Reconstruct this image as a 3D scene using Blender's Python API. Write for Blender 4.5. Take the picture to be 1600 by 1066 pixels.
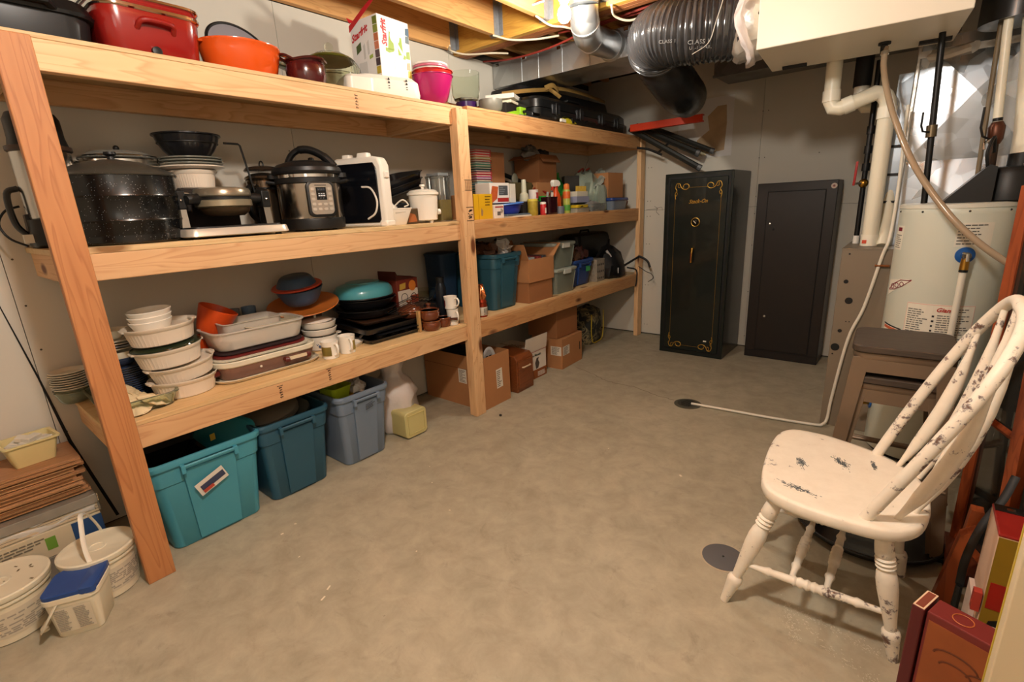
import bpy, bmesh, math, random
from mathutils import Vector, Matrix, Euler
random.seed(7)
SC = bpy.context.scene
for o in list(bpy.data.objects): bpy.data.objects.remove(o)
COL = SC.collection
PI = math.pi

# ---------------------------------------------------------------- camera
cam = bpy.data.cameras.new('camera'); camo = bpy.data.objects.new('camera', cam); COL.objects.link(camo)
cam.sensor_width = 36.0; cam.lens = 762.33/1600*36; cam.clip_start = 0.02; cam.clip_end = 60
_r = Vector((0.77626001, 0.62878177, -0.04531977)); _u = Vector((-0.13311857, 0.2337597, 0.96313854)); _f = Vector((-0.61619789, 0.74161303, -0.26516084))
camo.matrix_world = Matrix(((_r.x, _u.x, -_f.x, 2.06434), (_r.y, _u.y, -_f.y, -0.28826), (_r.z, _u.z, -_f.z, 1.30776), (0, 0, 0, 1)))
SC.camera = camo
# ---------------------------------------------------------------- world, lamps, exposure
w = bpy.data.worlds.new('world'); SC.world = w; w.use_nodes = True
w.node_tree.nodes['Background'].inputs[0].default_value = (1.0, 0.86, 0.70, 1); w.node_tree.nodes['Background'].inputs[1].default_value = 0.02
BULB_STRENGTH = 520
def lamp(name, loc, energy, color, radius):
    l = bpy.data.lights.new(name, 'POINT'); l.energy = energy; l.color = color; l.shadow_soft_size = radius
    o = bpy.data.objects.new(name, l); o.location = loc; COL.objects.link(o)
lamp('second_ceiling_bulb', (1.45, 0.15, 2.32), 92, (1.0, 0.94, 0.85), 0.09)
lamp('camera_side_fill', (2.2, -0.8, 1.9), 6, (1.0, 0.93, 0.82), 0.30)  # weak soft fill added behind the camera, no bulb hangs there
SC.view_settings.view_transform = 'Standard'; SC.view_settings.look = 'None'
SC.view_settings.exposure = 0.42; SC.view_settings.gamma = 1.0
SC.view_settings.use_curve_mapping = False

# ---------------------------------------------------------------- materials
def lin(h):
    h = h.lstrip('#'); v = [int(h[i:i+2], 16)/255 for i in (0, 2, 4)]
    return tuple((c/12.92 if c <= .04045 else ((c+.055)/1.055)**2.4) for c in v)
MC = {}
def nodes(name):
    m = bpy.data.materials.new(name); m.use_nodes = True; nt = m.node_tree
    return m, nt, nt.nodes['Principled BSDF'], lambda t, **k: nt.nodes.new(t)
def mat(hx, rough=.5, metal=0., var=.10, scale=9., bump=0., trans=0., coat=0., bscale=60., ior=1.45, emit=0.):
    key = (hx, rough, metal, var, scale, bump, trans, coat, bscale, emit, ior)
    if key in MC: return MC[key]
    m, nt, p, N = nodes('surface_'+hx.strip('#'))
    c = lin(hx); tc = N('ShaderNodeTexCoord'); nz = N('ShaderNodeTexNoise'); nz.inputs['Scale'].default_value = scale; nz.inputs['Detail'].default_value = 5
    oi = N('ShaderNodeObjectInfo'); ad = N('ShaderNodeVectorMath'); ad.operation = 'ADD'
    nt.links.new(tc.outputs['Object'], ad.inputs[0]); nt.links.new(oi.outputs['Random'], ad.inputs[1]); nt.links.new(ad.outputs[0], nz.inputs['Vector'])
    mx = N('ShaderNodeMix'); mx.data_type = 'RGBA'
    mx.inputs['A'].default_value = (*[x*(1-var) for x in c], 1); mx.inputs['B'].default_value = (*[min(1, x*(1+var)) for x in c], 1)
    nt.links.new(nz.outputs['Fac'], mx.inputs['Factor']); nt.links.new(mx.outputs['Result'], p.inputs['Base Color'])
    p.inputs['Roughness'].default_value = rough; p.inputs['Metallic'].default_value = metal; p.inputs['IOR'].default_value = ior
    p.inputs['Transmission Weight'].default_value = trans; p.inputs['Coat Weight'].default_value = coat
    if emit: p.inputs['Emission Color'].default_value = (*c, 1); p.inputs['Emission Strength'].default_value = emit
    if bump:
        n2 = N('ShaderNodeTexNoise'); n2.inputs['Scale'].default_value = bscale; nt.links.new(tc.outputs['Object'], n2.inputs['Vector'])
        b = N('ShaderNodeBump'); b.inputs['Strength'].default_value = bump; b.inputs['Distance'].default_value = .004
        nt.links.new(n2.outputs['Fac'], b.inputs['Height']); nt.links.new(b.outputs[0], p.inputs['Normal'])
    MC[key] = m; return m
def wood(axis, light='#e3bb8c', dark='#c08a5a', knot='#6b3a1c', name='fir', ring=1.0, rough=.6, knots=True):
    key = (axis, light, dark, name)
    if key in MC: return MC[key]
    m, nt, p, N = nodes(name+'_grain_'+axis); L = nt.links.new
    tc = N('ShaderNodeTexCoord'); oi = N('ShaderNodeObjectInfo'); ml = N('ShaderNodeMath'); ml.operation = 'MULTIPLY'; ml.inputs[1].default_value = 17.3
    L(oi.outputs['Random'], ml.inputs[0]); ad = N('ShaderNodeVectorMath'); ad.operation = 'ADD'; L(tc.outputs['Object'], ad.inputs[0]); L(ml.outputs[0], ad.inputs[1])
    mp = N('ShaderNodeMapping'); s = {'x': (1.1, 14, 14), 'y': (14, 1.1, 14), 'z': (14, 14, 1.1)}[axis]; mp.inputs['Scale'].default_value = s
    L(ad.outputs[0], mp.inputs['Vector'])
    n1 = N('ShaderNodeTexNoise'); n1.inputs['Scale'].default_value = 1.1*ring; n1.inputs['Detail'].default_value = 2; n1.inputs['Distortion'].default_value = .5; L(mp.outputs[0], n1.inputs['Vector'])
    mm = N('ShaderNodeMath'); mm.operation = 'MULTIPLY'; mm.inputs[1].default_value = 9; L(n1.outputs['Fac'], mm.inputs[0])
    fr = N('ShaderNodeMath'); fr.operation = 'FRACT'; L(mm.outputs[0], fr.inputs[0])
    cr = N('ShaderNodeValToRGB'); e = cr.color_ramp.elements
    l = lin(light); d = lin(dark); d = tuple(.45*a+.55*b for a, b in zip(l, d)); md = tuple(.7*a+.3*b for a, b in zip(l, d))
    e[0].position = 0; e[0].color = (*l, 1); e[1].position = 1; e[1].color = (*l, 1)
    x = e.new(.62); x.color = (*md, 1); x = e.new(.86); x.color = (*d, 1)
    L(fr.outputs[0], cr.inputs[0])
    n2 = N('ShaderNodeTexNoise'); n2.inputs['Scale'].default_value = 1.3; n2.inputs['Detail'].default_value = 3; L(ad.outputs[0], n2.inputs['Vector'])
    mx = N('ShaderNodeMix'); mx.data_type = 'RGBA'; mx.blend_type = 'MULTIPLY'; mx.inputs['Factor'].default_value = .45
    c2 = N('ShaderNodeValToRGB'); c2.color_ramp.elements[0].position = .35; c2.color_ramp.elements[0].color = (.80, .62, .48, 1); c2.color_ramp.elements[1].position = .65; c2.color_ramp.elements[1].color = (1, 1, 1, 1)
    L(n2.outputs['Fac'], c2.inputs[0]); L(cr.outputs[0], mx.inputs['A']); L(c2.outputs[0], mx.inputs['B'])
    out = mx.outputs['Result']
    if knots:
        mk = N('ShaderNodeMapping'); q = {'x': (2.3, 6, 6), 'y': (6, 2.3, 6), 'z': (6, 6, 2.3)}[axis]; mk.inputs['Scale'].default_value = q; L(ad.outputs[0], mk.inputs['Vector'])
        vo = N('ShaderNodeTexVoronoi'); vo.inputs['Scale'].default_value = 1; L(mk.outputs[0], vo.inputs['Vector'])
        kr = N('ShaderNodeValToRGB'); kr.color_ramp.elements[0].position = .08; kr.color_ramp.elements[0].color = (1, 1, 1, 1); kr.color_ramp.elements[1].position = .155; kr.color_ramp.elements[1].color = (0, 0, 0, 1)
        L(vo.outputs['Distance'], kr.inputs[0]); m2 = N('ShaderNodeMix'); m2.data_type = 'RGBA'; L(kr.outputs[0], m2.inputs['Factor']); L(out, m2.inputs['A']); m2.inputs['B'].default_value = (*lin(knot), 1); out = m2.outputs['Result']
    hs = N('ShaderNodeHueSaturation'); mr = N('ShaderNodeMapRange'); mr.inputs['To Min'].default_value = .82; mr.inputs['To Max'].default_value = 1.12; L(oi.outputs['Random'], mr.inputs['Value']); L(mr.outputs[0], hs.inputs['Value']); L(out, hs.inputs['Color'])
    L(hs.outputs[0], p.inputs['Base Color']); p.inputs['Roughness'].default_value = rough
    b = N('ShaderNodeBump'); b.inputs['Strength'].default_value = .12; b.inputs['Distance'].default_value = .002; L(fr.outputs[0], b.inputs['Height']); L(b.outputs[0], p.inputs['Normal'])
    MC[key] = m; return m
def speckle(base, dot, scale=70., th=.16, rough=.18, coat=.6):
    m, nt, p, N = nodes('speckled_enamel'); L = nt.links.new
    tc = N('ShaderNodeTexCoord'); v = N('ShaderNodeTexVoronoi'); v.inputs['Scale'].default_value = scale; L(tc.outputs['Object'], v.inputs['Vector'])
    n = N('ShaderNodeTexNoise'); n.inputs['Scale'].default_value = scale*.7; L(tc.outputs['Object'], n.inputs['Vector'])
    a = N('ShaderNodeMath'); a.operation = 'MULTIPLY'; L(v.outputs['Distance'], a.inputs[0]); a2 = N('ShaderNodeMath'); a2.operation = 'ADD'; a2.inputs[1].default_value = .75; L(n.outputs['Fac'], a2.inputs[0]); L(a2.outputs[0], a.inputs[1])
    c = N('ShaderNodeMath'); c.operation = 'LESS_THAN'; c.inputs[1].default_value = th; L(a.outputs[0], c.inputs[0])
    mx = N('ShaderNodeMix'); mx.data_type = 'RGBA'; mx.inputs['A'].default_value = (*lin(base), 1); mx.inputs['B'].default_value = (*lin(dot), 1); L(c.outputs[0], mx.inputs['Factor']); L(mx.outputs['Result'], p.inputs['Base Color'])
    p.inputs['Roughness'].default_value = rough; p.inputs['Coat Weight'].default_value = coat; return m
def galv(hx='#b9bdc0', rough=.34, scale=26, name='galvanised'):
    m, nt, p, N = nodes(name); L = nt.links.new
    tc = N('ShaderNodeTexCoord'); v = N('ShaderNodeTexVoronoi'); v.inputs['Scale'].default_value = scale; L(tc.outputs['Object'], v.inputs['Vector'])
    mr = N('ShaderNodeMapRange'); mr.inputs['To Min'].default_value = rough-.08; mr.inputs['To Max'].default_value = rough+.12; sx = N('ShaderNodeSeparateColor'); L(v.outputs['Color'], sx.inputs[0]); L(sx.outputs[0], mr.inputs['Value']); L(mr.outputs[0], p.inputs['Roughness'])
    mx = N('ShaderNodeMix'); mx.data_type = 'RGBA'; c = lin(hx); mx.inputs['A'].default_value = (*[x*.82 for x in c], 1); mx.inputs['B'].default_value = (*c, 1); L(sx.outputs[1], mx.inputs['Factor']); L(mx.outputs['Result'], p.inputs['Base Color'])
    n = N('ShaderNodeTexNoise'); n.inputs['Scale'].default_value = 3; L(tc.outputs['Object'], n.inputs['Vector']); b = N('ShaderNodeBump'); b.inputs['Strength'].default_value = .15; b.inputs['Distance'].default_value = .02; L(n.outputs['Fac'], b.inputs['Height']); L(b.outputs[0], p.inputs['Normal'])
    p.inputs['Metallic'].default_value = .92; return m
def worn_paint():
    m, nt, p, N = nodes('worn_cream_paint'); L = nt.links.new
    tc = N('ShaderNodeTexCoord')
    n = N('ShaderNodeTexNoise'); n.inputs['Scale'].default_value = 24; n.inputs['Detail'].default_value = 8; n.inputs['Roughness'].default_value = .68; L(tc.outputs['Object'], n.inputs['Vector'])
    n0 = N('ShaderNodeTexNoise'); n0.inputs['Scale'].default_value = 3.4; L(tc.outputs['Object'], n0.inputs['Vector'])
    ge = N('ShaderNodeNewGeometry'); pr = N('ShaderNodeMapRange'); pr.inputs['From Min'].default_value = .5; pr.inputs['From Max'].default_value = .66; pr.inputs['To Max'].default_value = .16; L(ge.outputs['Pointiness'], pr.inputs['Value'])
    a = N('ShaderNodeMath'); a.operation = 'MULTIPLY_ADD'; a.inputs[1].default_value = .45; L(n0.outputs['Fac'], a.inputs[0]); L(n.outputs['Fac'], a.inputs[2])
    a2 = N('ShaderNodeMath'); a2.operation = 'ADD'; L(a.outputs[0], a2.inputs[0]); L(pr.outputs[0], a2.inputs[1])
    cr = N('ShaderNodeValToRGB'); e = cr.color_ramp.elements
    e[0].position = .865; e[0].color = (*lin('#e6dccb'), 1); e[1].position = .90; e[1].color = (*lin('#8a7f7c'), 1); x = e.new(.95); x.color = (*lin('#6a4a38'), 1); x = e.new(.5); x.color = (*lin('#eee5d5'), 1)
    L(a2.outputs[0], cr.inputs[0]); L(cr.outputs[0], p.inputs['Base Color']); p.inputs['Roughness'].default_value = .5
    b = N('ShaderNodeBump'); b.inputs['Strength'].default_value = .3; b.inputs['Distance'].default_value = .002; b.invert = True; L(cr.outputs[0], b.inputs['Height']); L(b.outputs[0], p.inputs['Normal'])
    return m
def concrete():
    m, nt, p, N = nodes('concrete_floor'); L = nt.links.new
    tc = N('ShaderNodeTexCoord'); 
    def noise(s, d=6, r=.6, dist=0, vec=None):
        n = N('ShaderNodeTexNoise'); n.inputs['Scale'].default_value = s; n.inputs['Detail'].default_value = d; n.inputs['Roughness'].default_value = r; n.inputs['Distortion'].default_value = dist; L(vec or tc.outputs['Object'], n.inputs['Vector']); return n.outputs['Fac']
    def ramp(x, p0, c0, p1, c1):
        r = N('ShaderNodeValToRGB'); e = r.color_ramp.elements; e[0].position = p0; e[0].color = (*c0, 1); e[1].position = p1; e[1].color = (*c1, 1); L(x, r.inputs[0]); return r.outputs[0]
    def mixc(f, a, b, bl='MIX'):
        x = N('ShaderNodeMix'); x.data_type = 'RGBA'; x.blend_type = bl
        for s, v in ((x.inputs['Factor'], f), (x.inputs['A'], a), (x.inputs['B'], b)):
            if isinstance(v, float): s.default_value = v
            elif isinstance(v, tuple): s.default_value = (*v, 1)
            else: L(v, s)
        return x.outputs['Result']
    base = ramp(noise(1.3, 6, .62, .6), .3, lin('#948b78'), .7, lin('#b0a691'))
    base = mixc(.5, base, ramp(noise(9, 8, .7, .4), .35, lin('#8e8873'), .65, lin('#b5ad97')), 'MIX')
    mp = N('ShaderNodeMapping'); mp.inputs['Rotation'].default_value = (0, 0, .7); mp.inputs['Scale'].default_value = (1.6, 3.2, 1); L(tc.outputs['Object'], mp.inputs['Vector'])
    sm = ramp(noise(3.2, 9, .75, 1.6, mp.outputs[0]), .58, (0, 0, 0), .78, (.5, .5, .5))
    base = mixc(sm, base, lin('#6c6858'))
    sm2 = ramp(noise(7, 8, .72, .8), .60, (0, 0, 0), .74, (.55, .55, .55)); base = mixc(sm2, base, lin('#766f5e')); lt = ramp(noise(2.1, 5, .6, .5), .62, (0, 0, 0), .75, (.35, .35, .35)); base = mixc(lt, base, lin('#c9bda6'))
    sp = ramp(noise(60, 2, .5), .74, (0, 0, 0), .78, (.5, .5, .5)); base = mixc(sp, base, lin('#6b6353'))
    L(base, p.inputs['Base Color'])
    rr = N('ShaderNodeMapRange'); rr.inputs['To Min'].default_value = .42; rr.inputs['To Max'].default_value = .68; L(noise(4, 6), rr.inputs['Value']); L(rr.outputs[0], p.inputs['Roughness'])
    b = N('ShaderNodeBump'); b.inputs['Strength'].default_value = .10; b.inputs['Distance'].default_value = .004; L(noise(35, 6), b.inputs['Height']); L(b.outputs[0], p.inputs['Normal'])
    return m

# ---------------------------------------------------------------- mesh builder
class M:
    def __init__(s): s.bm = bmesh.new()
    def _ring(s, pts): return [s.bm.verts.new(p) for p in pts]
    def _f(s, vs):
        try: s.bm.faces.new(vs)
        except ValueError: pass
    def skin(s, rings, closed=False, c0=True, c1=True):
        R = [s._ring(r) for r in rings]; n = len(R[0]); k = len(R)
        for i in range(k if closed else k-1):
            a, b = R[i], R[(i+1) % k]
            for j in range(n): s._f((a[j], a[(j+1) % n], b[(j+1) % n], b[j]))
        if not closed:
            if c0: s._f(list(reversed(R[0])))
            if c1: s._f(R[-1])
        return s
    def B(s, x0, y0, z0, x1, y1, z1):
        return s.skin([[(x0, y0, z), (x1, y0, z), (x1, y1, z), (x0, y1, z)] for z in (z0, z1)])
    def Bc(s, cx, cy, z0, sx, sy, sz, rz=0):
        c, n = math.cos(rz), math.sin(rz); q = [(-sx/2, -sy/2), (sx/2, -sy/2), (sx/2, sy/2), (-sx/2, sy/2)]
        return s.skin([[(cx+a*c-b*n, cy+a*n+b*c, z) for a, b in q] for z in (z0, z0+sz)])
    def L(s, prof, seg=28, c=(0, 0, 0), sx=1, sy=1, fl=0, fa=0.):
        rings = []
        for r, z in prof:
            r = max(r, .0004); rings.append([(c[0]+sx*r*(1+(fa*math.cos(fl*2*PI*i/seg) if fl else 0))*math.cos(2*PI*i/seg), c[1]+sy*r*(1+(fa*math.cos(fl*2*PI*i/seg) if fl else 0))*math.sin(2*PI*i/seg), c[2]+z) for i in range(seg)])
        return s.skin(rings)
    def Tb(s, pts, r, seg=10, closed=False, cap=True):
        P = [Vector(p) for p in pts]; n = len(P); rings = []; up = None
        for i in range(n):
            t = (P[(i+1) % n]-P[i-1]) if closed else (P[min(i+1, n-1)]-P[max(i-1, 0)])
            t.normalize()
            if up is None:
                a = Vector((0, 0, 1)) if abs(t.z) < .9 else Vector((1, 0, 0)); up = (a-t*a.dot(t)).normalized()
            else:
                up = up-t*up.dot(t)
                up.normalize()
            sd = t.cross(up); rr = r[i] if isinstance(r, (list, tuple)) else r
            ru, rs = rr if isinstance(rr, (list, tuple)) else (rr, rr)
            rings.append([P[i]+up*ru*math.cos(2*PI*k/seg)+sd*rs*math.sin(2*PI*k/seg) for k in range(seg)])
        return s.skin(rings, closed, cap, cap)
    def RR(s, rings, n=4):
        out = []
        for g in rings:
            wx, wy, rad, z = g[:4]; ox, oy = g[4:6] if len(g) > 4 else (0, 0); rad = min(rad, wx/2-.0005, wy/2-.0005); pts = []
            for qx, qy, a0 in ((1, 1, 0), (-1, 1, PI/2), (-1, -1, PI), (1, -1, 1.5*PI)):
                for i in range(n+1):
                    a = a0+PI/2*i/n; pts.append((ox+qx*(wx/2-rad)+rad*math.cos(a), oy+qy*(wy/2-rad)+rad*math.sin(a), z))
            out.append(pts)
        return s.skin(out)
    def PR(s, poly, ax, a, b):
        f = {'x': lambda u, v, w: (w, u, v), 'y': lambda u, v, w: (u, w, v), 'z': lambda u, v, w: (u, v, w)}[ax]
        return s.skin([[f(u, v, w) for u, v in poly] for w in (a, b)])
    def SP(s, c, r, sc=(1, 1, 1), seg=16, rings=10):
        return s.skin([[(c[0]+sc[0]*r*math.sin(PI*max(.01, min(i, rings-.01*1))/rings)*math.cos(2*PI*k/seg) if 0 < i < rings else c[0]+.0004*math.cos(2*PI*k/seg), c[1]+(sc[1]*r*math.sin(PI*i/rings)*math.sin(2*PI*k/seg) if 0 < i < rings else .0004*math.sin(2*PI*k/seg)), c[2]-sc[2]*r*math.cos(PI*i/rings)) for k in range(seg)] for i in range(rings+1)])
    def X(s, m): bmesh.ops.transform(s.bm, matrix=m, verts=s.bm.verts); return s
    def rough(s, amp, seed=0, cuts=0):
        if cuts: bmesh.ops.subdivide_edges(s.bm, edges=s.bm.edges[:], cuts=cuts, use_grid_fill=True)
        rn = random.Random(seed)
        for v in s.bm.verts: v.co += Vector((rn.uniform(-1, 1), rn.uniform(-1, 1), rn.uniform(-1, 1)))*amp
        return s
def mesh(name, m, material, sm=35):
    bmesh.ops.recalc_face_normals(m.bm, faces=m.bm.faces)
    me = bpy.data.meshes.new(name); m.bm.to_mesh(me); m.bm.free()
    if sm:
        for p in me.polygons: p.use_smooth = True
        me.set_sharp_from_angle(angle=math.radians(sm))
    if material: me.materials.append(material)
    return me
def A(parent, name, m, material, label=None, bev=0, sm=35, stuff=False):
    o = bpy.data.objects.new(name, mesh(name, m, material, sm)); COL.objects.link(o); o.parent = parent
    if label: o['label'] = label
    if stuff: o['kind'] = 'stuff'
    if bev: b = o.modifiers.new('bevel', 'BEVEL'); b.width = bev; b.segments = 2; b.limit_method = 'ANGLE'
    return o
def T(name, label, cat, loc=(0, 0, 0), rz=0, grp=None, rot=None):
    o = bpy.data.objects.new(name, None); o.empty_display_size = .05; COL.objects.link(o); o.location = loc
    o.rotation_euler = rot if rot else (0, 0, rz); o['label'] = label; o['category'] = cat
    if grp: o['group'] = grp
    return o
def O(name, m, material, label, cat, loc=(0, 0, 0), rz=0, grp=None, bev=0, sm=35, rot=None):
    o = bpy.data.objects.new(name, mesh(name, m, material, sm)); COL.objects.link(o); o.location = loc
    o.rotation_euler = rot if rot else (0, 0, rz); o['label'] = label; o['category'] = cat
    if grp: o['group'] = grp
    if bev: b = o.modifiers.new('bevel', 'BEVEL'); b.width = bev; b.segments = 2; b.limit_method = 'ANGLE'
    return o
def S(name, m, material, parent=None, bev=0, sm=0):
    o = bpy.data.objects.new(name, mesh(name, m, material, sm)); COL.objects.link(o)
    if parent: o.parent = parent
    else: o['kind'] = 'structure'
    if bev: b = o.modifiers.new('bevel', 'BEVEL'); b.width = bev; b.segments = 1; b.limit_method = 'ANGLE'
    return o
def panel(parent, name, o, u, v, material, t=.0009, label=None):
    """thin print: corner o, edge vectors u, v (outward normal u x v)"""
    o, u, v = Vector(o), Vector(u), Vector(v); n = u.cross(v).normalized()*t; m = M()
    m.skin([[o, o+u, o+u+v, o+v], [o+n, o+u+n, o+u+v+n, o+v+n]])
    return A(parent, name, m, material, label, sm=0)
def lines(parent, o, u, v, rows, material, seed=1, name='print_lines', t=.0016, fill=.45, lo=.55, ds=(.08, .3)):
    """rows of thin dark dashes standing for small print"""
    rn = random.Random(seed); o, u, v = Vector(o), Vector(u), Vector(v); n = u.cross(v).normalized()*t; m = M(); h = v/rows
    for i in range(rows):
        a = 0.; end = rn.uniform(lo, 1.)
        b = o+h*(i+.25)
        while a < end-.04:
            e = min(end, a+rn.uniform(*ds)); q = [b+u*a, b+u*e, b+u*e+h*fill, b+u*a+h*fill]; m.skin([q, [p+n for p in q]]); a = e+min(.035, ds[0]*.5)
    return A(parent, name, m, material, sm=0)
def text(parent, s, size, o, u, v, material, name='lettering', t=.0012, shear=0., align='LEFT', bold=0., sx=1.):
    cu = bpy.data.curves.new('txt', 'FONT'); cu.body = s; cu.size = size; cu.extrude = t/2; cu.shear = shear; cu.align_x = align; cu.offset = bold; cu.resolution_u = 2
    tmp = bpy.data.objects.new('txt', cu); COL.objects.link(tmp); dg = bpy.context.evaluated_depsgraph_get(); dg.update()
    me = bpy.data.meshes.new_from_object(tmp.evaluated_get(dg)); bpy.data.objects.remove(tmp); bpy.data.curves.remove(cu)
    u, v = Vector(u).normalized(), Vector(v).normalized(); n = u.cross(v); o = Vector(o)+n*t/2
    me.transform(Matrix(((u.x*sx, v.x, n.x, o.x), (u.y*sx, v.y, n.y, o.y), (u.z*sx, v.z, n.z, o.z), (0, 0, 0, 1))))
    me.materials.clear(); me.materials.append(material); me.name = name
    ob = bpy.data.objects.new(name, me); COL.objects.link(ob); ob.parent = parent; return ob
def kin(o, **k):
    for a, b in k.items(): setattr(o, a, b)
    return o
def clone(t, label, loc, rz=None, grp=None, scale=None):
    r = t.copy(); COL.objects.link(r); r.location = loc; r['label'] = label
    if rz is not None: r.rotation_euler = (0, 0, rz)
    if grp: r['group'] = grp
    if scale: r.scale = (scale,)*3 if isinstance(scale, (int, float)) else scale
    for ch in list(t.children):
        c = ch.copy(); COL.objects.link(c); c.parent = r
        for g in list(ch.children):
            d = g.copy(); COL.objects.link(d); d.parent = c
    return r
def arc(c, r, a0, a1, n, ax='z', sx=1, sy=1):
    o = []
    for i in range(n+1):
        a = a0+(a1-a0)*i/n; u, v = sx*r*math.cos(a), sy*r*math.sin(a)
        o.append({'z': (c[0]+u, c[1]+v, c[2]), 'y': (c[0]+u, c[1], c[2]+v), 'x': (c[0], c[1]+u, c[2]+v)}[ax])
    return o
def bez(pts, n=8):
    """Catmull-Rom through the points"""
    P = [Vector(p) for p in pts]; P = [2*P[0]-P[1]]+P+[2*P[-1]-P[-2]]; o = []
    for i in range(1, len(P)-2):
        for k in range(n):
            t = k/n; a, b, c, d = P[i-1:i+3]
            o.append(.5*((2*b)+(c-a)*t+(2*a-5*b+4*c-d)*t*t+(3*b-a-3*c+d)*t**3))
    return o+[P[-2]]
ORD = ['topmost', 'second', 'third', 'fourth', 'fifth', 'sixth', 'seventh', 'eighth', 'ninth', 'tenth', 'eleventh', 'twelfth', 'thirteenth', 'fourteenth', 'fifteenth', 'sixteenth', 'seventeenth', 'eighteenth']

WX, WY, WZ = wood('x'), wood('y'), wood('z')
WHITE = mat('#e9e4d8', .35, var=.04); CREAM = mat('#e6dcc0', .45, var=.05); BLACK = mat('#121212', .45, var=.2); INK = mat('#222020', .6, var=0)
STEEL = mat('#c9c6c0', .22, 1., var=.06, scale=3); CARD = mat('#a87449', .8, var=.08, bump=.1); CARD2 = mat('#96633c', .8, var=.08, bump=.1)
GLASS = mat('#eef3ea', .04, var=0, trans=1., ior=1.12); RUBBER = mat('#1a1a1b', .6, var=.15)
PVC = mat('#e6dfca', .35, var=.04, scale=4); CHROME = mat('#d8d6d2', .12, 1., var=.03); BRASS = mat('#b98a3c', .3, 1., var=.08)
GOLD = mat('#b98f3a', .35, .7, var=.1)
# ================================================================ SETTING
WALLM = mat('#cdc7ba', .85, var=.025, scale=2.5, bump=.05)
WL, WB_, WR, WN = -.61, 4.273, 3.0, -2.2; CZ = 2.60
fl = S('floor', M().B(WL-.3, WN-.3, -.1, WR+.3, WB_+.3, 0), concrete())
# drywall boards with recessed joints on the left wall
wl = S('wall_left', M().B(WL-.12, WN, 0, WL-.016, WB_+.1, CZ), mat('#3c362e', .9))
ys = [WN, -1.27, -.062, 1.168, 2.39, 3.60, WB_]
for i in range(6):
    g = .0012 if i != 2 else .0012
    A(wl, 'drywall_board', M().B(WL-.016, ys[i]+.0012, .012, WL, ys[i+1]-g, 2.357), WALLM, sm=0)
m = M()
for i in range(46):
    rn = random.Random(i); m.L([(.0035, 0), (.0035, .0006)], 8, (0, 0, 0)) if False else m.skin([[(WL+.0004, yy+.004*math.cos(a), zz+.004*math.sin(a)) for a in [k*PI/4 for k in range(8)]] for (yy, zz) in [(ys[1+i % 4]+(.03 if i % 2 else -.03)+rn.uniform(-.006, .006), .12+.09*(i//2))]], c0=True, c1=False)
A(wl, 'screw_heads', m, mat('#4a443b', .8), stuff=True, sm=0)
wb = S('wall_back', M().B(WL-.12, WB_+.014, 0, WR+.12, WB_+.14, CZ), mat('#3c362e', .9))
for a, b in ((WL, .98), (.982, 2.20), (2.202, WR)):
    A(wb, 'drywall_board', M().B(a, WB_, .012, b, WB_+.014, 1.216), WALLM, sm=0); A(wb, 'drywall_board', M().B(a, WB_, 1.218, b, WB_+.014, 2.42), WALLM, sm=0)
m = M()
for x in (.03, .06, .98, 1.02, 1.4, 1.7):
    for z in (.1, .5, .9, 1.16, 1.3, 1.6, 1.95): m.skin([[(x+.004*math.cos(k*PI/4), WB_-.0005, z+.004*math.sin(k*PI/4)) for k in range(8)]], c0=True, c1=False)
A(wb, 'screw_heads', m, mat('#4a443b', .8), stuff=True, sm=0)
m = M(); 
for z0, z1 in ((0, .9), (.9, .55), (.55, 1.2)): pass
m.Tb([(.02, WB_-.001, 1.222), (.13, WB_-.001, 1.226)], .0012, 5); m.Tb(bez([(.10, WB_-.001, 1.25), (.13, WB_-.001, 1.23), (.12, WB_-.001, 1.20), (.15, WB_-.001, 1.17)], 4), .0014, 5); m.Tb(bez([(.12, WB_-.001, 1.23), (.17, WB_-.001, 1.24), (.18, WB_-.001, 1.21)], 4), .0012, 5)
A(wb, 'pencil_mark', m, INK)
S('wall_right', M().B(WR, WN, 0, WR+.12, WB_+.1, CZ), WALLM); S('wall_near', M().B(WL-.12, WN-.12, 0, WR+.12, WN, CZ), WALLM)
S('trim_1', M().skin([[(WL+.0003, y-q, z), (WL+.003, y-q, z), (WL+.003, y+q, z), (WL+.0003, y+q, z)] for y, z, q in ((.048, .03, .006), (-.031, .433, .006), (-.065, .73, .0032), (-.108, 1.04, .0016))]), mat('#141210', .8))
ce = S('ceiling', M().B(WL-.12, WN, CZ, WR+.12, WB_+.12, CZ+.05), wood('x', '#d2a45c', '#b07c3a', '#7a5224', 'subfloor', .5))
JOIST = wood('y', '#dca868', '#b47a40', '#6b3a1c', 'joist')
def joist(x, y0, y1, z0=2.36): A(ce, 'joist', M().B(x-.019, y0, z0, x+.019, y1, CZ-.002), JOIST, bev=.003, sm=0)
joist(-.589, WN+.01, 2.425); joist(-.195, WN+.01, 2.425)
for x in (.19, .60, 1.0, 1.4, 1.8, 2.2, 2.6): joist(x, WN+.01, 2.425)
for x in (-.589, -.40, .0, .40, .8, 1.2, 1.6, 2.0, 2.4): joist(x, 2.60, WB_-.01, 2.40)
BEAM = wood('x', '#d8aa4c', '#bd8434', '#8a5a24', 'laminated_beam', 1.4, knots=False)
for i, y in enumerate((2.43, 2.475, 2.52)): A(ce, 'beam_ply', M().B(WL+.01, y, 2.335, WR-.01, y+.042, CZ-.003), BEAM if i == 0 else wood('x', '#b5713c', '#8a4a26', '#5a3018', 'beam_red', 1.4, knots=False), bev=.002, sm=0)
GALV = mat('#8d9196', .5, .3, var=.25, scale=60)
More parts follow.
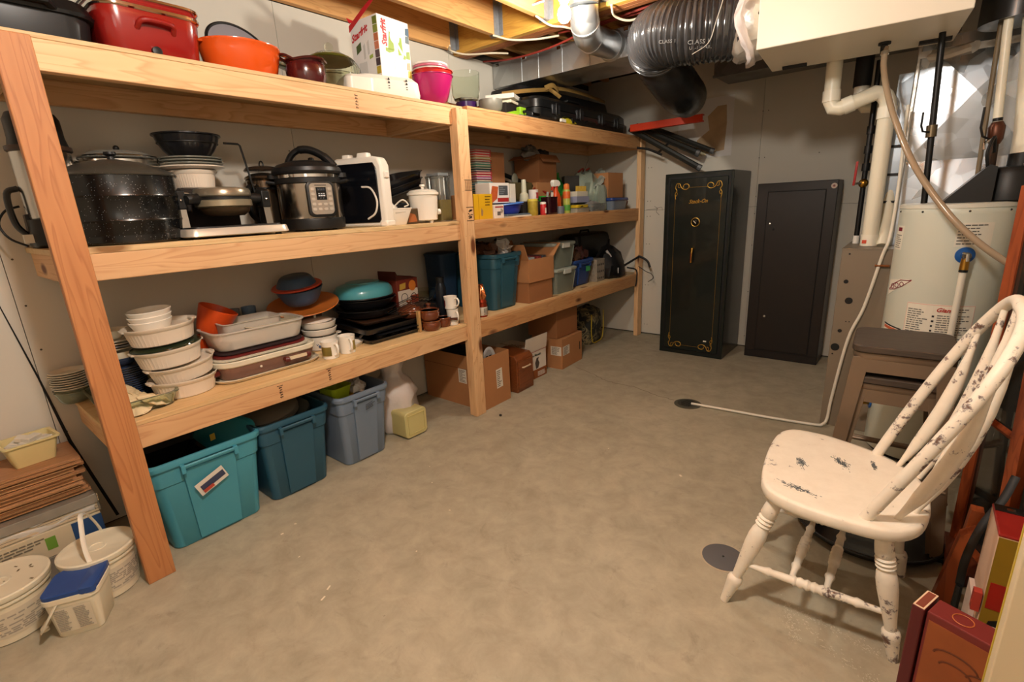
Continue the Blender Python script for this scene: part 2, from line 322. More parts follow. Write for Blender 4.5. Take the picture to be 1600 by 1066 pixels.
for x in (-.589, -.195, .19, .60):
    m = M()
    for s in (-1, 1): m.B(x+s*.0195, 2.375, 2.36, x+s*.0215, 2.427, 2.56); m.B(x+s*.02, 2.424, 2.36, x+s*.05, 2.4275, 2.56)
    m.B(x-.021, 2.375, 2.356, x+.021, 2.43, 2.3585)
    for k in range(9):
        for s in (-1, 1): m.B(x+s*.03-.004, 2.4225, 2.375+k*.02, x+s*.03+.004, 2.4245, 2.383+k*.02)
    A(ce, 'joist_hanger', m, GALV, sm=0)

# ================================================================ SHELF UNIT
W2, H2 = .038, .089
zb = (.5143, 1.1311, 1.7643); ZL, ZM, ZT = .6215, 1.2400, 1.8680
YM, YF = 1.808, 4.150
sh = T('storage_shelf', 'long rough lumber storage shelf of two bays with three levels along the left wall', 'shelf', (0, 0, 0))
RED = wood('z', '#c08553', '#9a5a32', '#5a2c14', 'red_fir')
def post(y0, y1, top, material, x0=-W2, x1=0., ): return A(sh, 'post', M().B(x0, y0, 0, x1, y1, top), material, bev=.003, sm=0)
post(0, H2, 1.85, RED); p2 = post(YM, YM+H2, 1.848, WZ); post(YF, YF+H2, 1.85, WZ, -.030, .012)
m = M()
for rn in [random.Random(5)]:
    for z in (.56, 1.18, 1.74, 1.80, .95, .4, 1.45):
        for k in range(5):
            y = YM+rn.uniform(.01, .08); z2 = z+rn.uniform(-.05, .05); m.skin([[(.0004, y+.0016*math.cos(a*PI/3), z2+.0016*math.sin(a*PI/3)) for a in range(6)]], c1=False)
A(p2, 'nail_holes', m, mat('#3a2412', .8), stuff=True, sm=0)
m = M(); x = .0007
for z0, z1 in ((1.238, 1.314), (1.41, 1.466)):
    m.B(0, YM+.028, z0, x, YM+.088, z0+.004); m.B(0, YM+.028, z1, x, YM+.088, z1+.004)
for k in range(4):
    for j in range(7): m.B(0, YM+.034+k*.014, 1.417+j*.0068, x, YM+.041+k*.014, 1.421+j*.0068)
rn = random.Random(3)
for k in range(16): yy, zz = YM+rn.uniform(.032, .07), rn.uniform(1.25, 1.298); m.B(0, yy, zz, x, yy+rn.uniform(.004, .014), zz+rn.uniform(.003, .01))
A(p2, 'grade_stamp', m, mat('#3a2a1c', .8), stuff=True, sm=0)
for i, z in enumerate(zb):
    A(sh, 'front_rail', M().B(-2*W2, .03, z, -W2, YM+.016, z+H2), WY, bev=.003, sm=0)
    r = A(sh, 'front_rail', M().B(-W2, YM+H2, z, -.001, YF, z+H2), wood('y', '#d0a06c', '#ad7242', '#5a2c14', 'dull_fir'), bev=.003, sm=0)
    A(sh, 'back_rail', M().B(WL+.002, .03, z, WL+.002+W2, YM, z+H2), WY, bev=.003, sm=0); A(sh, 'back_rail', M().B(WL+.002, YM+.01, z, WL+.002+W2, 4.27, z+H2), WY, bev=.003, sm=0)
    for y in (.0175, YM-.045, YM+.055, 4.19): A(sh, 'side_rail', M().B(WL+.042, y, z, -2*W2-.001 if y < 1.8 else -W2-.001, y+W2, z+H2), WX, bev=.003, sm=0)
    t = (ZL, ZM, ZT)[i]
    A(sh, 'shelf_board', M().B(WL+.003, .01, z+H2, -W2+.001, YM-.001, t), wood('y', '#dcbf8e', '#c39a62', '#8a6134', 'plywood', .8), bev=.002, sm=0)
    A(sh, 'shelf_board', M().B(WL+.003, YM+H2+.001 if 0 else YM+.002, z+H2, -W2-.0005, 4.268, t), wood('y', '#d2b688', '#b78f5a', '#8a6134', 'plywood_b', .8), bev=.002, sm=0)
    A(sh, 'edge_strip', M().B(-W2, YM+H2+.001, z+H2, -.001, YF, t), wood('y', '#d0a06c', '#ad7242', '#5a2c14', 'dull_fir'), bev=.002, sm=0)
# cripple studs behind the front posts, between the rails
for y in (.0+.004, YM+.002):
    for a, b in ((0, zb[0]), (ZL, zb[1]), (ZM, zb[2])): A(sh, 'stud', M().B(-2*W2+.012, y, a, -W2-.0005, y+.026 if y < 1 else y+.084, b), WZ, bev=.003, sm=0)
m = M(); rn = random.Random(8)
for (y, z) in ((.62, zb[0]+.02), (.86, zb[0]+.03)):
    m.B(-W2, y-.012, z+.054, -W2+.0007, y+.014, z+.057)
    for k in range(5): q = z+.045-k*.011; m.B(-W2, y-.004+rn.uniform(-.003, .003), q, -W2+.0007, y+.008, q+.0045); m.B(-W2, y-.003, q-.003, -W2+.0007, y, q+.002)
for k in range(5): q = zb[2]+.07-k*.013; m.B(-W2, 1.19, q, -W2+.0007, 1.205, q+.003); m.B(-W2, 1.19+.003*(k % 3), q+.003, -W2+.0007, 1.194+.003*(k % 3), q+.008)
A(sh, 'grade_stamp', m, mat('#4a3422', .8), stuff=True, sm=0)

# ================================================================ DUCTS, PIPES, LAMP
DUCT = galv('#c3c6c8', .38, 9, 'duct_metal')
d = T('rectangular_duct', 'silver rectangular sheet metal duct running under the joists along the back', 'duct', (-.6, 2.842, 2.18))
A(d, 'duct_body', M().B(0, 0, 0, 1.75, .40, .172), DUCT, bev=.002, sm=0)
for x in (.27, .42, .62, .835, 1.06, 1.29, 1.52): A(d, 'seam', M().B(x, -.0035, .001, x+.006, .001, .171), DUCT, sm=0)
m = M()
for x in (.05, .30, .60, .84, 1.1, 1.4): m.Bc(x, -.003, .145, .03, .005, .02)
A(d, 'clips', m, CHROME, stuff=True, sm=0)
d2 = T('round_duct', 'shiny silver round duct with elbow dropping into the rectangular duct beside the bulb', 'duct', (0, 0, 0))
PX, PY, RZ = .500, 2.335, .078
elb = [(PX-.055*(1-math.cos(q)), PY+.13*(1-math.cos(q)), 2.335-.10*math.sin(q)) for q in [k*PI/8 for k in range(0, 5)]]
A(d2, 'pipe', M().Tb([(PX, PY, 2.598), (PX, PY, 2.335)], RZ, 28), DUCT)
A(d2, 'elbow', M().Tb(elb+[(PX-.085, 2.60, 2.242), (PX-.10, 2.835, 2.262)], RZ, 28), DUCT)
for z in (2.52, 2.42, 2.338): A(d2, 'band', M().Tb([(PX, PY, z), (PX, PY, z+.010)], RZ+.0025, 28), DUCT)
A(d2, 'band', M().Tb([Vector(elb[2]), Vector(elb[2])+Vector((-.003, .008, -.004))], RZ+.003, 28), DUCT); A(d2, 'band', M().Tb([(PX-.07, 2.52, 2.236), (PX-.071, 2.532, 2.237)], RZ+.003, 28), DUCT); A(d2, 'collar', M().Tb([(PX-.10, 2.822, 2.262), (PX-.10, 2.8415, 2.262)], [.082, .092], 28), DUCT)
b = T('ceiling_bulb', 'glowing bare bulb in a white porcelain holder beside the round silver duct', 'lamp', (.535, 2.085, 2.235))
A(b, 'glass_bulb', M().L([(.0, -.045), (.018, -.041), (.030, -.026), (.034, -.004), (.028, .018), (.016, .034), (.013, .05)], 20), mat('#fff6e6', .4, var=0, emit=BULB_STRENGTH))
A(b, 'lamp_holder', M().L([(.022, .045), (.028, .06), (.055, .085), (.062, .10), (.062, .112)], 24), mat('#f2efe8', .3))
A(b, 'junction_box', M().Bc(-.01, 0, .112, .09, .11, .252), GALV, bev=.004, sm=0)
b2 = T('ceiling_light', 'round white porcelain lamp base on the second joist near the top edge', 'lamp', (-.05, 1.72, 2.44))
A(b2, 'lamp_holder', M().L([(.03, -.02), (.05, 0), (.07, .02), (.072, .04)], 24), mat('#efe8d4', .3)); A(b2, 'junction_box', M().Bc(0, 0, .04, .1, .1, .118), GALV, sm=0)
# flexible ducts
FLEX = mat('#38383a', .22, var=.25, coat=.5, bump=.3, bscale=26)
f1 = T('flexible_duct', 'thick black wrapped flexible duct running from the white ventilator box, ribbed and shiny', 'duct', (0, 0, 0))
path = bez([(1.30, 2.66, 2.135), (1.12, 2.60, 2.145), (.98, 2.56, 2.15), (.87, 2.565, 2.165), (.795, 2.62, 2.165), (.765, 2.70, 2.13)], 40); rr = []
for i in range(len(path)): rr.append(.157+.0042*math.sin(i*2*PI/7.)+.0015*math.sin(i*1.9))
A(f1, 'duct_sleeve', M().Tb(path, rr, 30), FLEX)
PR_ = mat('#b5b8ba', .5)
_n = Vector((.2, -.72, -.66)).normalized(); _a = Vector((.955, .28, -.1)); _a = (_a-_n*_a.dot(_n)).normalized(); _v = _n.cross(_a); _c = Vector((1.03, 2.572, 2.16))+_n*.166
text(f1, 'CLASS 1', .030, _c-_a*.03+_v*.004, _a, _v, PR_, 'print')
text(f1, 'UL-181 AIR', .022, _c-_a*.02-_v*.022, _a, _v, PR_, 'print')
text(f1, 'CLASS 1', .024, _c-_a*.17+_v*.02, _a, _v, PR_, 'print')
foil = mat('#d6d0c8', .32, .55, var=.3, scale=14, bump=.8, bscale=22)
A(f1, 'foil_collar', M().Tb([(1.215, 2.642, 2.138), (1.235, 2.645, 2.137), (1.27, 2.655, 2.136), (1.30, 2.66, 2.135), (1.33, 2.665, 2.135), (1.366, 2.67, 2.135)], [.158, .172, .168, .172, .162, .152], 40).rough(.008, 4), foil, 'crumpled silver foil collar')
A(f1, 'insulation', M().Tb([(1.285+.02*math.cos(a*3), 2.658+.174*math.cos(a), 2.135+.174*math.sin(a)) for a in [k*2*PI/28 for k in range(28)]], .020, 8, True).rough(.006, 2), mat('#d8cdca', .85, var=.12, bump=.4), 'pinkish white insulation bulging at the collar')
A(f1, 'tape_patch', M().Tb([(1.245+.015*k, 2.52-.006*k, 2.215+.015*k) for k in range(3)], [.02, .026, .02], 8), mat('#6a3fa0', .4), 'purple tape patch')
A(f1, 'tape_patch', M().Tb([(1.262+.015*k, 2.535-.004*k, 2.268+.016*k) for k in range(2)], .018, 8), mat('#c43a2c', .4), 'red tape patch')
f2 = T('flexible_duct', 'dull black flexible duct hanging down behind the ribbed one above the orange strip', 'duct', (0, 0, 0))
path = bez([(.745, 2.68, 2.17), (.755, 2.74, 2.09), (.79, 2.84, 2.01), (.785, 3.04, 1.955), (.70, 3.36, 1.985), (.58, 3.70, 2.03)], 8)
A(f2, 'duct_sleeve', M().Tb(path, [.128+(.002 if i % 2 else -.002) for i in range(len(path))], 26), mat('#161617', .3, var=.2, bump=.5, bscale=14))
panel(f2, 'printed_strip', (.665, 2.635, 2.16), (.045, -.03, 0), (.03, .045, -.16), mat('#2a2b2e', .4), .004); 
m = M()
# main run at the back, seen below the ventilator
dd = T('branch_duct', 'grey sheet metal duct crossing high on the back wall behind the black ducts', 'duct', (.75, 3.75, 2.16))
A(dd, 'duct_body', M().B(0, 0, 0, 1.35, .36, .23), galv('#8d8a84', .5, 9, 'dull_duct'), sm=0); A(dd, 'flange', M().B(-.004, -.012, -.012, 1.354, .004, .006), galv('#8d8a84', .5, 9, 'dull_duct'), sm=0); A(dd, 'flange', M().B(1.30, -.01, -.015, 1.33, .36, -.0), galv('#8d8a84', .5, 9, 'dull_duct'), sm=0)
# ventilator box
HV = T('ventilator_box', 'cream white heat recovery ventilator box hung high from the joists at right', 'ventilator', (1.375, 2.395, 1.95), .085)
A(HV, 'casing', M().B(0, 0, 0, .745, .52, .50), mat('#efe6d2', .35, var=.015), bev=.004, sm=0)
A(HV, 'foot', M().B(.06, .43, -.012, .17, .46, 0), RUBBER, sm=0); A(HV, 'foot', M().B(.615, .40, -.014, .73, .43, 0), RUBBER, sm=0)
A(HV, 'drain_spout', M().L([(.024, 0), (.024, -.010), (.014, -.012), (.013, -.045)], 16, (.485, .30, 0)), RUBBER)
for x in (.1, .65): A(HV, 'hanging_strap', M().B(x, .2, .499, x+.03, .204, .648), GALV, sm=0)
hs = O('drain_hose', M().Tb(bez([(1.838, 2.735, 1.93), (1.842, 2.72, 1.85), (1.87, 2.66, 1.74), (1.925, 2.56, 1.59), (2.02, 2.44, 1.39), (2.150, 2.36, 1.20), (2.265, 2.33, 1.08), (2.39, 2.33, .985), (2.50, 2.36, .92), (2.56, 2.42, .80), (2.56, 2.5, .4), (2.55, 2.52, .012)], 8), .0125, 12), mat('#a08b72', .25, var=.06, coat=.3), 'clear tan drain hose curving from the ventilator box across the water heater', 'hose')
A(hs, 'hose_clamp', M().Tb([(1.8385, 2.733, 1.912), (1.839, 2.731, 1.898)], .0165, 14), STEEL)
# furnace
FUR = mat('#7d705f', .45, var=.03)
fu = T('furnace', 'taupe metal furnace cabinet with round knockout holes beside the water heater', 'furnace', (1.763, 2.866, 0))
A(fu, 'cabinet', M().B(0, 0, .0, .245, .74, 1.010), FUR, bev=.004, sm=0)
A(fu, 'top_flange', M().B(-.002, -.002, 1.008, .246, .742, 1.014), FUR, sm=0)
HOLE = mat('#0c0b0a', .7)
for px, pz, r in ((.036, .838, .011), (.060, .735, .018), (.038, .565, .010), (.026, .470, .021), (.036, .985, .0045), (.06, .62, .003), (.075, .62, .003), (.018, .43, .004)):
    A(fu, 'knockout_hole', M().L([(r, 0), (r, .001)], 18).X(Matrix.Translation((px, -.0005, pz))@Matrix.Rotation(PI/2, 4, 'X')), HOLE)
# plenum
pl = T('sheet_metal_plenum', 'bright galvanised plenum with cross creased panel above the furnace and heater', 'duct', (1.76, 3.05, 1.015))
PLN = galv('#cdd4dc', .30, 14, 'plenum_zinc')
m = M(); m.B(.20, .03, 0, .66, .55, .985); A(pl, 'plenum_body', m, PLN, sm=0)
for z0, z1 in ((.0, .42), (.42, .985)):
    c = (.43, -.004, (z0+z1)/2+.02); q = [(.20, .03, z0), (.66, .03, z0), (.66, .03, z1), (.20, .03, z1)]; m = M()
    for k in range(4): m.skin([[q[k], q[(k+1) % 4], c]], c1=False)
    A(pl, 'creased_panel', m, PLN, sm=0)
A(pl, 'corner_seam', M().Tb([(.196, .026, .0), (.196, .026, .985)], .010, 6), foil); A(pl, 'tape_joint', M().B(.196, .016, .90, .662, .028, .93), foil); A(pl, 'transition', M().B(.125, .05, 0, .20, .5, .85), galv('#9aa2aa', .4, 14, 'side_zinc'), sm=0)
for z in (.22, .36, .50): A(pl, 'drive_cleat', M().B(.13, .038, z, .198, .05, z+.012), RUBBER, sm=0)
# PVC vents
def pvc(name, pts, r, label, bands=(), material=PVC, cat='pipe'):
    t = T(name, label, cat, (0, 0, 0)); A(t, 'pipe', M().Tb(pts, r, 22), material)
    for a, b, s in bands: A(t, 'coupling', M().Tb([a, b], r*s, 22), mat('#ece6d4', .35, var=.03))
    return t
pv = pvc('vent_pipe', [(1.865, 3.03, 1.016), (1.860, 3.03, 1.71)]+[(1.860-.055*(1-math.cos(a)), 3.03-.02*(1-math.cos(a)), 1.71+.072*math.sin(a)) for a in [k*PI/8 for k in range(1, 5)]]+[(1.70, 2.99, 1.742), (1.660, 2.985, 1.728), (1.628, 2.985, 1.735), (1.615, 2.985, 1.765), (1.612, 2.985, 1.96)], .037,
    'thick cream vent pipe rising from the furnace top, bending left under the ventilator box', [((1.865, 3.03, 1.016), (1.865, 3.03, 1.075), 1.1), ((1.860, 3.03, 1.655), (1.860, 3.03, 1.71), 1.12), ((1.715, 2.992, 1.748), (1.672, 2.987, 1.733), 1.12), ((1.615, 2.985, 1.765), (1.6135, 2.985, 1.82), 1.12)])
panel(pv, 'sticker', (1.835, 2.992, 1.030), (.02, 0, 0), (0, 0, .018), mat('#c8482c', .5), .002)
pvc('vent_pipe', [(1.925, 3.02, 1.016), (1.923, 3.10, 1.16), (1.913, 3.20, 1.62)]+[(1.87, 3.2, 1.72), (1.80, 3.2, 1.74), (1.745, 3.2, 1.745), (1.725, 3.2, 1.77), (1.722, 3.2, 2.35)], .031, 'thinner cream vent pipe close behind the thick one above the furnace', [((1.722, 3.2, 1.765), (1.722, 3.2, 1.85), 1.13)]); A(bpy.data.objects['vent_pipe.001'], 'rubber_sleeve', M().Tb([(1.722, 3.2, 1.85), (1.722, 3.2, 2.0)], .042, 20), RUBBER)
BL = mat('#161515', .4, .3, var=.2)
g1 = T('gas_pipe', 'black iron gas pipe with red handled valve left of the thick vent pipe', 'pipe', (0, 0, 0))
A(g1, 'pipe', M().Tb([(1.795, 3.16, 1.016), (1.790, 3.16, 1.96)], .013, 12), BL)
for z in (1.43, 1.52, 1.62): A(g1, 'fitting', M().Tb([(1.793, 3.16, z-.02), (1.793, 3.16, z+.02)], .019, 12), BL)
A(g1, 'valve', M().SP((1.793, 3.15, 1.345), .024), BRASS); A(g1, 'valve_stem', M().Tb([(1.793, 3.14, 1.345), (1.755, 3.11, 1.345)], .006, 8), CHROME); A(g1, 'valve_handle', M().Tb([(1.752, 3.11, 1.335), (1.755, 3.10, 1.37), (1.757, 3.10, 1.46)], [(.006, .003)]*3, 8), mat('#9c2a2a', .4)); A(g1, 'sleeve', M().Tb([(1.795, 3.16, 1.016), (1.795, 3.16, 1.06)], .0165, 12), mat('#d8d6cf', .4))
g2 = T('gas_pipe', 'black iron pipe with lever valve rising from the water heater top at its left', 'pipe', (0, 0, 0))
A(g2, 'pipe', M().Tb([(2.068, 2.75, 1.236), (2.035, 2.76, 1.90), (2.03, 2.76, 2.0)], .0125, 12), BL); A(g2, 'valve', M().Tb([(2.052, 2.75, 1.525), (2.050, 2.75, 1.575)], .02, 12), mat('#6f624c', .35, .8)); A(g2, 'valve_handle', M().Tb([(2.045, 2.735, 1.545), (2.02, 2.72, 1.55), (2.012, 2.715, 1.575), (2.012, 2.715, 1.63)], .004, 8), BL)
g3 = T('water_pipe', 'white water pipe ending in rusty lever valve above the water heater', 'pipe', (0, 0, 0))
A(g3, 'pipe', M().Tb([(2.262, 2.74, 1.56), (2.238, 2.75, 1.90), (2.23, 2.75, 2.1)], .0155, 14), PVC); A(g3, 'lower_pipe', M().Tb([(2.277, 2.74, 1.237), (2.264, 2.74, 1.52)], .015, 14), mat('#3d2c22', .4, .5), 'brown lower pipe')
A(g3, 'valve', M().Tb([(2.267, 2.74, 1.47), (2.266, 2.74, 1.49), (2.264, 2.74, 1.54), (2.263, 2.74, 1.56)], [.017, .026, .028, .018], 14), mat('#5a3626', .4, .6)); A(g3, 'collar', M().Tb([(2.2625, 2.74, 1.562), (2.2615, 2.74, 1.575)], .0165, 14), BL)
A(g3, 'valve_handle', M().Tb([(2.25, 2.72, 1.49), (2.222, 2.70, 1.505), (2.212, 2.70, 1.54), (2.212, 2.70, 1.62)], .0045, 8), BL); A(g3, 'valve_stem', M().Tb([(2.262, 2.73, 1.50), (2.232, 2.705, 1.475), (2.235, 2.70, 1.45)], .006, 8), STEEL); A(g3, 'second_pipe', M().Tb([(2.240, 2.80, 1.237), (2.215, 2.80, 2.0)], .009, 10), mat('#7a6a52', .4))
g4 = pvc('exhaust_pipe', [(2.365, 2.76, 1.43), (2.362, 2.76, 1.52), (2.315, 2.78, 2.0), (2.31, 2.78, 2.3)], .043, 'wide cream exhaust pipe at the right edge above the black blower')
bo = T('black_vent_boot', 'black plastic vent sleeve hanging at the top right corner beside the ventilator box', 'duct', (0, 0, 0))
A(bo, 'sleeve', M().Tb([(2.27, 2.83, 1.95), (2.27, 2.83, 2.34)], .125, 26), mat('#101012', .3, coat=.4)); A(bo, 'foil_collar', M().Tb([(2.15, 2.90, 1.90), (2.06, 2.97, 1.90), (2.0, 3.0, 1.905)], .025, 10).rough(.006, 9), foil)
# strings / cables at the ceiling
RP = mat('#8e3228', .45)
for i, (pts, lab) in enumerate(((bez([(WL+.01, 2.74, 2.352), (-.35, 2.74, 2.318), (0, 2.72, 2.31), (.45, 2.70, 2.352), (.9, 2.72, 2.345)], 6), 'red plastic water tube sagging under the laminated beam, in front of the duct'), (bez([(.12, 2.66, 2.36), (.45, 2.655, 2.345), (.8, 2.66, 2.36)], 6), 'dark red tube running beside the round duct under the beam'))):
    O('water_tube', M().Tb(pts, .0065, 10), RP, lab, 'tube')
CB = mat('#d8cbb0', .45)
for pts, lab in ((bez([(-.5, 2.30, 2.352), (-.56, 2.36, 2.348), (-.5, 2.45, 2.327), (-.35, 2.55, 2.322), (-.30, 2.66, 2.33)], 6), 'white electric cable looping under the beam above the far end of the top shelf'), (bez([(-.175, 2.36, 2.352), (-.10, 2.45, 2.328), (.02, 2.55, 2.325), (.12, 2.66, 2.345)], 6), 'white electric cable crossing the beam under the middle joist'), (bez([(.205, 2.30, 2.352), (.22, 2.42, 2.328), (.26, 2.52, 2.33), (.28, 2.7, 2.335)], 6), 'white electric cable crossing the beam just left of the bulb'), (bez([(.62, 2.42, 2.33), (.60, 2.50, 2.30), (.66, 2.60, 2.29), (.76, 2.70, 2.36)], 6), 'white electric cable hanging in a curve right of the round duct'), (bez([(.10, 1.9, 2.39), (.16, 2.05, 2.39), (.165, 2.2, 2.38), (.25, 2.32, 2.42)], 6), 'pale blue grey cable stapled beside the joist leading to the bulb')):
    O('electric_cable', M().Tb(pts, .006, 8), mat('#8a93ad', .5) if 'blue' in lab else CB, lab, 'cable')
O('loose_wire', M().Tb(bez([(1.20, 2.40, 2.36), (1.21, 2.42, 2.24), (1.17, 2.44, 2.12), (1.14, 2.44, 2.04), (1.07, 2.42, 2.0)], 8), .002, 6), mat('#cfcac0', .4, .5), 'thin bare wire dangling in front of the ribbed black duct', 'wire')
# floor fittings
dr = T('drain_cover', 'round dark grey drain cover flush in the floor left of the white chair', 'drain', (1.658, 1.383, 0))
A(dr, 'lid', M().L([(.074, .0005), (.074, .003), (.070, .004)], 40), mat('#5b5a5c', .55, var=.06)); A(dr, 'ring', M().L([(.081, .0002), (.081, .0012), (.074, .0016)], 40), mat('#b3a58e', .7)); A(dr, 'screw', M().L([(.004, .004), (.004, .005)], 10), CHROME)
d3 = T('floor_drain', 'round slotted metal floor drain with a white tube ending in it', 'drain', (1.035, 2.735, 0))
A(d3, 'rim', M().L([(.086, .0003), (.086, .002), (.066, .0035)], 36), mat('#5d594c', .5, .3)); A(d3, 'grate', M().L([(.064, .0035), (.064, .0055)], 36), mat('#4c4a42', .5, .4))
m = M()
for k in range(-3, 4): m.B(-.045+abs(k)*.006, k*.015-.003, .0055, .045-abs(k)*.006, k*.015+.003, .006)
A(d3, 'slots', m, HOLE, sm=0)
tb = O('condensate_tube', M().Tb(bez([(1.06, 2.728, .011), (1.25, 2.745, .011), (1.50, 2.765, .011), (1.745, 2.80, .011), (1.785, 2.812, .020), (1.80, 2.84, .05), (1.808, 2.845, .18), (1.845, 2.845, .527), (1.895, 2.85, .71), (1.938, 2.85, .974), (1.958, 2.85, 1.076), (1.958, 2.95, 1.3), (1.945, 2.97, 1.70)], 6), .008, 12), mat('#ddd6c6', .35), 'white condensate tube lying across the floor and up the furnace side', 'tube')
A(tb, 'tube_strap', M().Tb([(1.915, 2.851, .93), (1.975, 2.851, .93)], [(.006, .012)]*2, 8), mat('#a2633a', .35, .6), 'copper strap')
m = M(); rn = random.Random(4); pts = [(.02, 3.00), (.20, 2.93), (.33, 2.86), (.46, 2.83), (.60, 2.84), (.72, 2.80), (.83, 2.76), (.95, 2.745)]
fine = []
for i in range(len(pts)-1):
    for k in range(6): fine.append((pts[i][0]+(pts[i+1][0]-pts[i][0])*k/6+rn.uniform(-.006, .006), pts[i][1]+(pts[i+1][1]-pts[i][1])*k/6+rn.uniform(-.008, .008), .0004))
A(fl, 'crack', M().Tb(fine, [(.0006, .0018)]*len(fine), 4), mat('#5d5340', .9), sm=0)
m = M()
rn = random.Random(12)
for k in range(420):
    q = rn.random(); s_ = k % 3; x, y = ((1.87+.30*q, 1.30-.17*q-.05*math.sin(3*q)), (1.93+.22*q, 1.27-.04*q), (1.89+.05*q, 1.27-.13*q))[s_]; x += rn.gauss(0, .010); y += rn.gauss(0, .012); m.Bc(x, y, .0002, rn.uniform(.001, .006), rn.uniform(.0005, .0016), .0003, rn.gauss(-.5, .4))
A(fl, 'scuff_marks', m, mat('#cfc6b4', .8), stuff=True, sm=0)
m = M(); rn = random.Random(21)
for (x, y, sx, sy) in ((.59, .99, .008, .004), (.57, .40, .02, .006), (.60, .36, .02, .006), (.12, .45, .012, .008), (.10, .52, .01, .006), (.9, 1.9, .006, .006), (1.32, 1.85, .016, .010), (.32, .42, .008, .004), (.68, .72, .006, .004), (.35, 1.1, .006, .005), (.22, 1.2, .005, .004)): m.Bc(x, y, .0002, sx, sy, .001, rn.uniform(0, 3))
A(fl, 'paint_flecks', m, mat('#ddd2ba', .8), stuff=True, sm=0)
O('bottle_cap', M().L([(.008, 0), (.009, .004), (.009, .009), (.006, .011)], 12), RUBBER, 'tiny black cap lying on the floor in front of the middle post', 'cap', (.115, 1.905, 0))
# ================================================================ WATER HEATER
HE = mat('#cdd0c2', .32, var=.02, coat=.2)
he = T('water_heater', 'pale grey green water heater tank with round blue valve ring and paper labels', 'water heater', (2.185, 2.76, 0))
hR = .2015
A(he, 'tank', M().L([(hR-.004, .02), (hR, .028), (hR, 1.19), (hR+.0005, 1.19), (hR+.0005, 1.192), (hR, 1.192), (hR, 1.215), (hR-.004, 1.222)], 56), HE)
A(he, 'top_cap', M().L([(hR+.003, 1.216), (hR+.003, 1.232), (hR-.012, 1.236), (.0, 1.236)], 56), mat('#d6d4c6', .4))
A(he, 'foot_ring', M().L([(hR-.02, 0), (hR-.02, .022)], 40), BLACK)
for k in (3.4, 4.1, 4.9, 5.7): A(he, 'screw', M().SP((hR*math.cos(k), hR*math.sin(k), 1.203), .0045, seg=8, rings=5), INK)
def wrap(name, a0, a1, z0, z1, material, r=.0012, lab=None, skew=0.):
    m = M(); n = 10; g = []
    for i in range(n+1):
        a = a0+(a1-a0)*i/n; c, s = math.cos(a), math.sin(a); zz = skew*i/n
        g.append([((hR+e)*c, (hR+e)*s, z+zz) for e, z in ((.0003, z0), (r, z0), (r, z1), (.0003, z1))])
    m.skin(g); return A(he, name, m, material, lab, sm=0)
def wlines(a0, a1, z0, z1, rows, material, seed, lo=.6):
    rn = random.Random(seed); m = M()
    for i in range(rows):
        z = z1-(z1-z0)*(i+.6)/rows; h = (z1-z0)/rows*.38; a = a0; end = a0+(a1-a0)*rn.uniform(lo, 1)
        while a < end-.02:
            e = min(end, a+rn.uniform(.03, .1)); m.skin([[((hR+q)*math.cos(t), (hR+q)*math.sin(t), zz) for q, zz in ((.0013, z), (.0019, z), (.0019, z+h), (.0013, z+h))] for t in (a, e)]); a = e+.015
    A(he, 'print_lines', m, material, sm=0)
PAPER = mat('#e2dccb', .6, var=.02); PINK = mat('#d9a79b', .6, var=0); REDP = mat('#b53328', .5, var=0); GREY = mat('#5c5a54', .6, var=0)
F = -PI/2
wrap('label', F-.60, F+.62, .575, .80, PAPER, lab='large white instruction label with a thin red outline')
for z in (.577, .796): wrap('label_outline', F-.59, F+.61, z, z+.0025, PINK, .0016)
for a in (F-.595, F+.612): wrap('label_outline', a, a+.007, .577, .798, PINK, .0016)
wlines(F-.56, F-.14, .60, .775, 17, GREY, 1); wlines(F-.02, F+.56, .60, .755, 15, GREY, 2); wlines(F-.11, F-.05, .60, .755, 7, INK, 3)
wlines(F+.30, F+.56, .765, .785, 2, GREY, 9)
g = text(he, 'Giant', .026, (-.012, -hR-.0014, .768), (1, 0, 0), (0, 0, 1), REDP, shear=.3, bold=.0006)
wrap('label', F+.03, F+.66, 1.055, 1.155, mat('#d8d3c4', .6, var=.02), lab='small grey warning label near the top'); wlines(F+.06, F+.62, 1.06, 1.15, 7, GREY, 5)
wrap('label', F-1.30, F-1.02, 1.03, 1.14, PAPER, lab='small white label at left'); wlines(F-1.28, F-1.05, 1.035, 1.10, 7, GREY, 6); wrap('red_logo', F-1.24, F-1.08, 1.115, 1.132, mat('#7d2430', .5), .0018)
# slanted arrow shaped red and white badge
m = M(); g = []
for i in range(13):
    t = i/12; a = F-1.30+.72*t; hh = .034*(1-t)**.8+.004; z = .845+.052*t
    g.append([((hR+e)*math.cos(a), (hR+e)*math.sin(a), z+s*hh) for e, s in ((.0003, -1), (.0012, -1), (.0012, 1), (.0003, 1))])
m.skin(g); bd = A(he, 'badge', m, PAPER, 'slanted white badge with a maroon outline drawing', sm=0)
m = M(); MAR = mat('#7a1f2c', .5, var=0)
def curve_on(pts, w=.0022):
    m.Tb([((hR+.0016)*math.cos(F+a), (hR+.0016)*math.sin(F+a), z) for a, z in pts], w, 6)
curve_on([(-1.22, .842), (-1.05, .872), (-.86, .893), (-.66, .896), (-.60, .900)]); curve_on([(-1.22, .838), (-1.0, .846), (-.8, .866), (-.60, .898)])
for c, r in ((-1.1, .011), (-.96, .011), (-.82, .010)): curve_on([(c+r*5*math.cos(t), .858+.05*(c+1.1)*1.2+r*math.sin(t)) for t in [k*PI/6 for k in range(13)]], .0017)
A(he, 'badge_drawing', m, MAR)
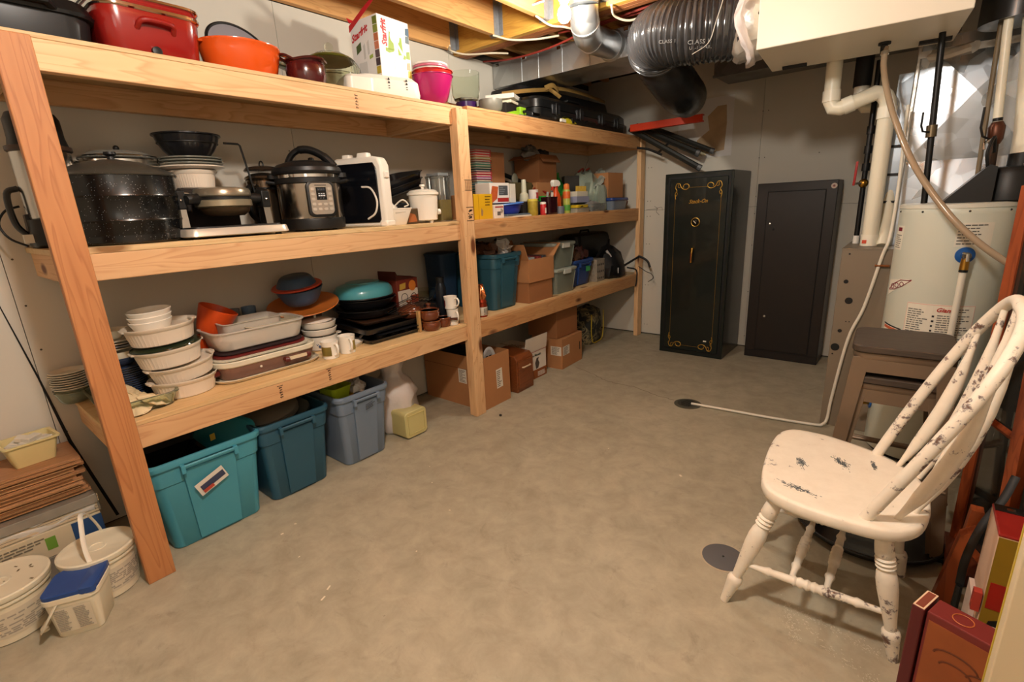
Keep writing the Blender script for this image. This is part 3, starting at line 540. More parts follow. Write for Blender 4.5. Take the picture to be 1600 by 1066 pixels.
wrap('label', F-1.20, F-.66, .62, .675, PAPER, lab='white energy label with black edge', skew=-.012); wrap('label_outline', F-1.20, F-.66, .672, .678, INK, .0018, skew=-.012); wrap('label_outline', F-.675, F-.655, .608, .666, INK, .0018); wrap('label_stripe', F-1.18, F-.69, .655, .668, mat('#c05a35', .5), .0017, skew=-.010)
wrap('label', F-.95, F-.42, .385, .50, mat('#d4d0c0', .6), lab='pale label low on the tank'); wrap('label_outline', F-.43, F-.415, .385, .50, INK, .0016)
# relief valve with blue ring and discharge pipe
a = F+.24; ox, oy = hR*math.cos(a), hR*math.sin(a)
BLUE = mat('#1f58a0', .35)
A(he, 'blue_ring', M().L([(.016, 0), (.034, 0), (.034, .006), (.016, .006)], 30).X(Matrix.Translation((ox, oy+.002, 1.02))@Matrix.Rotation(a, 4, 'Z')@Matrix.Rotation(PI/2, 4, 'Y')), BLUE, 'blue ring around the relief valve')
rv = A(he, 'relief_valve', M().Tb([(ox, oy, 1.02), (ox+.005, oy-.045, 1.02)], .016, 16), STEEL); A(rv, 'valve_lever', M().Tb([(ox-.008, oy-.046, 1.034), (ox+.006, oy-.058, 1.03), (ox+.008, oy-.06, 1.0)], [(.004, .007)]*3, 8), CHROME)
A(he, 'brass_fitting', M().Tb([(ox+.003, oy-.032, 1.01), (ox+.003, oy-.034, .962)], [.014, .016], 14), BRASS); A(he, 'pipe_collar', M().Tb([(ox+.003, oy-.034, .965), (ox+.003, oy-.034, .952)], .0155, 14), BLACK)
A(he, 'discharge_pipe', M().Tb([(ox+.003, oy-.034, .955), (ox+.003, oy-.034, .10)], .0125, 14), mat('#dcd6c6', .35))
for zz, nm in ((.235, 'drain_valve'), (.40, 'side_valve')):
    a = F-1.35; ox, oy = hR*math.cos(a), hR*math.sin(a)
    A(he, 'blue_ring', M().L([(.012, 0), (.030, 0), (.030, .006), (.012, .006)], 24).X(Matrix.Translation((ox, oy, zz))@Matrix.Rotation(a, 4, 'Z')@Matrix.Rotation(PI/2, 4, 'Y')), BLUE)
    A(he, nm, M().Tb([(ox, oy, zz), (ox-.05, oy-.02, zz), (ox-.065, oy-.024, zz-.02)], [.012, .014, .010], 12), BRASS)
# power vent blower on the heater top
bl = T('vent_blower', 'black vent blower on the right of the water heater top', 'blower', (2.185, 2.76, 1.237))
A(bl, 'housing', M().L([(.075, 0), (.10, .004), (.10, .11), (.085, .135), (.06, .14)], 30, (.155, -.02, 0)), BLACK); A(bl, 'shroud', M().PR([(-.06, .0), (.10, .0), (.10, .14), (.075, .15)], 'y', -.14, .06), mat('#0e0e0f', .35)); A(bl, 'outlet', M().L([(.048, .138), (.048, .19)], 24, (.18, 0, 0)), BLACK)
for k in range(4): A(bl, 'bolt', M().SP((.155+.09*math.cos(k*1.5+3.5), -.02+.09*math.sin(k*1.5+3.5), .142), .007, seg=8, rings=5), CHROME)
A(bl, 'cable', M().Tb(bez([(.07, -.10, .14), (.06, -.11, .20), (.075, -.08, .26), (.085, -.05, .20)], 6), .006, 8), BLACK)

# ================================================================ SAFE + CABINET
SAFE = mat('#121a17', .32, .25, var=.08, coat=.3)
sf = T('gun_safe', 'tall dark green black steel gun safe with gold scrollwork, dial and handle', 'safe', (.396, 3.782, 0))
A(sf, 'body', M().B(0, .004, .0, .536, .482, 1.504), SAFE, bev=.006, sm=0)
dr_ = A(sf, 'door', M().B(.048, -.012, .045, .500, .010, 1.462), SAFE, bev=.005, sm=0)
m = M(); m.B(.030, .001, .03, .518, .0045, 1.478); A(sf, 'door_seam', m, mat('#060807', .6), sm=0)
Y0 = -.0128
def gline(pts, wd=.0022): return M().Tb([(x-.396, Y0, z) for x, z in pts], [(wd, .0012)]*len(pts), 6)
gl = [((.492, .10), (.492, 1.31)), ((.852, .10), (.852, 1.31)), ((.60, 1.392), (.745, 1.392)), ((.585, .085), (.735, .085))]
for a, b in gl: A(dr_, 'gold_line', gline([(a[0], a[1]), ((a[0]+b[0])/2, (a[1]+b[1])/2), b], .0012), GOLD)
def scroll(sx, sz, cx, cz):
    m = M()
    def c(pts, wd=.003): m.Tb([(cx-.396+sx*p[0], Y0, cz+sz*p[1]) for p in bez([(p[0], p[1], 0) for p in pts], 5)] if 0 else [(cx-.396+sx*p.x, Y0, cz+sz*p.y) for p in bez([(p[0], p[1], 0) for p in pts], 5)], [(wd, .0012)]*(5*(len(pts)-1)+1), 6)
    c([(.0, -.10), (-.006, -.06), (.008, -.035), (-.004, -.012), (.006, .018), (.028, .020), (.040, -.004), (.058, -.022), (.085, -.026), (.105, -.010), (.098, .010), (.075, .014), (.060, .002), (.062, -.012)])
    c([(.0, -.04), (.012, -.055), (.004, -.075), (-.006, -.06)], .0025); c([(.02, .018), (.018, -.006), (.034, -.012)], .0025)
    A(dr_, 'gold_scroll', m, GOLD)
scroll(1, 1, .495, 1.405); scroll(-1, 1, .850, 1.405); scroll(1, -1, .487, .085); scroll(-1, -1, .848, .085)
text(dr_, 'Stack-On', .042, (.604-.396, Y0+.0005, 1.267), (1, 0, .03), (0, 0, 1), GOLD, shear=.35, bold=.0007, sx=.93)
dl = A(sf, 'dial', M().L([(.033, 0), (.035, .006), (.035, .010), (.028, .012), (.027, .010), (.018, .010), (.016, .026), (.010, .028)], 32).X(Matrix.Translation((.272, -.012, 1.122))@Matrix.Rotation(PI/2, 4, 'X')), mat('#1a1610', .3, .5)); A(dl, 'dial_ring', M().Tb([(.272+.033*math.cos(k*PI/12), -.021, 1.122+.033*math.sin(k*PI/12)) for k in range(24)], .0035, 8, True), GOLD); A(dl, 'dial_pointer', M().Tb([(.262, -.041, 1.134), (.283, -.041, 1.112)], .0035, 6), mat('#d8cfb8', .4))
hd = A(sf, 'handle', M().Tb([(.26, -.010, .915), (.26, -.035, .912), (.259, -.045, .87), (.258, -.043, .80)], [(.012, .012), (.012, .012), (.007, .010), (.006, .008)], 12), mat('#c79a4a', .22, 1.)); A(hd, 'handle_grip', M().Tb([(.259, -.049, .875), (.258, -.047, .815)], [(.004, .006)]*2, 10), mat('#7d2c20', .4))
panel(sf, 'sticker', (.385, -.0125, .138), (.026, 0, 0), (0, 0, .012), PAPER)
CAB = mat('#1f1815', .42, .15, var=.06)
cb = T('security_cabinet', 'plain dark brown steel security cabinet right of the safe', 'cabinet', (1.053, 4.003, 0))
A(cb, 'body', M().B(0, .003, 0, .529, .262, 1.391), CAB, bev=.004, sm=0); A(cb, 'door_seam', M().B(.074, -.0005, .07, .462, .003, 1.330), mat('#080606', .7), sm=0)
cd = A(cb, 'door', M().B(.078, -.004, .074, .458, .004, 1.326), CAB, bev=.003, sm=0)
A(cb, 'plinth_crease', M().B(.002, -.0006, .058, .527, .003, .061), mat('#0c0908', .7), sm=0)
for x, z, r, mm in ((.108, 1.088, .007, STEEL), (.130, .356, .009, STEEL), (.137, 1.062, .005, BLACK), (.137, 1.046, .007, HOLE)): A(cd, 'lock', M().L([(r, 0), (r, .004), (r*.6, .005)], 16).X(Matrix.Translation((x, -.004, z))@Matrix.Rotation(PI/2, 4, 'X')), mm)
A(cb, 'sticker', M().L([(.019, 0), (.019, .001)], 24).X(Matrix.Translation((.503, .003, 1.349))@Matrix.Rotation(PI/2, 4, 'X')), mat('#bda898', .5), 'small round pinkish sticker'); A(cb, 'sticker_centre', M().L([(.008, 0), (.008, .0016)], 16).X(Matrix.Translation((.503, .003, 1.349))@Matrix.Rotation(PI/2, 4, 'X')), mat('#7d4038', .5))
po = T('wall_poster', 'pale faded map poster taped on the back wall above the safe', 'poster', (.30, WB_-.002, 1.64))
A(po, 'sheet', M().B(0, -.001, 0, .46, .0015, .47), mat('#dcd8d4', .7, var=.04, scale=6), sm=0)
m = M(); m.PR([(.16, .06), (.23, .03), (.40, .05), (.41, .26), (.40, .40), (.33, .40), (.25, .33), (.27, .22), (.17, .15)], 'y', -.0022, -.0012); A(po, 'printed_land', m, mat('#b59a78', .7, var=.25, scale=12), sm=0)
m = M(); m.B(.17, -.0024, .02, .25, -.0012, .055); A(po, 'printed_legend', m, mat('#d2c9a6', .7), sm=0)

# ================================================================ STOOLS
GUN = mat('#7d6a57', .4, .5, var=.12, scale=5); SEATW = wood('x', '#463c33', '#2a231e', '#1a1512', 'grey_stained', 2.2, .5, knots=False)
def stool(label, z, seat=True):
    t = T('bar_stool', label, 'stool', (2.078, 2.000, 0), .04, 'stacked metal stools')
    a, b, h = .146, .205, z
    def legpts(sx, sy): return [(sx*a, sy*a, h-.02), (sx*b, sy*b, .0)]
    A(t, 'seat_pan', M().RR([(.29, .29, .04, h-.03), (.298, .298, .04, h-.022), (.298, .298, .04, h-.004), (.29, .29, .04, h)]), GUN)
    if seat: A(t, 'wooden_seat', M().RR([(.300, .318, .045, h), (.306, .324, .045, h+.004), (.306, .324, .045, h+.022), (.298, .316, .045, h+.026)], 6), SEATW)
    for sx in (-1, 1):
        for sy in (-1, 1):
            m = M(); p0, p1 = legpts(sx, sy); w0, w1 = .052, .036; e = .0022
            g = []
            for (x, y, zz), w_ in ((p0, w0), (p1, w1)): g.append([(x, y, zz), (x-sx*w_, y, zz), (x-sx*w_, y-sy*e, zz), (x-sx*e, y-sy*e, zz), (x-sx*e, y-sy*w_, zz), (x, y-sy*w_, zz)])
            m.skin(g); A(t, 'leg', m, GUN, bev=.001, sm=30); A(t, 'foot_pad', M().Bc(p1[0]-sx*.015, p1[1]-sy*.015, 0, .034, .034, .012), RUBBER, sm=0)
    for k in range(4):
        c, s = math.cos(k*PI/2), math.sin(k*PI/2); m = M(); e = .0022
        q = lambda f: a+(b-a)*f
        z1, z2 = h-.022, h-.075; x1, x2 = a, a+(b-a)*.08; g = [[(c*xx-s*yy, s*xx+c*yy, zz) for xx, yy, zz in ((x1, -x1+.03, z1), (x1, x1-.03, z1), (x2, x2-.03, z2), (x2, -x2+.03, z2))]]; g.append([(p[0]-c*e, p[1]-s*e, p[2]) for p in g[0]]); m.skin(g); A(t, 'apron', m, GUN, sm=0)
        zr = .22+.04*(k % 2); f = 1-(zr/(h-.02)); xr = a+(b-a)*f-.006; m = M(); m.Tb([(c*xr-s*(-xr), s*xr+c*(-xr), zr), (c*xr-s*xr, s*xr+c*xr, zr)], .009, 10); A(t, 'footrest', m, GUN)
    return t
stool('upper metal bar stool of the stack, with a dark stained wood seat', .735)
st2 = stool('lower metal bar stool, nested under the top one of the stack', .615)
st2.scale = (.93, .93, 1)

# ================================================================ WHITE CHAIR
WP = worn_paint()
ch = T('dining_chair', 'distressed cream white wooden chair with hoop back, spindles and turned legs', 'chair', (1.95, 1.39, 0))
def cx(p): return (p[0]-1.95, p[1]-1.39)+tuple(p[2:])
out = [(1.786, 1.239), (1.768, 1.34), (1.757, 1.47), (1.757, 1.585), (1.775, 1.650), (1.815, 1.681), (1.901, 1.684), (1.97, 1.665), (2.038, 1.640), (2.10, 1.60), (2.155, 1.535), (2.186, 1.455), (2.196, 1.37), (2.192, 1.29), (2.173, 1.218), (2.137, 1.172), (2.09, 1.150), (2.02, 1.143), (1.955, 1.143), (1.89, 1.152), (1.835, 1.172), (1.805, 1.20)]
pts = [cx(p) for p in out]; smo = [(p.x, p.y) for p in bez([(x, y, 0) for x, y in pts+[pts[0]]], 3)][:-1]
def ringz(s, z, dip=0): return [(x*s, y*s, z) for x, y in smo]
m = M(); m.skin([ringz(.90, .408), ringz(.975, .412), ringz(.995, .420), ringz(1.0, .432), ringz(.995, .444), ringz(.98, .4495), ringz(.93, .4505), ringz(.75, .449), ringz(.45, .4465), ringz(.1, .446)]); A(ch, 'seat', m, WP, sm=60)
# dark rubbed patches worn into the seat paint
rub = mat('#5d6264', .6, var=.35, scale=90)
def rubpatch(x, y, l, wd, a, sd):
    rn = random.Random(sd); m = M()
    for k in range(130):
        t = rn.gauss(0, .30); u = rn.gauss(0, .22); c, s = math.cos(a), math.sin(a); px, py = x+c*t*l-s*u*wd, y+s*t*l+c*u*wd
        d = ((px-1.95)**2+(py-1.39)**2)**.5; m.Bc(px-1.95, py-1.39, .4455+.0045*min(1, d/.22)*.9, rn.uniform(.002, .009), rn.uniform(.0006, .0018), .0007, a+rn.gauss(0, .25))
    A(ch, 'worn_patch', m, rub, stuff=True, sm=0)
rubpatch(1.865, 1.42, .05, .03, 1.9, 1); rubpatch(1.97, 1.49, .06, .03, 2.2, 2); rubpatch(1.885, 1.245, .09, .03, -.25, 3); rubpatch(2.055, 1.52, .04, .012, 1.8, 4)
LEGP = [(0, .019), (.04, .020), (.10, .0225), (.16, .0235), (.175, .019), (.19, .0245), (.205, .0185), (.22, .025), (.235, .0185), (.25, .0245), (.265, .018), (.30, .0235), (.36, .0262), (.44, .0255), (.55, .0215), (.68, .0165), (.745, .0145), (.76, .0215), (.785, .0235), (.815, .0215), (.87, .0185), (.94, .0155), (1.0, .0125)]
def turned(parent, name, p0, p1, prof):
    p0, p1 = Vector(cx(p0)), Vector(cx(p1)); P = [p0+(p1-p0)*t for t, r in prof]; return A(parent, name, M().Tb(P, [r for t, r in prof], 18), WP, sm=50)
LT = {'a': (1.838, 1.225, .412), 'b': (2.100, 1.205, .412), 'c': (1.835, 1.595, .412), 'd': (2.105, 1.565, .412)}; LB = {'a': (1.722, 1.176, 0), 'b': (2.172, 1.228, 0), 'c': (1.738, 1.548, 0), 'd': (2.178, 1.645, 0)}
for k in 'abcd': turned(ch, 'leg', LT[k], LB[k], LEGP)
def on_leg(k, z): t = (LT[k][2]-z)/LT[k][2]; return tuple(LT[k][i]+(LB[k][i]-LT[k][i])*t for i in range(3))
SP_ = [(0, .008), (.12, .009), (.16, .0105), (.20, .0145), (.22, .011), (.30, .012), (.37, .0125), (.385, .016), (.40, .0125), (.425, .0165), (.45, .0125), (.475, .017), (.50, .0125), (.525, .017), (.55, .0125), (.575, .0165), (.60, .0125), (.615, .016), (.63, .0125), (.70, .012), (.78, .011), (.80, .0145), (.84, .0105), (.88, .009), (1, .008)]
turned(ch, 'stretcher', on_leg('a', .155), on_leg('b', .155), SP_); turned(ch, 'stretcher', on_leg('c', .155), on_leg('d', .155), SP_)
la, lb, lc, ld = (Vector(on_leg(k, .155)) for k in 'abcd')
for f in (.36, .60): turned(ch, 'stretcher', tuple(la+(lb-la)*f), tuple(lc+(ld-lc)*f), SP_)
# hoop back
A0, A1, TOP = Vector((2.056, 1.190, .445)), Vector((2.056, 1.618, .445)), Vector((2.262, 1.425, 1.022))
cen = (A0+A1)/2; upv = TOP-Vector((2.056, 1.404, .445)); H = upv.length; upv.normalize()
def hoop(t):   # t 0..1 along the bow
    a = PI*t; e = .62
    yy = -math.cos(a); hh = math.sin(a)**e
    wd = .214+.024*min(1, hh*1.25)*(1 if hh < .75 else 1-(hh-.75)*1.0)
    s = math.sin(PI*t/.45)**.6 if 0 < t < .45 else 0.   # the near side of the bow is sprung a little wider
    return cen+Vector((.017*s, math.copysign(abs(yy)**.82, yy)*wd-.038*s, 0))+upv*H*hh+Vector((.022*hh*hh, 0, 0))
hp = [hoop(k/44) for k in range(45)]
A(ch, 'hoop', M().Tb([p-Vector((1.95, 1.39, 0)) for p in hp], [(.0155, .0155)]*45, 14), WP, sm=50)
SPN = [(0, .0075), (.05, .0085), (.12, .012), (.2, .017), (.32, .0195), (.48, .020), (.62, .0185), (.74, .0145), (.84, .0095), (.93, .008), (1, .0075)]
import bisect
for y0, x0, t in ((1.230, 2.122, .24), (1.290, 2.160, .36), (1.400, 2.172, .50), (1.515, 2.168, .62), (1.563, 2.115, .745)):
    q = hoop(t); p0 = Vector((x0, y0, .447)); P = []; 
    for s, r in SPN: P.append(p0+(q-p0)*s+Vector((.020*math.sin(PI*s), 0, -.012*math.sin(PI*s)))-Vector((1.95, 1.39, 0)))
    A(ch, 'spindle', M().Tb(P, [(r*.95, r) for s, r in SPN], 14), WP, sm=50)
# drip pan lying behind
dp = T('drip_pan', 'shallow round black plastic pan lying on the floor behind the white chair', 'pan', (2.055, 1.885, 0))
A(dp, 'dish', M().L([(.20, 0), (.225, .004), (.245, .035), (.252, .037), (.252, .033), (.243, .03), (.222, .008), (.0, .006)], 44), mat('#141517', .3, var=.2, coat=.3)); A(dp, 'rim', M().Tb([(.250*math.cos(k*PI/24), .250*math.sin(k*PI/24), .036) for k in range(48)], .006, 8, True), mat('#18191b', .3))

# ================================================================ RIGHT EDGE
OR = wood('z', '#8e4522', '#632712', '#4a1c0e', 'red_frame', 1.2, .35, knots=False)
fr = T('framed_panel', 'reddish brown wood framed glass panel leaning upright behind the white chair', 'frame', (2.31, 1.62, 0))
def rail(name, p, q, w_=.024): return A(fr, name, M().Tb([p, q], [(w_, w_*.55)]*2, 4), OR, sm=0)
rail('stile', (.02, .30, .05), (.0, .24, 1.30)); rail('stile', (.10, .10, .05), (.055, .06, 1.30)); rail('rail', (.02, .30, .06), (.10, .10, .06)); rail('rail', (0, .24, 1.29), (.055, .06, 1.29)); rail('rail', (.012, .275, .55), (.08, .082, .55), .014)
m = M(); m.skin([[(.022, .296, .07), (.098, .104, .07), (.056, .064, 1.28), (.002, .236, 1.28)], [(.026, .298, .07), (.102, .106, .07), (.060, .066, 1.28), (.006, .238, 1.28)]]); A(fr, 'glass_pane', m, mat('#2b2a26', .08, coat=.6), sm=0)
A(fr, 'foot', M().B(-.02, .08, 0, .13, .33, .05), mat('#5a2a18', .45), bev=.006, sm=0)
A(fr, 'base_block', M().PR([(-.055, 0), (-.005, 0), (.012, .30), (-.02, .27)], 'y', -.07, -.03), OR, sm=0)
A(fr, 'base_block', M().PR([(-.02, 0), (.02, 0), (.03, .33), (.0, .33)], 'y', .0, .04), OR, sm=0)
sp = T('strap_bag', 'black bag strap with plastic buckle hanging over the wooden frame beside the red boxes', 'strap', (2.30, 1.36, 0))
A(sp, 'strap', M().Tb(bez([(.075, .20, .50), (.055, .16, .44), (.02, .12, .36), (-.005, .06, .28), (-.008, .04, .20)], 6), [(.003, .010)]*25, 8), RUBBER); A(sp, 'buckle', M().Tb([(-.008, .035, .205), (-.010, .03, .12), (-.012, .03, .10)], [(.008, .016), (.009, .018), (.006, .012)], 8), BLACK); A(sp, 'tail', M().Tb(bez([(-.008, .035, .11), (.0, .03, .05), (.03, .06, .006)], 5), [(.003, .012)]*11, 8), RUBBER)
dc = T('dark_cabinet', 'dark cabinet with a round silver knob at the right edge of the room', 'cabinet', (2.455, 1.50, 0))
A(dc, 'body', M().B(0, 0, 0, .45, .75, 1.0), mat('#1b1512', .5, var=.1), bev=.005, sm=0); A(dc, 'door', M().B(-.016, .01, .03, -.001, .37, .97), mat('#211a16', .45, var=.1), bev=.004, sm=0); A(dc, 'knob', M().SP((-.036, .185, .62), .016), mat('#c9bfae', .25, 1.)); A(dc, 'knob_stem', M().Tb([(-.016, .185, .62), (-.03, .185, .62)], .006, 10), STEEL)
A(dc, 'brace', M().Tb([(-.03, .20, .60), (-.035, .05, .05)], [(.006, .022)]*2, 4), mat('#3a3028', .5), sm=0)
# board game boxes at the lower right corner
MRN = mat('#551618', .4, var=.08); MR2 = mat('#6e2421', .45, var=.08)
gb = T('game_box', 'maroon slipcase game box with brown mushroom picture, front of the lower right corner', 'box', (2.187, .902, 0), -.365)
A(gb, 'sleeve', M().B(0, 0, 0, .20, .060, .44), MR2, bev=.003, sm=0)
A(gb, 'open_flap', M().B(-.026, -.004, .0, -.003, .068, .44), MRN, bev=.003, sm=0); A(gb, 'flap_edge', M().B(-.0245, -.002, .4395, -.0045, .066, .4412), mat('#d8b99a', .7), sm=0); A(gb, 'flap_hollow', M().B(-.0215, .001, .4405, -.0075, .063, .4417), mat('#7a3a28', .7), sm=0)
PIC = mat('#8e4a22', .45, var=.35, scale=11)
A(gb, 'picture', M().B(.006, -.0012, .02, .194, .0, .422), PIC, 'brown printed picture', sm=0)
A(gb, 'emblem', M().Tb([(.050+.017*math.cos(k*PI/10), .03+.017*math.sin(k*PI/10), .4407) for k in range(20)], .001, 5, True), mat('#b5652c', .5))
m = M()
for xx, zz, r in ((.060, .355, .036), (.062, .335, .026), (.11, .34, .03)): m.Tb([(xx+r*math.cos(k*PI/10), -.0016, zz+r*.55*math.sin(k*PI/10)) for k in range(11)], [(.0022, .0008)]*11, 5)
A(gb, 'picture_drawing', m, mat('#5e2c14', .5), sm=0)
g2_ = T('game_box', 'upright red and yellow game box with black emblem behind the maroon box', 'box', (2.312, 1.205, 0), .0)
A(g2_, 'tray', M().B(0, 0, 0, .09, .155, .497), mat('#c9a890', .6, var=.2, scale=5), bev=.003, sm=0)
A(g2_, 'lid_top', M().B(-.001, -.001, .492, .091, .156, .500), mat('#861c16', .4), bev=.003, sm=0)
A(g2_, 'yellow_spine', M().B(.001, -.0022, .0, .09, -.0002, .491), mat('#86691a', .4, var=.12), sm=0); A(g2_, 'red_patch', M().B(.006, -.0032, .29, .09, -.0022, .365), mat('#941f14', .4), sm=0); A(g2_, 'black_emblem', M().PR([(.012, .165), (.075, .165), (.082, .20), (.075, .255), (.045, .27), (.018, .255), (.008, .20)], 'y', -.0035, -.0024), BLACK, sm=0)
m = M()
for z in (.235, .21, .185): m.B(.025, -.0042, z, .065, -.0035, z+.008)
A(g2_, 'emblem_print', m, mat('#cfc8bb', .5), sm=0)
A(g2_, 'top_stripe', M().B(.002, .118, .4996, .09, .152, .5012), BLACK, sm=0)
for x in (.025, .055): A(g2_, 'silver_mark', M().B(x, .128, .501, x+.016, .140, .502), CHROME, sm=0)
A(g2_, 'sheaf', M().B(-.012, .05, .0, -.001, .14, .27), mat('#c9b4a8', .7), 'folded paper sheets'); A(g2_, 'red_corner', M().B(-.018, -.002, .27, -.002, .02, .325), mat('#a83a2c', .5), sm=0)
wp = T('painted_board', 'smooth cream white board with a yellow left edge in the bottom right corner', 'panel', (2.232, .575, 0), .0)
A(wp, 'board', M().B(0.002, 0, 0, .55, .03, 1.1), mat('#c8b898', .45, var=.02), bev=.002, sm=0); A(wp, 'yellow_edge', M().B(.0008, .024, .0, .002, .0295, 1.1), mat('#b39a2c', .5), sm=0); A(wp, 'base', M().B(.05, -.0, .0, .50, .12, .02), mat('#e3d9c4', .45, var=.02), sm=0)
# ================================================================ LOWER LEFT CORNER
PLK = wood('y', '#c4946a', '#9a6a44', '#6a4226', 'laminate', 1.6, .5, knots=False); PLKE = wood('y', '#b98a5c', '#7e5636', '#5a3a22', 'laminate_edge', 3, .6, knots=False)
# bottom bundle: shrink wrapped cartons, then loose planks
def slab(name, label, cat, x0, y0, z0, x1, y1, z1, material, grp=None, bev=.002): return O(name, M().B(-(x1-x0)/2, -(y1-y0)/2, 0, (x1-x0)/2, (y1-y0)/2, z1-z0), material, label, cat, ((x0+x1)/2, (y0+y1)/2, z0), 0, grp, bev, 0)
PW = mat('#8d8578', .25, var=.3, scale=12, coat=.6, bump=.5, bscale=14)
slab('flooring_bundle', 'lowest plastic wrapped flooring bundle on the floor behind the pails', 'flooring', -.60, -1.30, .002, -.33, -.03, .10, PW, 'wrapped flooring bundles')
fb = slab('flooring_carton', 'white flooring carton with small black print and a blue end, behind the pails', 'carton', -.60, -1.32, .101, -.335, -.035, .205, mat('#cdbfa2', .55, var=.05))
lines(fb, (.1328, .08, .056), (0, .40, .0), (0, 0, .034), 3, mat('#7a7060', .6, var=0), 4, lo=.9, fill=.45, ds=(.02, .07)); A(fb, 'blue_end', M().B(.05, .55, .008, .1335, .6435, .098), mat('#2a4a78', .5)); A(fb, 'green_mark', M().B(.1326, .47, .03, .1336, .50, .08), mat('#6f9a3a', .5))
for i, (z, lab) in enumerate(((.207, 'lower plastic wrapped bundle of laminate planks, directly on the white carton'), (.247, 'upper plastic wrapped bundle of laminate planks with shiny film'))):
    q = slab('wrapped_planks', lab, 'flooring', -.60, -1.30+.02*i, z, -.345+.01*i, -.028-.004*i, z+.037, PW, 'wrapped laminate bundles')
    A(q, 'plastic_film', M().Tb([(.1285, -.62+.062*j, .018+.010*math.sin(j*1.7)) for j in range(21)], [(.010+.006*math.sin(j*2.3), .0022) for j in range(21)], 8).rough(.0025, i), mat('#cfcac2', .12, var=.2, coat=.8), 'shiny clear film')
    for k in range(3): A(q, 'plank_edge', M().B(.1245, -.6, .002+.012*k, .1292, .628, .011+.012*k), mat('#cbb89a', .5), sm=0)
rn = random.Random(2)
nP = 11
for i in range(nP):
    z = .287+.0142*i; o = rn.uniform(-.012, .012); e = rn.uniform(-.022, .012)
    q = slab('laminate_plank', f'loose brown laminate plank, {ORD[nP-1-i]} of the open stack under the cream basket', 'plank', -.60+rn.uniform(0, .004), -1.30+o, z, -.375+rn.uniform(-.012, .012) - .004*(i > 7), -.045+e, z+.0135, PLK, 'loose laminate planks', .0008)
    A(q, 'tongue', M().B(.105, -.6, .004, .122, .6, .0075) if 0 else M().B(.112, -.61, .0045, .1165+.004, .61, .0085), PLKE, sm=0)
zt = .287+.0142*nP
bk = T('plastic_basket', 'small cream plastic basket of white offcuts on the laminate planks', 'basket', (-.485, -.158, zt), .10); bk.scale = (.86, .86, .95)
A(bk, 'tub', M().RR([(.105, .135, .015, 0), (.15, .175, .015, .092), (.168, .193, .015, .092), (.168, .193, .015, .098), (.146, .171, .015, .098), (.100, .130, .015, .004)]), mat('#d8c78e', .4))
rn = random.Random(6)
for i in range(8):
    lab = f'white offcut block in the cream basket, {["lying flat at the back", "tilted on top", "standing at the left", "leaning at the right", "low at the front", "in the middle", "at the far corner", "at the near corner"][i]}'
    a, bq = [(-.02, -.02), (.01, .015), (-.015, -.045), (.0, .048), (.032, 0), (0, -.005), (-.035, .035), (.03, -.04)][i]
    O('offcut_block', M().Bc(0, 0, -.009, .055, .03, .018), mat('#d3ccbd', .7), lab, 'block', (-.485+a*.85, -.158+bq*.85, zt+.074+.018*(i in (1, 5))), rn.uniform(0, 3), 'white offcuts in the basket', .002, 0, rot=(rn.uniform(-.4, .4), rn.uniform(-.4, .4), rn.uniform(0, 3)))
PAIL = mat('#e0d6bd', .42, var=.03); PLAB = mat('#b9ae9a', .6, var=.1)
def pail(label, loc, R0, R1, h, rz=0, seed=0, handle=True):
    t = T('plastic_pail', label, 'pail', loc, rz)
    A(t, 'bucket', M().L([(R0-.006, 0), (R0, .004), (R1, h-.03), (R1+.006, h-.03), (R1+.006, h-.022), (R1, h-.02), (R1, h-.012), (R1-.006, h-.012), (R0-.005, .006)], 44), PAIL)
    A(t, 'lid', M().L([(R1+.008, h-.016), (R1+.010, h-.012), (R1+.010, h+.001), (R1+.004, h+.004), (R1-.006, h+.001), (R1-.012, h-.001), (.03, h-.001), (.028, h+.001), (.022, h+.001), (.02, h-.001)], 44), PAIL)
    m = M(); rn = random.Random(seed); L1 = []
    for z0, z1 in ((.03, h-.055),):
        g = []
        for i in range(22):
            a = -1.5+3.0*i/21; r = lambda z: R0+(R1-R0)*z/(h-.03)+.0008
            g.append([(r(z0)*math.cos(a), r(z0)*math.sin(a), z0), ((r(z0)+.0006)*math.cos(a), (r(z0)+.0006)*math.sin(a), z0), ((r(z1)+.0006)*math.cos(a), (r(z1)+.0006)*math.sin(a), z1), (r(z1)*math.cos(a), r(z1)*math.sin(a), z1)])
        m.skin(g)
    lb = A(t, 'paper_label', m, mat('#cfc5b0', .6, var=.04), sm=0); m = M()
    for i in range(9):
        z = .04+(h-.11)*i/9; a = -1.4
        while a < 1.4:
            e = a+rn.uniform(.08, .35)
            if rn.random() < .8:
                r = R0+(R1-R0)*z/(h-.03)+.0016; m.skin([[(r*math.cos(q), r*math.sin(q), z), ((r+.0004)*math.cos(q), (r+.0004)*math.sin(q), z), ((r+.0004)*math.cos(q), (r+.0004)*math.sin(q), z+.005), (r*math.cos(q), r*math.sin(q), z+.005)] for q in (a, (a+e)/2, e)])
            a = e+.05
    A(lb, 'print_lines', m, mat('#a0988a', .6, var=0), sm=0)
    return t
pa = pail('large cream plastic pail with stained lid at the left edge of the floor', (-.165, -.345, 0), .105, .118, .178, .0, 1)
rn = random.Random(4); m = M()
for k in range(8): m.Bc(rn.uniform(-.07, .08), rn.uniform(-.02, .09), .1772, rn.uniform(.004, .014), rn.uniform(.002, .006), .0008, rn.uniform(0, 3))
A(pa, 'lid_stains', m, mat('#7a6546', .7), stuff=True, sm=0)
pb = pail('cream plastic pail with upright white handle, next to the foot of the near post', (-.120, -.095, 0), .094, .106, .178, .2, 2)
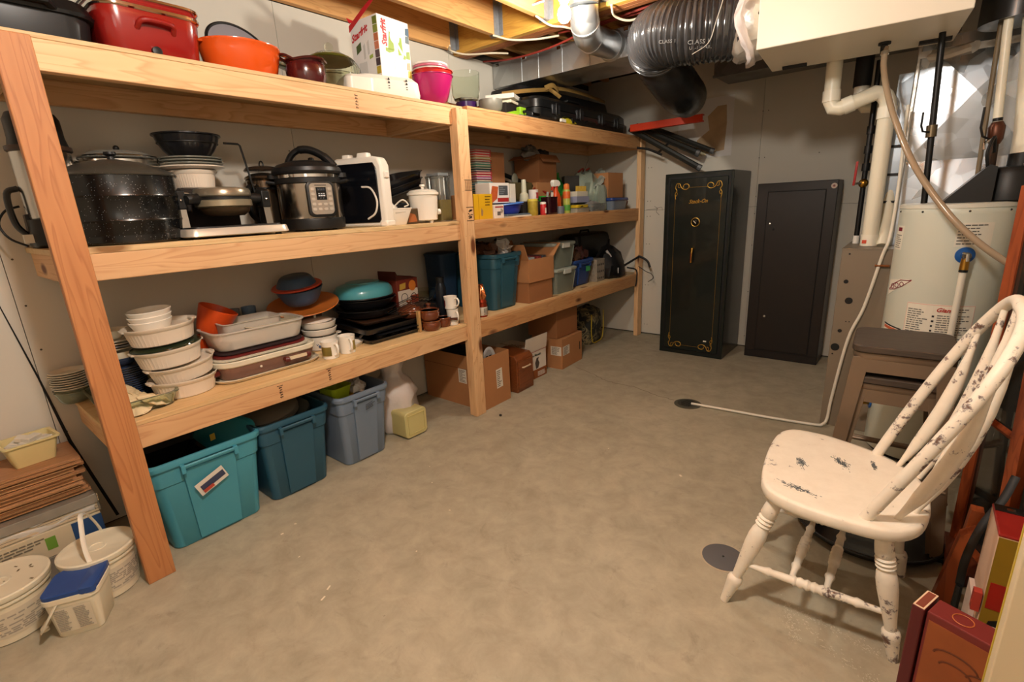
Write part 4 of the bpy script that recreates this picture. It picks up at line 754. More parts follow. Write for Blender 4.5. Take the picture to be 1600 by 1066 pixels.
A(pb, 'handle', M().Tb(bez([(.09, -.055, .15), (.06, -.05, .22), (.02, -.03, .285), (-.02, -.01, .31), (-.06, .02, .28), (-.09, .05, .20), (-.095, .055, .155)], 6), [(.003, .0075)]*37, 8), mat('#e8e2d2', .4))
pc_ = T('square_pail', 'small square pail with a bright blue lid in front of the cream pails', 'pail', (.018, -.183, 0), -.495)
A(pc_, 'bucket', M().RR([(.118, .118, .02, 0), (.122, .124, .02, .004), (.138, .145, .025, .135), (.146, .153, .027, .136), (.146, .153, .027, .152), (.138, .145, .025, .154), (.134, .141, .024, .154), (.116, .118, .02, .006)]), PAIL)
BL_ = mat('#274684', .35, var=.08)
A(pc_, 'lid', M().RR([(.143, .150, .027, .1545), (.143, .150, .027, .166), (.136, .143, .025, .169), (.128, .135, .022, .1685)]), BL_); A(pc_, 'lid_flap', M().RR([(.146, .046, .01, .150, 0, .050), (.146, .046, .012, .170, 0, .050), (.14, .042, .012, .171, 0, .05)]), BL_)
m = M(); m.skin([[(.0605+.0125*(z/.135)+.0007, y*(1+.1*z/.135), z) for y, z in ((-.048, .02), (.048, .02), (.048, .118), (-.048, .118))], [(.0605+.0125*(z/.135)+.0014, y*(1+.1*z/.135), z) for y, z in ((-.048, .02), (.048, .02), (.048, .118), (-.048, .118))]])
pl_ = A(pc_, 'paper_label', m, mat('#d6ccb6', .6), sm=0)
for k, (y0, s) in enumerate(((-.046, 1), (.006, 2))): lines(pl_, (.0648, y0, .026), (0, .036, 0), (.0078, 0, .088), 13, mat('#a39b8d', .6, var=0), s, lo=.7, fill=.4)
A(pc_, 'handle', M().Tb(bez([(.065, -.03, .14), (.085, -.055, .10), (.08, -.085, .055), (.03, -.10, .04), (-.03, -.098, .05), (-.07, -.05, .13)], 6), [(.0025, .006)]*31, 8), mat('#d9d0ba', .4)); A(pc_, 'handle_grip', M().Tb([(.062, -.083, .046), (.03, -.100, .037), (.0, -.1, .040)], [(.004, .011)]*3, 8), mat('#c9bda2', .4)); A(pc_, 'side_print', M().B(.012, -.0685, .085, .04, -.0675, .102), BLACK, sm=0)

# ================================================================ TOTES UNDER THE LOW SHELF
def tote(name, label, material, loc, wx, wy, h, rz=0, grp=None, tap=.84, handles=True, lidtop=False):
    t = T(name, label, 'tote', loc, rz, grp); q = .035; tw = .005
    f = lambda z: tap+(1-tap)*z/h
    A(t, 'tub', M().RR([(wx*tap-.01, wy*tap-.01, q, 0), (wx*tap, wy*tap, q, .006), (wx*f(h*.74), wy*f(h*.74), q, h*.74), (wx*f(h*.74)+.010, wy*f(h*.74)+.010, q, h*.75), (wx*f(h-.03)+.012, wy*f(h-.03)+.012, q, h-.03), (wx+.006, wy+.006, q, h-.028)] + [(wx+.026, wy+.026, q+.01, h-.026), (wx+.030, wy+.030, q+.01, h-.010), (wx+.022, wy+.022, q+.01, h), (wx+.002, wy+.002, q, h), (wx*f(h*.5)-tw, wy*f(h*.5)-tw, q, h*.5), (wx*tap-2*tw, wy*tap-2*tw, q, .01)], 6), material)
    # raised centre panel with pull handle on the +x and -x ends
    for s in (1, -1):
        m = M(); g = []
        for z, yw in ((.012, .20*wy), (h-.055, .24*wy)):
            x0 = s*(wx*(tap+(1-tap)*z/h)/2); g.append([(x0-s*.004, -yw, z), (x0+s*.009+s*(.006 if z > .3*h else 0), -yw, z), (x0+s*.009+s*(.006 if z > .3*h else 0), yw, z), (x0-s*.004, yw, z)])
        m.skin(g); A(t, 'end_panel', m, material, bev=.003, sm=0)
        if handles: A(t, 'handle', M().Tb([(s*(wx/2+.005), -.24*wy, h-.03), (s*(wx/2+.022), -.235*wy, h-.036), (s*(wx/2+.022), .235*wy, h-.036), (s*(wx/2+.005), .24*wy, h-.03)], [(.009, .006)]*4, 8), material)
        for k in (-1, 1): A(t, 'clip', M().B(*( (s*(wx/2+.010) if s > 0 else s*(wx/2+.028)), k*.24*wy-.008, h-.062), *((s*(wx/2+.028) if s > 0 else s*(wx/2+.010)), k*.24*wy+.008, h-.026)), material, bev=.002, sm=0)
    return t
TURQ = mat('#4793a6', .45, var=.05); TEALD = mat('#2a5468', .45, var=.06); GRYB = mat('#6f7f92', .5, var=.05)
t1 = tote('storage_tote', 'bright turquoise plastic tote full of black pans, beside the near post', TURQ, (-.325, .308, 0), .46, .415, .405)
panel(t1, 'sticker', (.243, -.055, .215), (0, .11, .045), (.005, -.022, .058), mat('#d8d2c6', .5)); panel(t1, 'sticker_print', (.2455, -.048, .235), (0, .092, .038), (.003, -.010, .026), mat('#39415c', .5)); panel(t1, 'sticker_print', (.2462, -.044, .226), (0, .04, .016), (.003, -.006, .014), mat('#b84a3a', .5))
O('tote_lid', M().RR([(.40, .30, .05, 0), (.42, .32, .05, .012), (.40, .30, .05, .026), (.34, .24, .05, .026)]), mat('#22818f', .45), 'turquoise tote lid stuck on edge inside the bright turquoise tote', 'lid', (-.36, .42, .30), 0, rot=(1.15, .15, .35)); 
O('sticker_tag', M().B(0, -.012, 0, .001, .012, .03), mat('#d6b440', .5), 'little yellow tag on the lid inside the turquoise tote', 'tag', (-.255, .385, .365), .3)
O('roasting_pan', M().RR([(.26, .18, .03, 0), (.32, .23, .04, .07), (.34, .25, .045, .072), (.34, .25, .045, .077), (.31, .22, .04, .077), (.25, .17, .03, .006)]), mat('#0d0d0f', .25, coat=.4), 'black roasting pan tipped inside the turquoise tote', 'pan', (-.30, .225, .27), 0, rot=(.12, .18, .1))
O('baking_tray', M().RR([(.30, .22, .02, 0), (.32, .24, .02, .03), (.33, .25, .02, .031), (.31, .23, .02, .029), (.29, .21, .02, .004)]), mat('#101012', .3, coat=.3), 'black baking tray standing at the back of the turquoise tote', 'tray', (-.42, .22, .26), 0, rot=(.0, -.9, .05))
t2 = tote('storage_tote', 'dark teal plastic tote, second under the left shelf', TEALD, (-.335, .690, 0), .46, .335, .405)
GRL = mat('#6f6a60', .4, .1, var=.08)
for i in range(4): O('pot_lid', M().L([(.0, .022), (.06, .020), (.11, .010), (.135, .003), (.138, 0), (.134, -.003), (.0, .018)], 36), GRL, f'grey dished lid, {ORD[i]} of the lids lying in the dark teal tote', 'lid', (-.30-.012*i, .655+.008*i, .405-.013*i), 0, 'grey lids in the teal tote', rot=(.18, .10, 0))
O('plastic_cover', M().RR([(.22, .16, .03, 0), (.23, .17, .03, .02), (.21, .15, .03, .02)]), mat('#77756c', .15, trans=.5), 'grey translucent lid leaning at the back of the dark teal tote', 'lid', (-.33, .77, .35), 0, rot=(.9, .25, .2))
t3 = tote('storage_tote', 'grey blue plastic tote with a few dark scribbles, third under the left shelf', GRYB, (-.335, 1.073, 0), .46, .30, .405)
lines(t3, (.2455, -.01, .30), (0, .06, .012), (.003, 0, .035), 4, INK, 3, lo=.7, fill=.25)
O('food_tub', M().RR([(.12, .10, .02, 0), (.145, .125, .025, .07), (.152, .132, .026, .071), (.140, .12, .024, .072), (.115, .095, .02, .004)]), mat('#a9c22a', .3, trans=.25), 'lime green plastic tub on top of the grey blue tote', 'tub', (-.235, .985, .368), .1); O('food_tub', M().RR([(.12, .10, .02, 0), (.145, .125, .025, .05), (.152, .132, .026, .051), (.140, .12, .024, .052), (.115, .095, .02, .004)]), mat('#c99a2a', .3, trans=.25), 'amber plastic tub under the lime green one', 'tub', (-.225, .985, .330), .15)
rn = random.Random(1)
for i in range(3): O('plastic_bag', M().SP((0, 0, 0), .055, (1.1, .8, .6), 14, 9).rough(.012, 5+i), mat('#cfcac6', .25, coat=.4), f'crumpled silvery bag in the grey blue tote, {["nearest the front", "middle one", "rearmost"][i]}', 'bag', (-.22-.09*i, 1.10+.03*i, .395), .5*i, 'silvery bags in the grey tote')
wbg = T('garbage_bag', 'full white plastic bag slumped on the floor beside the grey blue tote', 'bag', (-.33, 1.42, 0))
m = M(); m.L([(.10, 0), (.13, .02), (.14, .12), (.135, .20), (.14, .24), (.115, .30), (.07, .345), (.055, .38), (.075, .42), (.10, .46)], 26, sx=1.05, sy=1.0, fl=5, fa=.05); m.rough(.008, 3); A(wbg, 'sack', m, mat('#cfc7c3', .3, coat=.3, bump=.6, bscale=20), sm=80)
yc = T('square_canister', 'pale yellow translucent plastic canister lying on its side before the white bag', 'canister', (-.215, 1.405, 0))
m = M(); m.RR([(.155, .155, .022, 0), (.162, .162, .024, .004), (.170, .170, .024, .19), (.174, .174, .024, .192), (.174, .174, .024, .200), (.16, .16, .022, .200), (.150, .150, .02, .006)]); m.X(Matrix.Translation((.10, .0, .088))@Matrix.Rotation(-PI/2, 4, 'Y')@Matrix.Translation((0, 0, 0))); A(yc, 'tub', m, mat('#cdc386', .35, trans=.12))
A(yc, 'base_ridge', M().Tb([(.1005, a, b_) for a, b_ in ((-.06, .03), (.06, .03), (.06, .145), (-.06, .145))], .003, 6, True), mat('#c2b778', .4))
# ================================================================ FLOOR, RIGHT BAY
def carton(label, loc, wx, wy, h, rz=0, material=None, op=False, flaps=(), name='cardboard_box', grp=None, t=.004):
    material = material or CARD; o = T(name, label, 'box', loc, rz, grp); m = M()
    if op:
        for a in ((-wx/2, -wy/2, wx/2, -wy/2+t), (-wx/2, wy/2-t, wx/2, wy/2), (-wx/2, -wy/2+t, -wx/2+t, wy/2-t), (wx/2-t, -wy/2+t, wx/2, wy/2-t)):
            A(o, 'side', M().B(a[0], a[1], 0, a[2], a[3], h), material, sm=0)
        A(o, 'bottom', M().B(-wx/2+t, -wy/2+t, 0, wx/2-t, wy/2-t, t), material, sm=0)
    else:
        A(o, 'carton', m.B(-wx/2, -wy/2, 0, wx/2, wy/2, h), material, bev=.003, sm=0); A(o, 'tape_seam', M().B(-wx/2-.0005, -.003, h-.0005, wx/2+.0005, .003, h+.0006), mat('#6a4426', .6), sm=0)
    for side, ang, ln in flaps:
        c, s = math.cos(ang)*ln, math.sin(ang)*ln
        p, u = {'+x': ((wx/2, -wy/2, h), (0, wy, 0)), '-x': ((-wx/2, wy/2, h), (0, -wy, 0)), '+y': ((wx/2, wy/2, h), (-wx, 0, 0)), '-y': ((-wx/2, -wy/2, h), (wx, 0, 0))}[side]
        d = {'+x': (c, 0, s), '-x': (-c, 0, s), '+y': (0, c, s), '-y': (0, -c, s)}[side]; p, u, d = Vector(p), Vector(u), Vector(d); n = u.cross(d).normalized()*t
        A(o, 'flap', M().skin([[p, p+u, p+u+d, p+d], [p+n, p+u+n, p+u+d+n, p+d+n]]), material, sm=0)
    return o
def shiplabel(o, at, u, v, seed):
    p = panel(o, 'shipping_label', at, u, v, mat('#d9d0c0', .6)); lines(p, Vector(at)+Vector(u)*.1+Vector(v)*.06, Vector(u)*.8, Vector(v)*.88, 9, mat('#5b5046', .6, var=0), seed, lo=.5)
b1 = carton('large open cardboard box with shipping labels behind the middle post', (-.305, 2.042, 0), .565, .278, .362, 0, CARD, True)
shiplabel(b1, (.2826, .0, .115), (0, .062, .004), (0, -.004, .135), 1); shiplabel(b1, (.06, -.1391, .165), (.075, 0, 0), (0, 0, .10), 2)
A(b1, 'printed_fold', M().B(-.28, -.1396, .265, .28, -.139, .268), mat('#6a4226', .7), sm=0)
sl = T('slipper_rack', 'curved grey white plastic crate end with black slots sticking up in the open box', 'crate', (-.10, 2.06, .23))
A(sl, 'arch', M().Tb(arc((0, 0, .06), .06, -.3, PI+.3, 14, 'x', 1, 1.6), [(.005, .012)]*15, 8), mat('#c9c9c9', .4)); A(sl, 'plate', M().PR([(.055*math.cos(a), .06+.085*math.sin(a)) for a in [k*PI/12 for k in range(13)]]+[(-.055, 0), (.055, 0)], 'x', -.008, 0), mat('#a9a8a6', .5))
m = M()
for a in (-.028, .004): 
    for z in (.075, .095): m.B(.0, a, z, .0012, a+.022, z+.011)
A(sl, 'slots', m, HOLE, sm=0)
O('black_liner', M().SP((0, 0, 0), .1, (2.0, 1.1, .55), 16, 9).rough(.012, 8), mat('#0f1416', .5), 'dark fabric heap filling the back of the open cardboard box', 'fabric', (-.36, 2.04, .315))
b2_ = T('wooden_box', 'small dark stained wooden bread box with pale handle in front of the printed carton', 'box', (-.155, 2.370, 0), .03)
DW = wood('y', '#7d4522', '#56290f', '#2c1408', 'dark_stain', 1, .35)
A(b2_, 'body', M().PR([(-.13, 0), (.122, 0), (.122, .245), (.095, .275), (-.13, .28)], 'y', -.10, .10), DW, bev=.006, sm=0); A(b2_, 'door', M().B(.122, -.088, .02, .130, .088, .235), DW, bev=.004, sm=0); A(b2_, 'handle', M().Tb([(.128, -.045, .185), (.142, -.04, .187), (.142, .04, .187), (.128, .045, .185)], .006, 8), mat('#cbb190', .35))
WCT = mat('#d8cec0', .6, var=.04)
b3 = carton('white printed carton with brown lower band and one raised flap, on the floor', (-.285, 2.60, 0), .36, .275, .235, 0, WCT, False, [('+x', 1.45, .115)])
A(b3, 'brown_band', M().B(.1800, -.1376, .004, .1812, .1376, .075), mat('#8a4a1e', .6), sm=0); lines(b3, (.1812, .02, .015), (0, .10, 0), (0, 0, .04), 4, mat('#d8cec0', .6), 5, lo=.9); text(b3, 'Custom Mosaic', .026, (.1812, -.12, .185), (0, 1, 0), (0, 0, 1), mat('#3e4a34', .6), bold=.0005, sx=1.15)
A(b3, 'red_line', M().B(.1800, -.1376, .222, .1812, .1376, .226), mat('#9c4030', .6), sm=0); A(b3, 'figure_print', M().PR([(.0, .08), (.03, .085), (.045, .12), (.03, .15), (.04, .17), (.01, .165), (-.01, .13)], 'x', .1803, .1815), mat('#4a4038', .6), sm=0)
text(b3, 'Custom Mosaic', .03, (-.10, -.1381, .185), (1, 0, 0), (0, 0, 1), mat('#3e4a34', .6), bold=.0004)
lines(b3, (-.08, -.05, .2358), (.18, 0, 0), (0, .09, 0), 4, mat('#5a4a3a', .6), 9, lo=.5, fill=.3)
b4 = carton('brown cardboard box with white shipping labels, lower one of the pair on the floor', (-.205, 3.045, 0), .295, .335, .255, .05, CARD, False)
shiplabel(b4, (.1482, -.155, .115), (0, .105, 0), (0, 0, .075), 3); shiplabel(b4, (.04, -.1681, .115), (.10, 0, 0), (0, 0, .075), 4); A(b4, 'hand_hole', M().B(.1476, .12, .10, .1484, .135, .17), HOLE, sm=0)
carton('plain brown cardboard box, upper one of the pair on the floor, close below the shelf', (-.235, 3.03, .257), .29, .31, .235, .0, CARD2)
cmo = T('duffel_bag', 'camouflage bag with a yellow trim standing on the floor at the far end', 'bag', (-.33, 3.74, 0), .08)
m_, nt, p_, N_ = nodes('camouflage'); tc_ = N_('ShaderNodeTexCoord'); nz_ = N_('ShaderNodeTexNoise'); nz_.inputs['Scale'].default_value = 9; nz_.inputs['Distortion'].default_value = 1.5; cr_ = N_('ShaderNodeValToRGB'); cr_.color_ramp.interpolation = 'CONSTANT'; e_ = cr_.color_ramp.elements
e_[0].color = (*lin('#23251f'), 1); e_[1].position = .47; e_[1].color = (*lin('#5a5540'), 1); q_ = e_.new(.55); q_.color = (*lin('#8a7d5a'), 1); q_ = e_.new(.61); q_.color = (*lin('#2c2a20'), 1); nt.links.new(tc_.outputs['Object'], nz_.inputs['Vector']); nt.links.new(nz_.outputs['Fac'], cr_.inputs[0]); nt.links.new(cr_.outputs[0], p_.inputs['Base Color']); p_.inputs['Roughness'].default_value = .8
A(cmo, 'bag_body', M().RR([(.20, .26, .06, 0), (.23, .29, .08, .02), (.24, .30, .08, .22), (.22, .27, .08, .31), (.12, .18, .05, .345)], 5), m_); A(cmo, 'yellow_trim', M().Tb([(.118, a, b_) for a, b_ in [(-.13, .30), (-.135, .12), (-.11, .03), (-.06, .012), (.06, .012), (.11, .03), (.135, .12), (.13, .30)]], .005, 8), mat('#c2a72c', .5)); A(cmo, 'carry_handle', M().Tb(bez([(.0, -.06, .34), (0, -.03, .365), (0, .03, .365), (0, .06, .34)], 5), [(.004, .014)]*16, 8), RUBBER)
# ================================================================ LEFT BAY, LOW SHELF
def bowl(name, label, cat, loc, R, h, material, rb=.5, t=.004, rim=0., fl=0, fa=0., sx=1, sy=1, rot=None, rz=0, grp=None, seg=36, bulge=.75):
    m = M(); o = [(R*rb-.003, 0), (R*rb, .002)]
    for k in range(1, 6): q = k/5; o.append((R*(rb+(1-rb)*q**bulge), h*q))
    if rim: o += [(R+rim, h), (R+rim, h+.003)]
    o.append((R-t, h+.002))
    for k in range(4, 0, -1): q = k/5; o.append((R*(rb+(1-rb)*q**bulge)-t, h*q))
    o.append((R*rb-t, t)); m.L(o, seg, sx=sx, sy=sy, fl=fl, fa=fa); return O(name, m, material, label, cat, loc, rz, grp, rot=rot)
PORC = mat('#e2d5c3', .3, var=.03, coat=.3); PORW = mat('#ece6da', .25, var=.02, coat=.3); DKR = mat('#5a1a1c', .35, var=.08)
gd = T('glass_baking_dish', 'clear glass baking dish holding scallop shells behind the near post', 'dish', (-.30, .150, ZL), -.02)
A(gd, 'dish', M().RR([(.36, .20, .03, 0), (.37, .21, .035, .006), (.40, .235, .04, .05), (.425, .25, .045, .052), (.425, .25, .045, .056), (.395, .23, .04, .056), (.363, .203, .03, .009), (.353, .195, .03, .005)]), mat('#cfd8be', .05, var=0, trans=.92))
SHELL = mat('#d9c49c', .6, var=.12)
for i, (x, y, z, rx, lab) in enumerate(((-.13, .12, .02, .25, 'nearest the rim'), (-.17, .15, .032, .4, 'second from the rim'), (-.21, .13, .045, .5, 'leaning in the middle'), (-.25, .15, .05, .8, 'standing at the back'), (-.15, .19, .03, .15, 'lying at the right'))):
    m = M(); g = []
    for r_ in (.0, .35, .7, .9, 1.0): g.append([(.055*r_*math.cos(a)*(1+.05*math.cos(9*a)), .055*r_*math.sin(a)*(1+.05*math.cos(9*a)), .016*(1-r_*r_)+.003*r_*math.cos(9*a)) for a in [k*2*PI/54 for k in range(54)]])
    m.skin(g); m.skin([[(p[0]*.96, p[1]*.96, p[2]-.003) for p in q] for q in g]); O('scallop_shell', m, SHELL, f'pale scalloped shell dish in the glass baking dish, {lab}', 'shell', (x, y, ZL+z), .5*i, 'scallop shells', rot=(.1*i, rx, .6*i))
def plate(R, h=.012): return M().L([(R*.55, 0), (R*.62, .002), (R*.75, .003), (R, h), (R, h+.003), (R*.74, .006), (R*.6, .004), (.0, .004)], 40)
STK = mat('#d8d0bd', .3, var=.03, coat=.3); BRIM = mat('#32405c', .35, var=.1)
def platestack(n, R, x, y, z0, dz, lab, grp, rim=True, mt=STK):
    first = None
    for i in range(n):
        L_ = f'{lab}, {ORD[n-1-i] if n-1-i < 18 else "lowest"} of the stack'; loc = (x+.002*math.sin(i*2.1), y+.002*math.cos(i*1.7), z0+i*dz)
        if first is None:
            first = T('plate', L_, 'plate', loc, 0, grp); A(first, 'dish', plate(R), mt)
            if rim: A(first, 'blue_rim', M().L([(R-.012, .0118), (R+.0006, .0122), (R+.0008, .0156), (R-.012, .0142)], 40), BRIM, 'dark blue rim band')
        else: clone(first, L_, loc)
platestack(14, .076, -.40, .165, ZL, .0092, 'cream dinner plate with dark blue rim', 'blue rimmed dinner plates')
zs = ZL+14*.0092+.008
bb = T('bowl', 'cream bowl with dark blue base band on top of the rimmed plates', 'bowl', (-.40, .165, zs)); A(bb, 'body', M().L([(.04, 0), (.058, .012), (.070, .035), (.076, .062), (.074, .062), (.066, .034), (.054, .014), (.0, .008)], 36), STK); A(bb, 'blue_band', M().L([(.0405, .0005), (.0592, .0115), (.0672, .026), (.0668, .0262), (.05, .012), (.03, .001)], 36), BRIM, 'dark blue band')
A(bb, 'cottage_print', M().L([(.0673, .027), (.0710, .036), (.0708, .036), (.066, .027)], 36, fl=9, fa=.008), BRIM, 'jagged blue print')
zs += .064
for i in range(4): O('saucer', M().L([(.03, 0), (.045, .002), (.068, .009), (.068, .012), (.044, .005), (0, .004)], 32), STK if i != 1 else mat('#9aa0ae', .3), f'small cream saucer, {ORD[3-i]} of four above the blue banded bowl', 'saucer', (-.40+.002*i, .165, zs+.011*i), 0, 'saucers on the plate stack')
bowl('bowl', 'small plain cream bowl at the very top of the plate stack', 'bowl', (-.40, .165, zs+.048), .055, .034, STK, .55)
platestack(8, .062, -.525, .015, ZL+.052, .0095, 'small cream side plate behind the near post', 'small side plates', False)
bowl('bowl', 'low glass bowl under the small cream side plates', 'bowl', (-.525, .015, ZL), .060, .048, mat('#c9d0bc', .1, trans=.8), .7)
# fluted casseroles
def fluted(label, loc, R, h, rz=0, rot=None, grp='fluted white casseroles', lid=False):
    t = T('casserole_dish', label, 'casserole', loc, rz, grp, rot=rot)
    A(t, 'dish', M().L([(R*.80, 0), (R*.85, .004), (R*.93, h*.72), (R*.945, h*.78)], 96, sx=1, sy=1.08, fl=48, fa=.010), PORC)
    A(t, 'rim', M().L([(R*.945, h*.77), (R*.97, h*.80), (R, h-.006), (R*1.015, h-.003), (R*1.015, h), (R*.985, h), (R*.93, h*.8), (R*.86, .010), (.0, .008)], 56, sx=1, sy=1.08), PORC)
    for s in (-1, 1): A(t, 'tab_handle', M().RR([(.05, .020, .009, h-.008, 0, s*R*1.05), (.052, .022, .010, h-.001, 0, s*R*1.05)]), PORC)
    if lid: A(t, 'glass_lid', M().L([(R*1.0, h+.0005), (R*1.02, h+.003), (R*1.0, h+.007), (R*.8, h+.014), (R*.3, h+.018), (.0, h+.018)], 48, sx=1, sy=1.08), mat('#46573c', .06, var=0, trans=.75), 'dark green tinted glass lid')
    return t
fluted('fluted white oval casserole with tabs, lowest of the leaning stack', (-.235, .325, ZL), .114, .074, .05)
fluted('fluted white oval casserole tilted in the leaning stack, second from bottom', (-.235, .332, ZL+.072), .114, .068, .05, rot=(.10, .02, .05))
fluted('fluted white oval casserole with green glass lid, third from bottom of the stack', (-.245, .300, ZL+.135), .113, .074, 0, rot=(.06, 0, 0), lid=True)
fluted('fluted white oval casserole at the top of the leaning stack, holding bowls', (-.245, .290, ZL+.228), .115, .074, 0, rot=(.05, .0, .0))
for i in range(3): bowl('bowl', f'milky white round bowl, {ORD[2-i]} of three nested on the top casserole', 'bowl', (-.255+.003*i, .268, ZL+.262+.020*i), .074+.001*i, .058, PORW, .62, fl=12, fa=.006, rot=(.06, .02, 0), grp='nested milky bowls')
bowl('bowl', 'bright orange plastic bowl tipped on its side against the stacked one', 'bowl', (-.40, .510, ZL+.190), .082, .120, mat('#d8501c', .4), .66, rot=(-.42, .22, 0)); bowl('bowl', 'bright orange plastic bowl standing upright under the tipped one', 'bowl', (-.40, .500, ZL), .078, .10, mat('#d0481a', .4), .7); bowl('bowl', 'second orange plastic bowl nested between the tipped and upright ones', 'bowl', (-.40, .500, ZL+.088), .082, .09, mat('#d44c1b', .4), .68)
# roasting dish, trays, clear tub
TAUP = mat('#85655a', .35, .15, var=.06)
sk = T('electric_griddle', 'taupe enamel roaster dish with dark red handles on a cream tray, front of shelf', 'roaster', (-.285, .665, ZL), .0)
A(sk, 'base_tray', M().RR([(.27, .45, .07, 0), (.29, .47, .08, .006), (.305, .485, .085, .016), (.30, .48, .085, .018), (.285, .465, .08, .010)]), mat('#d3c7ae', .35)); A(sk, 'dish', M().RR([(.24, .41, .06, .012), (.25, .42, .065, .018), (.275, .45, .075, .070), (.27, .445, .075, .070)]), TAUP)
A(sk, 'rim', M().RR([(.276, .451, .075, .068), (.292, .468, .085, .074), (.295, .471, .085, .092), (.285, .461, .08, .096), (.275, .45, .075, .086)]), mat('#d9d2bd', .3), 'cream rim')
HR = mat('#5e1f1a', .4)
for (x, y, hx) in ((.145, .10, 0), (.045, -.232, 1)):
    if not hx:
        A(sk, 'handle', M().B(.158, y-.045, .048, .168, y+.045, .062), mat('#d3c4a8', .4))
        for s in (-1, 1): A(sk, 'handle_end', M().Tb([(.134, y+s*.05, .050), (.166, y+s*.05, .052), (.168, y+s*.042, .052)], [.010, .013, .010], 10), HR)
    else:
        A(sk, 'handle', M().B(x-.05, -.250, .046, x+.04, -.240, .06), mat('#d3c4a8', .4)); A(sk, 'handle_end', M().Tb([(x+.04, -.222, .048), (x+.05, -.248, .05)], .013, 10), HR); A(sk, 'handle_end', M().Tb([(x-.05, -.222, .048), (x-.05, -.248, .05)], .013, 10), HR)
A(sk, 'indicator', M().SP((.134, -.06, .045), .006, seg=8, rings=5), mat('#d8cbb8', .3))
for i, (c_, z, lb) in enumerate((('#c9c3b0', .097, 'cream plastic lid'), ('#6b2320', .108, 'dark red plastic tray lid'), ('#2c1f22', .121, 'very dark plum plastic lid'))):
    O('tray_lid', M().RR([(.255-.012*i, .42-.02*i, .06, 0), (.262-.012*i, .43-.02*i, .065, .004), (.262-.012*i, .43-.02*i, .065, .010), (.24-.012*i, .40-.02*i, .06, .012)]), mat(c_, .4), f'{lb} between the taupe roaster and the clear tub', 'lid', (-.285, .650, ZL+z), 0, rot=(.0, .02, 0))
CLR = mat('#e6dfd4', .3, var=.02, trans=.45, ior=1.2)
ct = T('food_container', 'large frosted clear plastic tub with wide rim on the dark red lid', 'container', (-.285, .655, ZL+.136), .0)
A(ct, 'tub', M().RR([(.20, .36, .05, 0), (.21, .37, .055, .004), (.235, .40, .06, .060), (.238, .403, .06, .078), (.255, .42, .065, .080), (.255, .42, .065, .085), (.232, .397, .06, .085), (.205, .365, .055, .008)]), CLR)
O('food_container', M().RR([(.17, .22, .03, 0), (.19, .24, .035, .07), (.20, .25, .035, .072), (.185, .235, .03, .074), (.165, .215, .03, .006)]), mat('#ddd5bb', .3, trans=.3), 'smaller cream translucent tub nested in the large clear tub', 'container', (-.275, .715, ZL+.147), .05)
O('food_container', M().RR([(.16, .24, .03, 0), (.175, .26, .035, .08), (.185, .27, .035, .082), (.17, .255, .03, .084), (.155, .235, .03, .006)]), CLR, 'second clear tub stacked at the back inside the large tub', 'container', (-.31, .645, ZL+.160), -.03)
for i, (y, m_c) in enumerate(((.665, '#a0a2a4'), (.745, '#8fa8c2'))):
    for k in range(2): O('tumbler', M().L([(.03, 0), (.034, .09), (.032, .09), (.028, .006), (0, .005)], 24), mat(m_c, .2, trans=.6, ior=1.15), f'{"grey" if i == 0 else "bluish"} clear plastic tumbler, {"lower" if k == 0 else "upper"} of its pair by the back wall', 'tumbler', (-.52, y, ZL+.11+.06*k), 0)
    O('canister', M().L([(.036, 0), (.038, .11), (0, .11)], 20), mat('#8f8672', .4), f'dull round canister under the {"grey" if i == 0 else "bluish"} tumblers by the back wall', 'canister', (-.52, y, ZL), 0)
# flowered white casserole stack
wf = T('casserole_dish', 'white round casserole with small blue flowers, bottom of its stack', 'casserole', (-.355, 1.015, ZL)); A(wf, 'dish', M().L([(.070, 0), (.078, .004), (.090, .05), (.092, .075), (.089, .075), (.075, .008), (0, .006)], 40), PORW)
rn = random.Random(2)
for k in range(9):
    a = -.75+k*.17+rn.uniform(-.03, .03); z = .03+rn.uniform(-.006, .010); r = .0845
    m = M()
    for j in range(4): b_ = a+.05*math.cos(j*PI/2); m.SP((r*math.cos(b_), r*math.sin(b_), z+.005*math.sin(j*PI/2)), .0035, seg=6, rings=4)
    A(wf, 'blue_flower', m, mat('#2f4a78', .4))
for s in (-1, 1): A(wf, 'tab_handle', M().RR([(.04, .03, .01, .066, .02*s, s*.092), (.04, .03, .01, .072, .02*s, s*.092)]), PORW)
for i, lb in enumerate(('middle white round casserole of the stack, above the flowered one', 'upper white round casserole of the stack, under the knobbed lid')): bowl('casserole_dish', lb, 'casserole', (-.355, 1.015, ZL+.077+.036*i), .091, .034, PORW, .86)
kl = T('knobbed_cover', 'white lid with a knob on the flowered casserole stack', 'lid', (-.355, 1.0, ZL+.150)); A(kl, 'lid', M().L([(.082, 0), (.084, .003), (.07, .012), (.03, .018), (0, .018)], 36), PORW); A(kl, 'knob', M().L([(.007, .017), (.006, .03), (.014, .038), (.012, .045), (0, .046)], 20), PORW)
